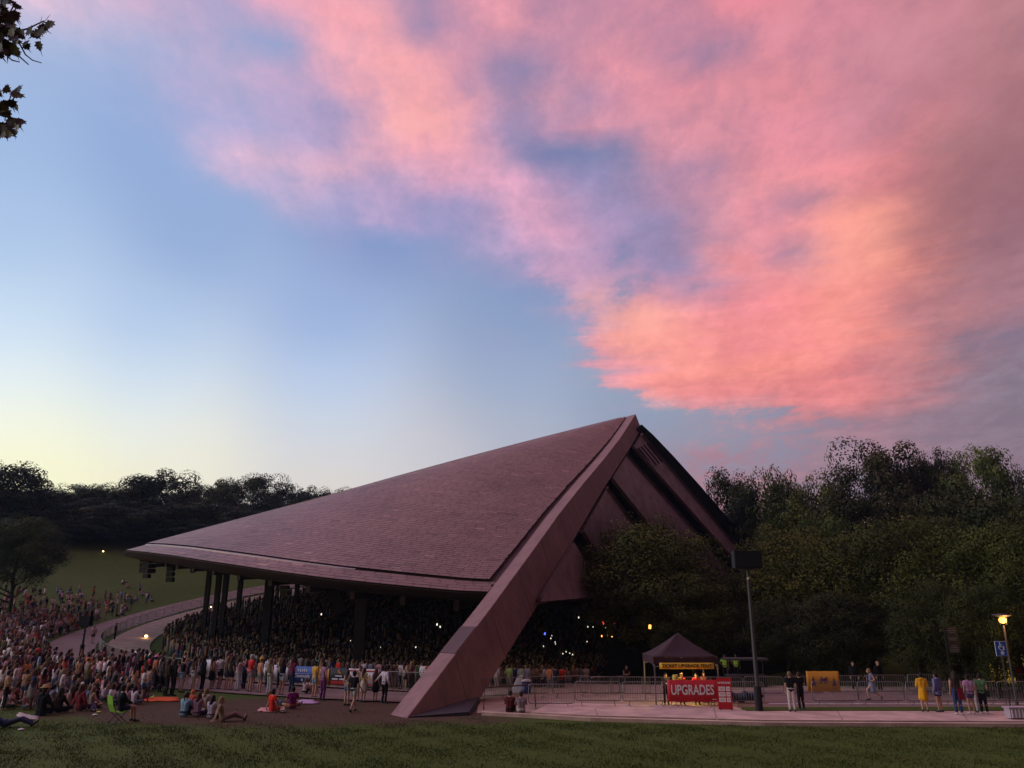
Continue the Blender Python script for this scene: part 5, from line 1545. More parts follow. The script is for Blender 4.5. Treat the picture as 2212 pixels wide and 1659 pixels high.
def fused(name, C, voxel, ratio=1.0, m=None):
    mb = MB()
    for c in C: cone_verts(mb, *c)
    me = bpy.data.meshes.new(name + "_src"); me.from_pydata(mb.v, [], mb.f); me.update()
    ob = bpy.data.objects.new("tmp", me); COL.objects.link(ob)
    r = ob.modifiers.new('r', 'REMESH'); r.mode = 'VOXEL'; r.voxel_size = voxel; r.use_smooth_shade = True
    s = ob.modifiers.new('s', 'SMOOTH'); s.iterations = 2; s.factor = .4
    if ratio < 1: d = ob.modifiers.new('d', 'DECIMATE'); d.ratio = ratio
    dg = bpy.context.evaluated_depsgraph_get(); ev = ob.evaluated_get(dg)
    out = bpy.data.meshes.new_from_object(ev); out.name = name
    bpy.data.objects.remove(ob); bpy.data.meshes.remove(me)
    out.materials.clear(); out.materials.append(m)
    return out
_cache = {}
def part_mesh(part, pname, var, q='hero'):
    key = (part, pname, var, q)
    if key not in _cache:
        P = pose(pname); C = cones(part, P, var, pname in SEATED, q == 'hero')
        nm = {'top': 'shirt', 'bottom': var or 'trousers'}.get(part, part)
        vx = .0165 if (part == 'body') else .022
        m = {'body': MT['skin'], 'hair': MT['hair']}.get(part, MT['cloth'])
        if q != 'hero': vx = .035
        _cache[key] = fused(nm, C, vx, .45 if q == 'hero' else .22, m)
    return _cache[key]
GS = "people standing in the row at the worn lawn edge"
def face_to(p, tx, ty): return math.atan2(-(tx - p.x), ty - p.y)
STAGE = (30, 98)
WH = (.60, .54, .54); BK = (.014, .013, .015); RD_ = (.50, .03, .03); GY = (.20, .19, .19)
def person(X, Y, label, pz='stand', top=('tee', WH), bot=('shorts', (.16, .2, .28)), hair=('short', 1), skin=0, rz=None, h=1.0, group=None, phone=False, shoes=(.05, .05, .05), hat=None, z=None, pos=None, extra=None):
    if group == GS: h *= 1.12
    elif pz in SEATED and X < 700: h *= 1.10
    p = pos if pos is not None else ground_hit(X, Y)
    if z is not None: p = Vector((p.x, p.y, z))
    r = face_to(p, *STAGE) if rz is None else R(rz)
    t = empty("person", p, r); t.scale = (h, h, h)
    tag(t, label, "person", group)
    sk = SK[skin]
    def child(part, var, col):
        me = part_mesh(part, pz, var)
        nm = {'top': 'shirt', 'bottom': var, 'body': 'body', 'hair': 'hair', 'shoes': 'shoes'}[part]
        o = link(bpy.data.objects.new(nm, me), t); o.color = (*col, 1); return o
    child('body', '', sk)
    if top: child('top', top[0], top[1])
    if bot: child('bottom', bot[0], bot[1])
    child('hair', hair[0], HR[hair[1]] if isinstance(hair[1], int) else hair[1])
    child('shoes', '', shoes)
    P = pose(pz)
    if hat:
        hd = P['hed']; o = MB().lathe([(.17, .07), (.175, .075), (.10, .085), (.085, .16), (.04, .175)], (hd.x, hd.y - .01, hd.z), 16).build("hat", MT['cloth'], t, True); o.color = (*hat, 1)
    if phone:
        hd = P['hanR']; ph = MB().box((hd.x, hd.y + .03, hd.z + .05), (.075, .012, .145)).build("phone", MT['ink_black'])
        ph.parent = None; ph.matrix_world = Matrix.Translation(p) @ Matrix.Rotation(r, 4, 'Z') @ Matrix.Scale(h, 4)
        tag(ph, "dark phone held up by the " + label, "phone")
        ph['label'] = " ".join(("phone held up by the " + label).split()[:15])
    if extra: extra(t, P)
    return t
DEN = (.10, .15, .24); LDEN = (.24, .30, .38); OLV = (.14, .12, .06); MAU = (.26, .14, .20); PUR = (.13, .03, .12); MAG = (.22, .03, .09)
LIL = (.40, .28, .42); CRM = (.5, .42, .34); YEL = (.60, .34, .05); ORG = (.62, .16, .06); BLU = (.22, .36, .44); PNK = (.55, .28, .30)
GS = "people standing in the row at the worn lawn edge"
P_ = person
P_(761.5, 1539, "man in black tee and pale grey shorts walking on the worn lawn", 'walk', ('tee', BK), ('shorts', (.42, .42, .38)), ('short', 0), 0, rz=-25, h=1.06)
P_(748, 1524, "woman in denim shorts half hidden left of the man in black tee", 'stand', ('tank', (.3, .2, .16)), ('shorts', DEN), ('long', 1), 0, h=.98)
P_(784, 1517, "woman in mustard top and cream skirt next to the man in black tee", 'stand', ('tank', (.34, .25, .10)), ('skirt', CRM), ('long', 1), 1, h=.98)
P_(776, 1514, "dark-haired person facing the woman in the cream skirt", 'phone', ('tee', (.3, .2, .18)), ('shorts', CRM), ('short', 0), 1, rz=150, h=1.0)
P_(810, 1516, "woman in dark top and short black skirt left of the white-shirted man", 'stand', ('tee', (.06, .03, .03)), ('skirt', BK), ('long', 5), 0, h=.95)
P_(829.5, 1519, "man in white long-sleeved shirt and black trousers stretching out his left arm", 'reach', ('long', (.62, .52, .56)), ('trousers', BK), ('short', 0), 0, h=1.03)
P_(678, 1508, "woman in yellow tee and denim shorts, right of the blue banner", 'folded', ('tee', YEL), ('shorts', LDEN), ('bun', 2), 0, h=.98, group=GS)
P_(696, 1513, "woman in mauve top and long plum trousers beside the yellow tee", 'stand', ('tank', MAU), ('trousers', PUR), ('bun', 0), 0, h=1.0, group=GS)
P_(628, 1498, "woman in magenta shirt and dark jeans in front of the blue banner", 'folded', ('tee', MAG), ('trousers', (.03, .05, .10)), ('long', 5), 0, group=GS)
P_(607, 1503, "woman in black crop top with a pale blue shirt tied at her waist", 'phone', ('tank', BK), ('shorts', (.45, .48, .52)), ('long', 1), 1, h=1.03, group=GS, phone=True)
P_(580, 1503, "woman with long blonde hair, olive tank and pale jeans", 'stand', ('tank', OLV), ('trousers', (.42, .40, .38)), ('long', 3), 0, h=1.02, group=GS)
P_(559, 1498, "person in yellow cap and peach top with grey shorts", 'stand', ('tank', (.5, .22, .12)), ('shorts', (.2, .2, .2)), ('short', 4), 0, h=1.0, group=GS, hat=YEL)
P_(538, 1496, "grey-haired man in bright red tee and grey shorts", 'folded', ('tee', (.58, .03, .03)), ('shorts', (.26, .25, .26)), ('short', (.4, .38, .35)), 0, h=1.08, group=GS)
P_(525, 1490, "person in navy top squeezed left of the bright red tee", 'stand', ('tee', (.04, .03, .08)), ('trousers', BK), ('short', 1), 0, h=.92, group=GS)
P_(511, 1494, "woman in pale crop top and white jeans in the standing row", 'phone', ('tank', (.45, .3, .3)), ('trousers', (.5, .46, .46)), ('long', 1), 0, h=.98, group=GS)
P_(497, 1493, "woman in dark top and short black shorts in the standing row", 'stand', ('tee', (.03, .02, .02)), ('shorts', BK), ('long', 2), 0, h=1.0, group=GS)
P_(487, 1492, "woman with yellow-brown hair next to the black shorts", 'stand', ('tank', (.08, .06, .03)), ('shorts', (.05, .05, .05)), ('long', 3), 0, h=.98, group=GS)
P_(472, 1490, "woman in white tee lifting her phone, hair in a ponytail", 'phone', ('tee', (.55, .5, .5)), ('shorts', BK), ('pony', 0), 0, h=1.03, group=GS, phone=True)
P_(455, 1490, "tanned person with arms bare and dark skirt left of the white tee", 'stand', ('tank', (.3, .14, .09)), ('skirt', BK), ('long', 2), 1, h=.97, group=GS)
P_(435, 1492, "woman in charcoal sweater and black trousers in the standing row", 'stand', ('long', (.03, .025, .03)), ('trousers', BK), ('long', 0), 0, h=1.0, group=GS)
P_(415, 1493, "woman in bright white shorts and brown top", 'stand', ('tee', (.10, .05, .04)), ('shorts', (.62, .58, .58)), ('long', 1), 0, h=1.0, group=GS)
P_(390, 1496, "woman in black strappy top and light denim shorts, hands at her hair", 'raise', ('tank', BK), ('shorts', LDEN), ('bun', 2), 0, h=.98, group=GS)
P_(371, 1503, "woman in black trousers, right of two standing before the orange blanket", 'stand', ('long', (.02, .02, .02)), ('trousers', BK), ('long', 2), 0, h=1.0, group=GS)
P_(357, 1503, "woman in dark olive jacket, left of two standing before the orange blanket", 'stand', ('long', (.04, .035, .02)), ('trousers', (.02, .02, .03)), ('long', 1), 0, h=1.0, group=GS)
P_(344, 1495, "woman in grey hoodie behind the two dark-clothed women", 'stand', ('hoodie', (.09, .07, .07)), ('trousers', BK), ('long', 2), 0, h=1.0, group=GS)
P_(330, 1490, "person in pink cap and orange scarf at the row's left end", 'stand', ('tee', (.5, .15, .06)), ('trousers', (.05, .04, .05)), ('short', 1), 0, h=1.0, group=GS, hat=(.6, .22, .3))
P_(316, 1487, "person in dark red shirt at the left end of the standing row", 'stand', ('tee', (.30, .02, .03)), ('trousers', (.04, .03, .04)), ('short', 0), 0, h=1.0, group=GS)
P_(296, 1478, "black-clothed person standing above the striped shirt", 'stand', ('tee', BK), ('trousers', BK), ('long', 1), 0, h=1.0, group=GS)
P_(278, 1470, "broad person in plum jacket standing above the seated red tee", 'folded', ('long', (.10, .03, .06)), ('trousers', (.03, .03, .05)), ('short', 1), 0, h=1.02, group=GS)
P_(235, 1466, "person in light blue shirt standing with arms folded on the lawn", 'folded', ('long', (.24, .28, .36)), ('trousers', (.06, .06, .1)), ('short', 0), 0, h=1.02, group=GS)
P_(218, 1460, "woman in crimson dress standing left of the light blue shirt", 'stand', ('tank', (.28, .02, .06)), ('dress', (.28, .02, .06)), ('long', 2), 0, h=1.0, group=GS)
# seated foreground
P_(396, 1549, "seated person in light blue tee, leftmost of the front four", 'hug', ('tee', BLU), ('trousers', (.02, .03, .06)), ('pony', 1), 0, h=1.04, rz=-18)
P_(425, 1549, "seated woman in mauve tank, second of the front four", 'cross', ('tank', MAU), ('trousers', (.04, .02, .06)), ('long', 5), 0, h=1.03, rz=-15)
P_(455, 1553, "seated girl in pale patterned shirt, third of the front four", 'cross', ('tee', (.42, .36, .42)), ('trousers', (.03, .02, .03)), ('long', 2), 0, h=.96, rz=-20)
P_(480, 1559, "seated person in sand shirt with legs stretched right and black boots", 'legs', ('tee', (.26, .2, .13)), ('trousers', (.26, .15, .14)), ('long', 3), 0, h=1.0, rz=-68, shoes=(.01, .01, .01))
P_(441, 1536, "seated person in cream hoodie behind the front four", 'cross', ('hoodie', (.42, .32, .28)), ('trousers', BK), ('long', 3), 0, h=1.0, rz=-15)
P_(412, 1532, "seated child in coral top behind the light blue tee", 'cross', ('tee', (.60, .10, .06)), ('shorts', BK), ('short', ORG), 0, h=.86, rz=-10)
P_(588, 1538, "seated person in red shirt leaning on the red and white blanket", 'side', ('tee', (.62, .03, .015)), ('shorts', (.5, .03, .02)), ('short', 0), 1, h=1.02, rz=-40)
P_(631, 1532, "seated person in purple shirt facing the red shirt", 'cross', ('tee', (.20, .02, .13)), ('shorts', (.3, .14, .07)), ('short', 0), 1, h=1.0, rz=30)
P_(608, 1526, "person in grey-blue lying between the red and the purple shirt", 'recline', ('tee', (.16, .22, .26)), ('trousers', (.08, .08, .1)), ('short', 3), 0, h=.95, rz=-80)
P_(657, 1501, "seated child in white, left of the pair below the blue banner", 'hug', ('tee', (.55, .42, .40)), ('shorts', BK), ('long', 3), 0, h=.9)
P_(670, 1499, "seated child in white, right of the pair below the blue banner", 'hug', ('tee', (.6, .48, .46)), ('shorts', (.4, .2, .15)), ('long', 3), 0, h=.85)
P_(10, 1572, "person in navy reclining on the grass at the photo's lower left", 'recline', ('long', (.02, .03, .08)), ('trousers', (.04, .045, .08)), ('short', 2), 0, h=1.1, rz=-70)
P_(87, 1546, "broad person in black wearing a round straw hat", 'cross', ('hoodie', (.012, .012, .014)), ('trousers', BK), ('short', 1), 0, h=1.25, rz=-15, hat=(.42, .26, .12))
P_(124, 1541, "seated person in black with dark hair, right of the straw hat", 'cross', ('long', (.03, .012, .012)), ('trousers', BK), ('long', 2), 0, h=1.1, rz=-10)
P_(171, 1536, "seated woman with long auburn hair and burgundy top", 'side', ('long', (.22, .03, .04)), ('trousers', (.05, .04, .06)), ('long', 5), 0, h=1.2, rz=-25)
P_(149, 1530, "seated woman in pale pink top left of the auburn hair", 'legs', ('tee', (.52, .30, .26)), ('shorts', (.4, .25, .2)), ('long', 1), 0, h=1.0, rz=60)
P_(196, 1531, "seated woman in cream top right of the auburn hair", 'cross', ('tank', (.36, .26, .18)), ('shorts', BK), ('long', 3), 0, h=1.0)
P_(226, 1494, "seated person in grey-lilac shirt on the lawn's middle", 'cross', ('tee', (.24, .20, .30)), ('trousers', BK), ('short', 1), 0, h=1.15)
P_(206, 1497, "seated person in orange and pink shirt left of the grey-lilac one", 'cross', ('tee', (.55, .20, .12)), ('shorts', BK), ('long', 3), 0, h=1.05)
P_(240, 1504, "seated dark-haired person in black right of the grey-lilac shirt", 'hug', ('long', BK), ('trousers', (.03, .03, .05)), ('long', 0), 0, h=1.1)
P_(258, 1481, "seated person in red tee on the pink blanket", 'hug', ('tee', (.48, .02, .03)), ('shorts', BK), ('short', 1), 0, h=1.1)
P_(280, 1482, "seated person in pale pink tee on the pink blanket", 'hug', ('tee', (.56, .40, .42)), ('shorts', BK), ('short', 0), 0, h=1.1)
def stripes(t, P):
    for k in range(4):
        z = P['pel'].z + .07 + k * .085; y = lp(P['pel'], P['nek'], .1 + k * .16).y
        mb = MB(); n = 14
        mb.lathe([(.172, z), (.172, z + .035)], (0, 0, 0), n); mb.v = [(vx * 1.08, vy * .80 + y, vz) for vx, vy, vz in mb.v]; mb.build("stripe", MT['white_cloth'], t, True)
P_(314, 1484, "seated blond person in red and white striped shirt", 'cross', ('tee', (.45, .03, .05)), ('shorts', BK), ('short', 4), 0, h=1.1, extra=stripes)
P_(332, 1486, "seated person in black right of the striped shirt", 'hug', ('long', BK), ('trousers', BK), ('long', 1), 0, h=1.1)
P_(32, 1520, "seated person in maroon near the left photo edge", 'cross', ('tee', (.16, .04, .04)), ('shorts', BK), ('long', 1), 0, h=1.05)
P_(62, 1510, "seated person in rust top above the straw hat", 'hug', ('tee', (.32, .10, .06)), ('trousers', (.03, .03, .05)), ('short', 3), 0, h=1.05)
# right-hand people
P_(1268, 1494, "man in pale pink tee and patterned trousers walking past the barriers", 'walk', ('tee', (.56, .38, .36)), ('trousers', (.34, .22, .19)), ('short', 1), 0, rz=20, h=1.02)
P_(1101, 1541, "person in dark maroon sitting on the kerb by the leg", 'hug', ('tee', (.10, .02, .02)), ('trousers', BK), ('short', 2), 0, h=1.08, rz=-10)
P_(1126, 1542, "person in grey-lilac tee sitting on the kerb by the leg", 'hug', ('tee', (.26, .18, .19)), ('shorts', CRM), ('short', 1), 0, h=1.05, rz=5)
P_(1713, 1544, "person in black tee and white trousers standing on the pavement", 'stand', ('tee', BK), ('trousers', (.56, .48, .46)), ('short', 3), 0, h=1.0, rz=-8, z=.13)
P_(1733, 1540, "person all in black beside the white trousers", 'folded', ('tee', BK), ('trousers', BK), ('short', 1), 0, h=.96, rz=10, z=.13)
P_(1888, 1518, "woman in grey-blue dress with flying blonde hair hurrying left along the road", 'run', ('tank', (.16, .16, .26)), ('skirt', (.18, .20, .30)), ('curly', 3), 0, h=.98, rz=80)
P_(2000, 1544, "person in yellow raincoat on the pavement", 'folded', ('hoodie', (.66, .32, .02)), ('skirt', (.66, .32, .02)), ('short', 0), 0, h=.97, rz=-12, z=.13)
P_(2033, 1545, "person in slate blue hoodie and dark shorts next to the yellow raincoat", 'stand', ('hoodie', (.17, .17, .32)), ('shorts', (.03, .02, .03)), ('short', 0), 1, h=.98, rz=25, z=.13)
def red_bag(t, P):
    o = MB().hexa([(.05, -.16, .62), (.30, -.16, .60), (.30, -.05, .60), (.05, -.05, .62), (.02, -.14, 1.05), (.20, -.14, 1.05), (.20, -.08, 1.05), (.02, -.08, 1.05)]).build("tied_jacket", MT['cloth'], t); o.color = (.16, .012, .02, 1)
P_(2074, 1551, "woman in dark top and jeans with a dark red jacket tied at her hip", 'stand', ('tank', (.05, .03, .03)), ('trousers', (.035, .05, .13)), ('long', 2), 0, h=1.05, rz=-10, z=.13, shoes=(.5, .4, .4), extra=red_bag)
P_(2102, 1549, "person in lilac tee and denim shorts on the pavement", 'stand', ('tee', (.52, .28, .44)), ('shorts', (.10, .09, .16)), ('short', 0), 0, h=.95, rz=-5, z=.13, shoes=(.5, .45, .45))
def black_bag(t, P):
    o = MB().box((.2, -.06, .86), (.18, .12, .24)).tube([(.2, -.05, .98), (.02, -.1, 1.2), (-.16, -.02, 1.42)], .015, 5).build("shoulder_bag", MT['cloth'], t); o.color = (.02, .02, .02, 1)
P_(2129, 1549, "person in green tee and black trousers with a small bag", 'stand', ('tee', (.10, .20, .09)), ('trousers', BK), ('bun', 0), 0, h=.98, rz=-20, z=.13, shoes=(.5, .42, .42), extra=black_bag)
P_(2118, 1546, "person in white half hidden between the lilac and green tees", 'stand', ('tee', (.5, .42, .42)), ('trousers', (.4, .36, .38)), ('short', 1), 0, h=.85, rz=0, z=.13)
for (X, lb, kw) in [(2077, "guard in black standing beyond the barriers by the pole banner", dict(pz='stand', rz=180)), (2120, "guard in dark red-brown shirt with folded arms beyond the barriers", dict(pz='folded', rz=160, top=('tee', (.07, .02, .02)))),
                    (1849, "guard in black left of the running woman, beyond the barriers", dict(pz='stand', rz=170)), (1903, "blond guard in black right behind the running woman", dict(pz='stand', rz=190, hair=('short', 4))),
                    (1355, "woman in dark top with bare arms crossed beyond the barriers", dict(pz='folded', rz=200, top=('tank', (.05, .02, .02)), skin=1))]:
    kw.setdefault('top', ('long', BK)); P_(X, 1496, lb, bot=('trousers', BK), h=1.03, **kw)
P_(2206, 1494, "person in red tee cut by the right edge of the photo", 'stand', ('tee', (.55, .03, .03)), ('trousers', BK), ('short', 1), 0, h=1.0)
for (X, lb, c) in [(1565, "left attendant in yellow-green vest beyond the tent", (.35, .62, .06)), (1589, "right attendant in yellow-green vest beyond the tent", (.4, .66, .08))]:
    xx, yy = at(X, 58, 1420); P_(X, 1450, lb, 'hip', ('tee', c), ('trousers', BK), ('short', 0), 4, pos=Vector((xx, yy, ground_z(xx, yy) + .6)), rz=170, h=1.0)
    MB().box((0, 0, .3), (1.4, .9, .58)).build("platform", MT['black']).location = (xx, yy, ground_z(xx, yy) + .01)
for k, o in enumerate([o for o in COL.objects if o.name.startswith("platform")]): tag(o, ["low black platform under the left attendant", "low black platform under the right attendant"][k], "platform")
for (dx_, lb, c, hr) in [(-.15, "blond ticket seller in red behind the table's middle", (.45, .04, .03), ('curly', 3)), (.6, "dark-haired ticket seller in red at the table's right", (.55, .03, .03), ('short', 0)), (-.95, "ticket helper in dark shirt behind the jug", (.06, .05, .05), ('short', 1)), (1.2, "ticket helper in mauve shirt at the back of the tent", (.2, .08, .1), ('long', 1))]:
    P_(0, 0, lb, 'stand', ('tee', c), ('trousers', BK), hr, 0, pos=Vector((tx0 + dx_, 41.6 + (.9 if dx_ > 1 else 0), .03)), rz=180, h=.86)
# waiting group right of the leg behind barriers
GW = "people waiting behind the barriers right of the leg"
for (X, lb, pz, tp, bt, hr) in [
  (1073, "person in pinkish white shirt nearest the leg in the waiting group", 'stand', ('tee', (.4, .3, .28)), ('shorts', (.3, .25, .2)), ('short', 1)),
  (1101, "person in lime tee in the waiting group", 'stand', ('tee', (.30, .36, .10)), ('trousers', (.3, .26, .24)), ('short', 0)),
  (1113, "person in navy right of the lime tee", 'stand', ('tee', (.04, .05, .14)), ('trousers', BK), ('short', 0)),
  (1126, "tall person in grey shirt in the waiting group", 'stand', ('long', (.22, .2, .18)), ('trousers', (.2, .18, .15)), ('short', 0)),
  (1140, "person in lilac shirt with white shorts in the waiting group", 'stand', ('tee', (.26, .18, .24)), ('shorts', (.5, .45, .42)), ('short', 1)),
  (1160, "person in brown shirt in the middle of the waiting group", 'stand', ('tee', (.16, .07, .05)), ('trousers', BK), ('short', 0)),
  (1172, "blond woman in white shirt in the waiting group", 'folded', ('tee', (.55, .48, .46)), ('trousers', BK), ('long', 3)),
  (1188, "person in orange top with bare shoulders in the waiting group", 'stand', ('tank', (.5, .16, .08)), ('trousers', (.12, .12, .13)), ('short', 1)),
  (1200, "person in dark blue shirt left of the red shirt", 'folded', ('long', (.03, .03, .05)), ('trousers', (.08, .08, .1)), ('short', 0)),
  (1214, "person in bright red shirt at the right of the waiting group", 'stand', ('tee', (.5, .03, .02)), ('trousers', BK), ('short', 0))]:
    x_, y_ = at(X, 51.0 + rng.uniform(-.4, .6), 1480); P_(X, 1480, lb, pz, tp, bt, hr, rng.randrange(4), pos=Vector((x_, y_, ground_z(x_, y_))), group=GW)
# those just inside the ring fence
GI = "people in the back rows just inside the ring fence"
for (X, r_, lb, pz, tp, bt, hr) in [
  (583, 57.6, "pair's left staff member in white shirt inside the fence", 'hip', ('tee', (.62, .52, .54)), ('trousers', BK), ('short', 0)),
  (590, 57.2, "pair's right staff member in white shirt inside the fence", 'stand', ('tee', (.62, .54, .56)), ('trousers', BK), ('short', 1)),
  (733, 56, "woman in scarlet top standing above the black banner", 'stand', ('tee', (.55, .03, .02)), ('trousers', BK), ('short', 3)),
  (715, 56, "woman in navy with yellow hair left of the scarlet top", 'stand', ('tee', (.03, .03, .08)), ('trousers', BK), ('long', 3)),
  (697, 55.5, "blond bare-shouldered woman third left of the scarlet top", 'stand', ('tank', (.35, .16, .1)), ('shorts', BK), ('long', 3)),
  (686, 54, "person in turquoise tee above the blue banner", 'raise', ('tee', (.12, .34, .30)), ('trousers', BK), ('short', 1)),
  (752, 55, "person in brown coat right of the scarlet top", 'folded', ('long', (.1, .05, .04)), ('trousers', BK), ('short', 1)),
  (788, 57.5, "man in grey shirt right of the big dark column", 'stand', ('tee', (.34, .28, .30)), ('trousers', (.12, .12, .14)), ('short', 0)),
  (802, 57.5, "man in slate shirt beside the grey shirt", 'stand', ('tee', (.12, .11, .13)), ('trousers', BK), ('short', 0)),
  (820, 57.2, "seated-looking person in pink tee above the white banner's end", 'stand', ('tee', (.5, .24, .26)), ('trousers', BK), ('short', 0)),
  (838, 56.6, "person in black tee and khaki trousers near the arch leg", 'stand', ('tee', BK), ('trousers', (.28, .2, .14)), ('short', 0)),
  (853, 56.4, "person in brown tee and khaki shorts near the arch leg", 'stand', ('tee', (.12, .05, .03)), ('shorts', (.26, .18, .12)), ('short', 0)),
  (868, 56, "woman in white tee with hands raised near the arch leg", 'phone', ('tee', (.6, .5, .54)), ('trousers', BK), ('short', 2)),
  (876, 57.2, "child in cream tee below the raised phone", 'stand', ('tee', (.45, .32, .25)), ('shorts', BK), ('long', 2)),
  (890, 56.8, "woman in dark red with blond hair near the arch leg", 'stand', ('tee', (.14, .03, .04)), ('trousers', BK), ('long', 4)),
  (915, 57.6, "man in white shirt right against the arch leg", 'stand', ('long', (.6, .5, .5)), ('trousers', BK), ('short', 0)),
  (928, 56, "person in bright red sleeves behind the man in white shirt", 'stand', ('tee', (.5, .04, .04)), ('trousers', BK), ('short', 2)),
  (905, 54.5, "person in dark green shirt behind the white shirt", 'stand', ('tee', (.04, .07, .03)), ('trousers', BK), ('short', 0))]:
    xy = ring_xy(X, r_)
    if xy: P_(X, 1440, lb, pz, tp, bt, hr, rng.randrange(4), pos=Vector((xy[0], xy[1], ground_z(*xy))), group=GI)
P_(199, 1391, "woman in white top and black shorts alone on the left walkway", 'walk', ('tee', (.6, .42, .40)), ('shorts', BK), ('short', 3), 0, h=1.0, rz=20)
P_(247, 1383, "person in dark clothes leaning on the bend of the ring fence", 'stand', ('long', (.06, .05, .05)), ('trousers', BK), ('short', 2), 0, h=1.0)

# ---- the many: one mesh each
LOWM = {}
def low_mesh(pz, topv, botv, hairv, dec, vox):
    key = (pz, topv, botv, hairv, dec)
    if key in LOWM: return LOWM[key]
    P = pose(pz); bmx = bmesh.new(); mats = [MT['skin_r'], MT['cloth'], MT['bottom_r'], MT['hair_r']]
    for idx, (part, var) in enumerate([('body', ''), ('top', topv), ('bottom', botv), ('hair', hairv)]):
        me = fused('t', cones(part, P, var, pz in SEATED, False), vox, dec)
        n0 = len(bmx.faces); bmx.from_mesh(me); bmx.faces.ensure_lookup_table()
        for f_ in bmx.faces[n0:]: f_.material_index = idx
        bpy.data.meshes.remove(me)
    out = bpy.data.meshes.new('person_mesh'); bmx.to_mesh(out); bmx.free()
    for m in mats: out.materials.append(m)
    LOWM[key] = out; return out
STV = [('stand', 'tee', 'shorts', 'long'), ('stand', 'tank', 'trousers', 'long'), ('phone', 'tee', 'shorts', 'pony'), ('folded', 'long', 'trousers', 'short'), ('hip', 'tee', 'skirt', 'long'), ('walk', 'tee', 'trousers', 'short'), ('raise', 'tank', 'shorts', 'bun'), ('folded', 'tee', 'shorts', 'short')]
SIV = [('cross', 'tee', 'trousers', 'long'), ('hug', 'long', 'trousers', 'short'), ('legs', 'tee', 'shorts', 'long'), ('side', 'tank', 'shorts', 'bun'), ('cross', 'hoodie', 'trousers', 'short'), ('hug', 'tee', 'shorts', 'pony')]
STM = [low_mesh(*v, .5, .036) for v in STV]; SIM = [low_mesh(*v, .5, .036) for v in SIV]
PAL = [("white", (.58, .50, .50), 7), ("black", (.014, .013, .015), 4), ("pink", (.52, .26, .29), 5), ("red", (.45, .03, .03), 2), ("grey", (.18, .16, .17), 4), ("navy", (.03, .04, .10), 3), ("cream", (.46, .36, .28), 3), ("mauve", (.26, .14, .20), 2), ("tan", (.30, .17, .10), 3), ("olive", (.12, .11, .05), 2), ("light blue", (.20, .30, .42), 2), ("maroon", (.14, .03, .04), 3), ("orange", (.52, .18, .06), 1)]
PW = [p[2] for p in PAL]
taken = {}
def blocked(p, md=.55):
    cx_, cy_ = int(p.x / 1.0), int(p.y / 1.0)
    for i in (-1, 0, 1):
        for j in (-1, 0, 1):
            for q in taken.get((cx_ + i, cy_ + j), ()):
                if (q[0] - p.x) ** 2 + (q[1] - p.y) ** 2 < md * md: return True
    return False
def take(p): taken.setdefault((int(p.x), int(p.y)), []).append((p.x, p.y))
bpy.context.view_layer.update()
for o in COL.objects:
    if o.get('category') == 'person': take(o.location)
def zone(X, Y):
    if Y < 1330: return "high on the hill lawn below the wood"
    if X < 60: return "at the photo's left edge" if Y < 1420 else "on the lower lawn at the photo's left edge"
    if X < 130: return "left of the walkway" if Y < 1400 else "above the straw hat"
    if X < 210: return "below the black speaker pole" if Y < 1420 else "behind the auburn-haired woman"
    if X < 300: return "between the speaker pole and the white banners" if Y < 1430 else "left of the standing row"
    return "behind the standing row"
def lawn_spot():
    while True:
        X = rng.uniform(-20, 560); Y = rng.uniform(1262, 1535)
        if X > 330 and not (1445 < Y < 1490): continue
        if X > 430 and rng.random() < .3: continue
        if Y > 1470 and X > 320: continue
        if Y > 1500 and (X > 130 and rng.random() < .75): continue
        if Y > 1525 and X > 100: continue
        if Y < 1345 and rng.random() < .55: continue
        if Y < 1320 and rng.random() < .72: continue
        if Y < 1290 and rng.random() < .7: continue
        if Y < 1320 and X > 420: continue
        p = ground_hit(X, Y)
        if p is None: continue
        r = math.hypot(p.x - CX, p.y - CY)
        if r < RF + 5.0 and Y < 1455: continue      # the walkway stays clear
        if r < RF + 1: continue
        if X > 330 and Y > 1300 and r < RF + 5.2 and rng.random() < .8: continue
        if blocked(p, .5): continue
        return X, Y, p
GL_ = "concert-goers on the left lawn"
NIND = 190; used_lab = set()
for k in range(NIND):
    X, Y, p = lawn_spot(); take(p)
    stand = rng.random() < (.30 if Y > 1480 else .62 if Y > 1400 else .5)
    for tr in range(40):
        i = rng.choices(range(len(PAL)), PW)[0] if tr < 20 else rng.randrange(len(PAL)); nm, c, _ = PAL[i]
        vi = rng.randrange(len(STM) if stand else len(SIM)); me = (STM if stand else SIM)[vi]; vv_ = (STV if stand else SIV)[vi]
        lab = "%s %s person in %s %s %s" % ({'stand': 'standing', 'phone': 'phone-raising', 'folded': 'arm-folding', 'hip': 'hand-on-hip', 'walk': 'walking', 'raise': 'arms-up', 'cross': 'cross-legged', 'hug': 'knee-hugging', 'legs': 'legs-out', 'side': 'side-seated'}[vv_[0]],
            {'long': 'long-haired', 'short': 'short-haired', 'pony': 'ponytailed', 'bun': 'bun-haired'}[vv_[3]], nm, {'tee': 'tee', 'tank': 'tank top', 'long': 'sweater', 'hoodie': 'hoodie'}[vv_[1]], zone(X, Y))
        if lab not in used_lab: break
    used_lab.add(lab)
    o = link(bpy.data.objects.new("person", me)); o.location = p
    o.rotation_euler = (0, 0, face_to(p, *STAGE) + rng.gauss(0, .5)); s = rng.uniform(.93, 1.07) * (1 if stand else 1.05); o.scale = (s, s, s)
    v = rng.uniform(.9, 1.5); o.color = (c[0] * v, c[1] * v, c[2] * v, 1)
    tag(o, lab, "person", GL_)
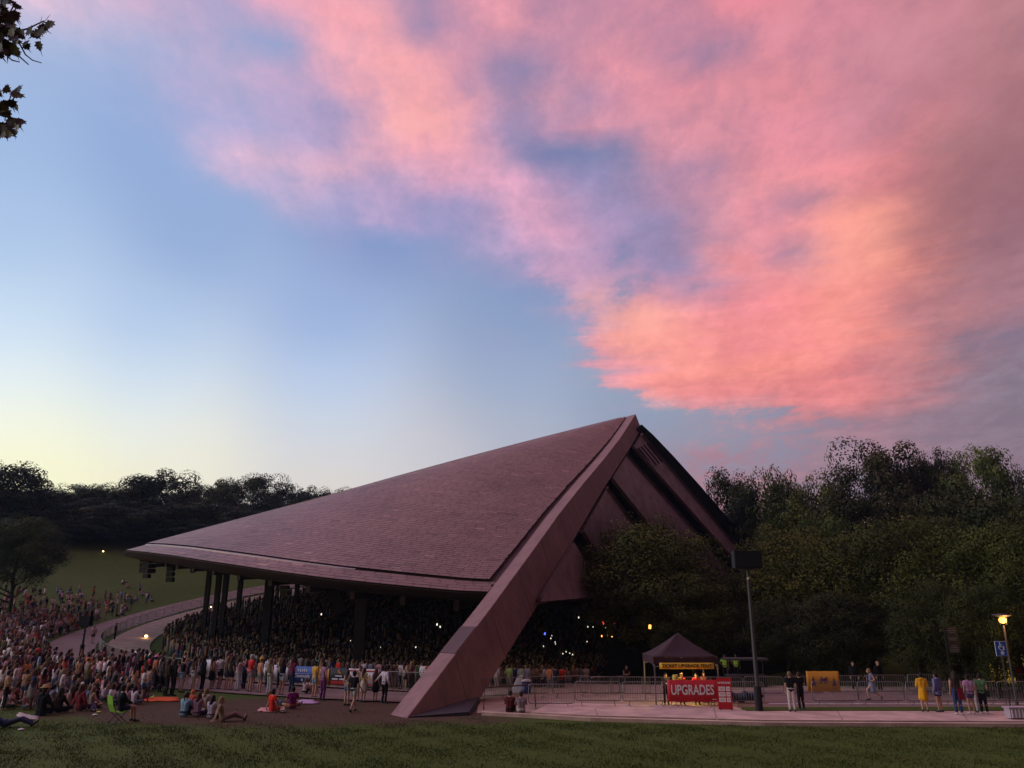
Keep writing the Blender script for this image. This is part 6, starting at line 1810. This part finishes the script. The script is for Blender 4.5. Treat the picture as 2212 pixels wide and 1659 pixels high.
# the rest of the crowd: one body of people nobody could count
def crowd(name, places, label, gain=1.3):
    CM = []
    for v in (STV[0], STV[1], STV[3], STV[2]): CM.append((low_mesh(*v, .30, .055), 1))
    for v in (SIV[0], SIV[1]): CM.append((low_mesh(*v, .30, .055), 0))
    prep = []
    for me, st in CM:
        me.calc_loop_triangles(); n = len(me.vertices); co = np.empty(n * 3, 'f'); me.vertices.foreach_get('co', co); co = co.reshape(-1, 3)
        tri = np.empty(len(me.loop_triangles) * 3, 'i'); me.loop_triangles.foreach_get('vertices', tri)
        mi = np.array([me.polygons[t.polygon_index].material_index for t in me.loop_triangles]); prep.append((co, tri.reshape(-1, 3), mi, st))
    st_i = [i for i, q in enumerate(prep) if q[3]]; si_i = [i for i, q in enumerate(prep) if not q[3]]
    Vs, Fs, Cs = [], [], []; off = 0
    for (x, y, z, rz, stand) in places:
        co, tri, mi, _ = prep[rng.choice(st_i if stand else si_i)]
        c, s = math.cos(rz), math.sin(rz); k = rng.uniform(.92, 1.06)
        Mx = np.array([[c, -s, 0], [s, c, 0], [0, 0, 1]]) * k
        Vs.append(co @ Mx.T + np.array([x, y, z])); Fs.append(tri + off); off += len(co)
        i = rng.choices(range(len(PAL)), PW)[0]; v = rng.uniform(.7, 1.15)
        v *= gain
        cols = np.array([rng.choice(SK), [q * v for q in PAL[i][1]], rng.choice(BT), rng.choice(HR)]); Cs.append(cols[mi])
    V_ = np.concatenate(Vs).astype('f'); F_2 = np.concatenate(Fs).astype('i'); C_ = np.concatenate(Cs)
    me = bpy.data.meshes.new(name); me.vertices.add(len(V_)); me.vertices.foreach_set('co', V_.ravel())
    me.loops.add(F_2.size); me.loops.foreach_set('vertex_index', F_2.ravel())
    me.polygons.add(len(F_2)); me.polygons.foreach_set('loop_start', np.arange(0, F_2.size, 3, dtype='i')); me.polygons.foreach_set('loop_total', np.full(len(F_2), 3, 'i'))
    me.update(calc_edges=True)
    ca = me.color_attributes.new('tone', 'FLOAT_COLOR', 'CORNER'); arr = np.ones((F_2.size, 4), 'f'); arr[:, :3] = np.repeat(C_, 3, axis=0); ca.data.foreach_set('color', arr.ravel())
    me.materials.append(MT['crowd']); o = link(bpy.data.objects.new(name, me)); tag(o, label, "crowd", kind='stuff'); return o
m = mat('crowd_clothes', (.2, .2, .2), .85, spec=.1); t_ = m.node_tree; at_ = node(t_, 'ShaderNodeVertexColor'); at_.layer_name = 'tone'; t_.links.new(at_.outputs[0], t_.nodes['Principled BSDF'].inputs['Base Color']); MT['crowd'] = m
pl = []
for k in range(520):
    X, Y, p = lawn_spot(); take(p)
    pl.append((p.x, p.y, p.z, face_to(p, *STAGE) + rng.gauss(0, .5), rng.random() < (.25 if Y > 1470 else .55)))
for k in range(170):
    X = rng.uniform(90, 340); Y = rng.uniform(1395, 1475); p = ground_hit(X, Y)
    if math.hypot(p.x - CX, p.y - CY) < RF + 4.9 or blocked(p, .42): continue
    take(p); pl.append((p.x, p.y, p.z, face_to(p, *STAGE) + rng.gauss(0, .4), rng.random() < .6))
for k in range(95):
    X = rng.uniform(300, 650); Y = rng.uniform(1462, 1491); p = ground_hit(X, Y)
    if blocked(p, .42) or math.hypot(p.x - CX, p.y - CY) < RF + 1.2: continue
    take(p); pl.append((p.x, p.y, p.z, face_to(p, *STAGE) + rng.gauss(0, .35), True))
crowd("lawn_crowd", pl, "dense crowd of concert-goers filling in the left lawn")
pl = []
r_ = RF - 5.6
while r_ > 8:
    n = int(r_ * 2.9 / .62); 
    for k in range(n):
        a = R(258) - R(166) * (k + rng.random() * .5) / n
        if rng.random() < .16: continue
        rr = r_ + rng.uniform(-.15, .15); x, y = CX + rr * math.cos(a), CY + rr * math.sin(a)
        p = Vector((x, y, ground_z(x, y)))
        if blocked(p, .4): continue
        pl.append((x, y, p.z, face_to(p, CX + 16, CY) + rng.gauss(0, .25), rng.random() < .93))
    r_ -= .98 if r_ > 38 else 1.6
print("seating crowd", len(pl))
crowd("seating_crowd", pl, "packed crowd filling the seating under the pavilion roof", .5)  # clothing colours darkened to stand for the shade under the roof
# ------------------------------------------------------------------ phone lights and stage lamps in the dark
MT['g_white'] = mat('glow_white', (1, 1, 1), .4, emit=(1, .92, .75), emis_s=1.3); MT['g_red'] = mat('glow_red', (1, .1, .05), .4, emit=(1, .06, .03), emis_s=3); MT['g_org'] = mat('glow_orange', (1, .5, .1), .4, emit=(1, .42, .08), emis_s=3.2); MT['g_blu'] = mat('glow_blue', (.1, .2, 1), .4, emit=(.1, .15, 1), emis_s=2)
def spark(X, Y, D, m, s, label, cat="phone", group="phones lit in the dark crowd"):
    d = pdir(X, Y); h = math.hypot(d.x, d.y); x, y, z = d.x / h * D, d.y / h * D, CAM_H + d.z / h * D
    o = MB().box((0, 0, 0), (s * .6, .03, s)).box((0, .022, 0), (s * .66, .02, s * 1.08)).build("phone" if cat == "phone" else "stage_lamp", m); o.location = (x, y, z); o.rotation_euler = (0, rng.uniform(-.3, .3), rng.uniform(-.4, .4)); tag(o, label, cat, group)
for X, Y, s in [(1376 / 1.8228 * 0 + 694, 1327, .3), (1343, 1309 + 3, .2), (944, 1349, .35), (951, 1354, .3), (766, 1378, .22), (757, 1384, .15), (898, 1398, .22), (822, 1398, .12),
             (1250, 1334, .3), (1270, 1354, .22), (1281, 1354, .2), (1192, 1373, .15), (1190, 1379, .22), (1199, 1387, .2), (1200, 1391, .18), (1174, 1396, .22), (1216, 1412, .2), (1223, 1408, .2), (1231, 1411, .18), (1237, 1414, .22), (1268, 1386, .2), (1327, 1420, .18), (1342, 1417, .22), (1368, 1366, .22), (1357, 1346, .25), (1368, 1360, .2), (1308, 1355, .25)]:
    spark(X, Y, 72 if X > 1100 else 68, MT['g_white'], s * .45, "lit phone in the dark crowd %s it" % ("right of" if X > 1000 else "left of"))
for X, Y, m, s, lb in [(1303, 1345, 'g_red', .3, "red stage lamp left of the brightest orange one"), (1314, 1339, 'g_org', .4, "brightest orange stage lamp right of the leg"), (1337, 1358, 'g_red', .18, "small red lamp low right of the orange one"), (1345, 1352, 'g_red', .2, "rightmost small red stage lamp"), (1404, 1354, 'g_org', .26, "lone orange lamp seen below the broad domed tree"), (1177, 1369, 'g_blu', .2, "small blue lamp nearest the leg"),
                       (1300, 1374, 'g_org', .14, "left of three faint orange lamps"), (1312, 1373, 'g_org', .12, "middle of three faint orange lamps"), (1322, 1375, 'g_org', .14, "right of three faint orange lamps"), (1328, 1330 + 16, 'g_red', .15, "dim red lamp between the orange and rightmost red ones")]:
    spark(X, Y, 76 if X < 1380 else 60, MT[m], s, lb, "stage lamp", "coloured stage lamps")
# ------------------------------------------------------------------ chairs, blankets and bits on the lawn
def blanket(PP, label, col, name="blanket"):
    pts = []
    for X, Y in PP:
        p = ground_hit(X, Y); pts.append(p)
    c = sum(pts, Vector()) / len(pts); n = 6
    V, F = [], []
    a, b, c_, d = pts
    for j in range(n + 1):
        for i in range(n + 1):
            p = a.lerp(b, i / n).lerp(d.lerp(c_, i / n), j / n); V.append((p.x + rng.uniform(-.03, .03), p.y + rng.uniform(-.03, .03), ground_z(p.x, p.y) + .02 + rng.uniform(-.01, .03)))
    for j in range(n):
        for i in range(n): k = j * (n + 1) + i; F.append((k, k + 1, k + n + 2, k + n + 1))
    o = meshobj(name, V, F, MT['cloth'], None, True); sd = o.modifiers.new('t', 'SOLIDIFY'); sd.thickness = .02; sd.offset = 1; o.color = (*col, 1); tag(o, label, name.replace('_', ' ')); return o
blanket([(312, 1517), (388, 1516), (383, 1507), (306, 1508)], "bright orange blanket spread before the two dark-clothed women", (.62, .10, .03))
blanket([(300, 1509), (336, 1509), (332, 1502), (305, 1503)], "crumpled yellow-green blanket above the orange one", (.42, .46, .08))
blanket([(272, 1510), (300, 1510), (296, 1503), (273, 1503)], "crumpled violet blanket left of the yellow-green one", (.28, .20, .40))
blanket([(250, 1489), (304, 1490), (300, 1482), (252, 1481)], "dusty pink blanket under the seated red tee", (.5, .22, .24))
blanket([(14, 1433), (56, 1434), (54, 1424), (18, 1423)], "pink and white blanket on the left lawn", (.55, .32, .36))
blanket([(610, 1523), (690, 1521), (676, 1513), (618, 1515)], "lilac blanket under the purple shirt", (.48, .30, .46))
blanket([(556, 1538), (600, 1539), (598, 1531), (562, 1531)], "red and white blanket under the red shirt", (.56, .26, .24))
blanket([(40, 1540), (84, 1549), (80, 1556), (34, 1548)], "pale blanket edge left of the straw hat", (.42, .34, .30))
def folding_chair(X, Y, rz, label, col, h=1.0):
    p = ground_hit(X, Y); t = empty("folding_chair", p, R(rz)); t.scale = (h, h, h); tag(t, label, "chair")
    fr = MT['pole']
    for q in (-1, 1):
        MB().tube([(q * .27, -.25, 0), (q * .25, .22, .44)], .014, 5).tube([(q * .27, .28, 0), (q * .25, -.2, .44)], .014, 5).build("leg", fr, t)
        MB().tube([(q * .25, -.2, .44), (q * .26, -.38, .98)], .014, 5).build("back_post", fr, t)
    V = [(-.25, .22, .44), (.25, .22, .44), (.25, 0, .36), (-.25, 0, .36), (-.25, -.2, .42), (.25, -.2, .42)]
    o = meshobj("seat", V, [(0, 1, 2, 3), (3, 2, 5, 4)], MT['cloth'], t); o.color = (*col, 1); o.modifiers.new('t', 'SOLIDIFY').thickness = .015
    V = [(-.26, -.2, .42), (.26, -.2, .42), (.24, -.33, .7), (-.24, -.33, .7), (.27, -.38, 1.0), (-.27, -.38, 1.0)]
    o = meshobj("backrest", V, [(0, 1, 2, 3), (3, 2, 4, 5)], MT['cloth'], t); o.color = (*col, 1); o.modifiers.new('t', 'SOLIDIFY').thickness = .015
    return t
folding_chair(252, 1563, -42, "lime green folding chair holding the person in black", (.22, .42, .05), 1.12)
P_(258, 1562, "person in black with bare legs sitting in the lime green folding chair", 'chair', ('long', BK), ('shorts', (.03, .03, .06)), ('short', 0), 0, h=1.08, rz=-42)
folding_chair(143, 1472, -30, "red folding chair standing on the left lawn", (.48, .03, .04), 1.1)
for X, Y, lb, c in [(48, 1550, "white paper plate beside the straw hat", (.6, .5, .5)), (205, 1546, "white cup lying beside the auburn-haired woman", (.62, .58, .52)), (213, 1540, "yellow bottle standing left of the lime chair", (.5, .5, .12)), (45, 1578, "small white wrapper by the reclining navy figure", (.6, .58, .52))]:
    p = ground_hit(X, Y); o = MB().lathe([(.05, 0), (.11, .02), (.12, .05), (.03, .09)], n=12).build("paper_plate" if 'plate' in lb else "cup" if 'cup' in lb else "bottle" if 'bottle' in lb else "wrapper", MT['cloth']); o.location = p; o.color = (*c, 1); tag(o, lb, o.name.split('.')[0].replace('_', ' '))
# ------------------------------------------------------------------ maple branches at the upper left, near the camera
MT['maple'] = mat('maple_leaf', (.05, .028, .016), .6, objcol=True)
def leaf_mesh():
    out = [(0, 0), (.12, .05), (.32, .02), (.28, .16), (.5, .28), (.30, .34), (.33, .5), (.18, .48), (.12, .62), (.05, .58), (0, 1.0), (-.05, .58), (-.12, .62), (-.18, .48), (-.33, .5), (-.30, .34), (-.5, .28), (-.28, .16), (-.32, .02), (-.12, .05)]
    V = [(x, y, .06 * abs(x) - .10 * y * y) for x, y in out] + [(0, .3, -.03)]
    n = len(out); F = [(i, (i + 1) % n, n) for i in range(n)]
    me = bpy.data.meshes.new("leaf"); me.from_pydata(V, [], F); me.materials.append(MT['maple']); me.update(); return me
LM = leaf_mesh()
def branch(label, twigs, leaves, D=6.0, size=.104):
    t = empty("maple_branch", depth_pt(-30, twigs[0][0][1], D)); tag(t, label, "branch", None); inv = t.location.copy()
    for tw in twigs:
        n_ = len(tw); MB().tube([depth_pt(X, Y, D + .05 * math.sin(X * .1)) - inv for X, Y in tw], [.009 * (1 - .75 * i / n_) for i in range(n_)], 6).build("twig", MT['bark'], t)
    for (X, Y, s, a) in leaves:
        o = link(bpy.data.objects.new("leaf", LM), t); o.location = depth_pt(X, Y, D + rng.uniform(-.35, .35)) - inv
        k = size * s * rng.uniform(.85, 1.15); o.scale = (k, k, k)
        o.rotation_euler = (R(90) + rng.uniform(-.7, .5), R(a) + rng.uniform(-.3, .3), rng.uniform(-.8, .8))
        v = rng.uniform(.6, 1.6); o.color = (.050 * v, .030 * v, .018 * v, 1) if rng.random() < .8 else (.11, .085, .02, 1)
lv = []
r2 = random.Random(5)
for k in range(125):
    X = -28 + 118 * r2.random() ** 1.25; Y = r2.uniform(-10, 108)
    top = -10 if X < 32 else 52; bot = 106 - max(0, X - 30) * .42
    if X > 32 and Y < 50 and not (r2.random() < .06): continue
    if Y > bot: continue
    lv.append((X, Y, r2.uniform(.8, 1.25), 180 + r2.uniform(-70, 40)))
lv += [(104, 38, 1.25, 170), (112, 44, 1.1, 215), (98, 58, 1.1, 235), (88, 50, 1., 100), (30, 2, .9, 190), (38, 8, .9, 200), (28, 26, .9, 170), (90, 66, 1., 240), (82, 88, 1.1, 200), (36, 108, 1., 180), (8, 112, .9, 185)]
branch("upper maple branch with dark leaves and bare twigs at the photo's upper left", [[(-40, 70), (0, 66), (22, 76), (40, 90), (55, 118), (70, 130), (90, 136)], [(-30, 86), (10, 116), (26, 130), (42, 134)], [(20, 76), (34, 98), (42, 122), (62, 140)], [(22, 72), (60, 62), (95, 45)], [(-20, 40), (20, 30), (34, 4)]], lv)
lv = []
for k in range(60):
    X = -24 + 62 * r2.random(); Y = r2.uniform(186, 292)
    if X > 22 and 205 < Y < 238: continue
    if X > 38 - abs(Y - 262) * .35 and Y > 238: continue
    if X > 20 and Y < 205: continue
    lv.append((X, Y, r2.uniform(.75, 1.15), 180 + r2.uniform(-70, 50)))
lv += [(34, 190, 1.1, 150), (42, 200, 1.1, 210), (32, 222, .9, 200), (50, 258, 1., 215), (40, 266, 1., 230), (30, 278, 1., 190)]
branch("lower maple branch with a yellow-brown leaf at the photo's left edge", [[(-30, 250), (0, 246), (14, 236), (24, 205), (36, 194)], [(-26, 262), (4, 266), (18, 290), (36, 296)], [(0, 248), (30, 256), (48, 258)], [(-20, 280), (6, 292), (16, 298)]], lv)
# ------------------------------------------------------------------ grass blades on the near lawn
def blades(name, n, x0, x1, y0, y1, hgt, seed):
    g = np.random.default_rng(seed)
    x = g.uniform(x0, x1, n); y = y0 + (y1 - y0) * g.random(n) ** 1.1
    keep = (np.abs(x) < y * .72 + 2)
    dens = np.sin(x * .9 + 1.3 * np.sin(y * .7)) * np.sin(y * 1.3 + .8 * np.sin(x * .6)) + .6 * np.sin(x * 2.7 + y * 1.9)
    keep &= g.random(n) < np.clip(.55 + .45 * dens, .12, 1)
    worn = ((x + 12) / 15) ** 2 + ((y - 39.5) / 5.5) ** 2
    keep &= (g.random(n) < np.clip((worn - .5) * 1.2, .04, 1))
    keep &= ~((x > -1) & (y > 35.2))
    x, y = x[keep], y[keep]; n = len(x)
    a = g.uniform(0, 2 * np.pi, n); h = hgt * g.uniform(.5, 1.4, n); w = .010 + .012 * g.random(n)
    lx, ly = g.normal(0, .5, n) * h, g.normal(0, .5, n) * h
    z = np.array([ground_z(float(p), float(q)) for p, q in zip(x, y)])
    V = np.stack([np.stack([x - w * np.cos(a), y - w * np.sin(a), z - .01], 1), np.stack([x + w * np.cos(a), y + w * np.sin(a), z - .01], 1), np.stack([x + lx, y + ly, z + h], 1)], 1).reshape(-1, 3)
    me = bpy.data.meshes.new(name); me.vertices.add(len(V)); me.vertices.foreach_set('co', V.astype('f').ravel())
    me.loops.add(len(V)); me.loops.foreach_set('vertex_index', np.arange(len(V), dtype='i'))
    me.polygons.add(n); me.polygons.foreach_set('loop_start', np.arange(0, len(V), 3, dtype='i')); me.polygons.foreach_set('loop_total', np.full(n, 3, 'i'))
    me.update(calc_edges=True); me.materials.append(MT['blade'])
    o = link(bpy.data.objects.new(name, me)); tag(o, "short lawn grass in the foreground", "grass", kind='stuff'); return o
m = mat('grass_blade', (.07, .11, .016), .7, spec=.15); t_ = m.node_tree; g_ = node(t_, 'ShaderNodeTexCoord')
f_ = NOISE(t_, g_.outputs['Object'], .8, 5, .65); f2_ = NOISE(t_, g_.outputs['Object'], 9, 2, .5)
c_ = MIX(t_, MR(t_, f_, .35, .65), (.040, .056, .008), (.070, .082, .014)); c_ = MIX(t_, M_(t_, 'MULTIPLY', MR(t_, f2_, .5, .75), .3), c_, (.09, .085, .025)); t_.links.new(c_, t_.nodes['Principled BSDF'].inputs['Base Color'])
MT['blade'] = m
blades("grass", 260000, -28, 28, 20.5, 40, .06, 4)
# fallen leaves and small litter on the lawn
g = np.random.default_rng(8); V, F = [], []
for k in range(420):
    x, y = g.uniform(-24, 24), g.uniform(21.5, 40)
    if x > -1 and y > 35: continue
    s = g.uniform(.03, .07); a = g.uniform(0, 6.3); z = ground_z(x, y) + .05; n0 = len(V)
    V += [(x + s * math.cos(a + q), y + s * math.sin(a + q), z + g.uniform(-.01, .03)) for q in (0, 1.4, 3.1, 4.6)]; F.append((n0, n0 + 1, n0 + 2, n0 + 3))
o = meshobj("leaf_litter", V, F, mat('dry_leaf', (.12, .07, .03), .8)); tag(o, "scattered dry leaves on the foreground lawn", "leaves", kind='stuff')
# ------------------------------------------------------------------ evening haze
hz = MB().box((50, 720, 19), (1960, 1620, 76)).build("haze", None)
hm = bpy.data.materials.new("evening_haze"); hm.use_nodes = True; ht = hm.node_tree; ht.nodes.clear()
vo = node(ht, 'ShaderNodeVolumePrincipled'); vo.inputs['Color'].default_value = (.52, .72, 1, 1); vo.inputs['Density'].default_value = 0.00014; vo.inputs['Anisotropy'].default_value = .2
ou = node(ht, 'ShaderNodeOutputMaterial'); ht.links.new(vo.outputs[0], ou.inputs['Volume']); hz.data.materials.append(hm)
hz.location = (0, 0, 0); tag(hz, kind='stuff'); hz['label'] = "thin bluish evening haze over the grounds"; hz['category'] = "haze"
sc.cycles.volume_bounces = 0

# ------------------------------------------------------------------ neighbours that look alike are told apart by their order
ORD = ["first", "second", "third", "fourth", "fifth", "sixth", "seventh", "eighth", "ninth", "tenth"] + ["%dth" % k for k in range(11, 60)]
same = {}
for o in COL.objects:
    if o.parent is None and o.get('category') in ("barrier", "phone") and o.get('label'): same.setdefault(o['label'], []).append(o)
for lb, os_ in same.items():
    if len(os_) < 2: continue
    bpy.context.view_layer.update()
    os_.sort(key=lambda o: projP(o.matrix_world.translation)[0])
    if "crowd left of it" in lb: os_.reverse()
    for k, o in enumerate(os_):
        o['label'] = ("%s from the leg: " % ORD[k] if o['category'] == 'phone' else "%s from the left: " % ORD[k]) + lb
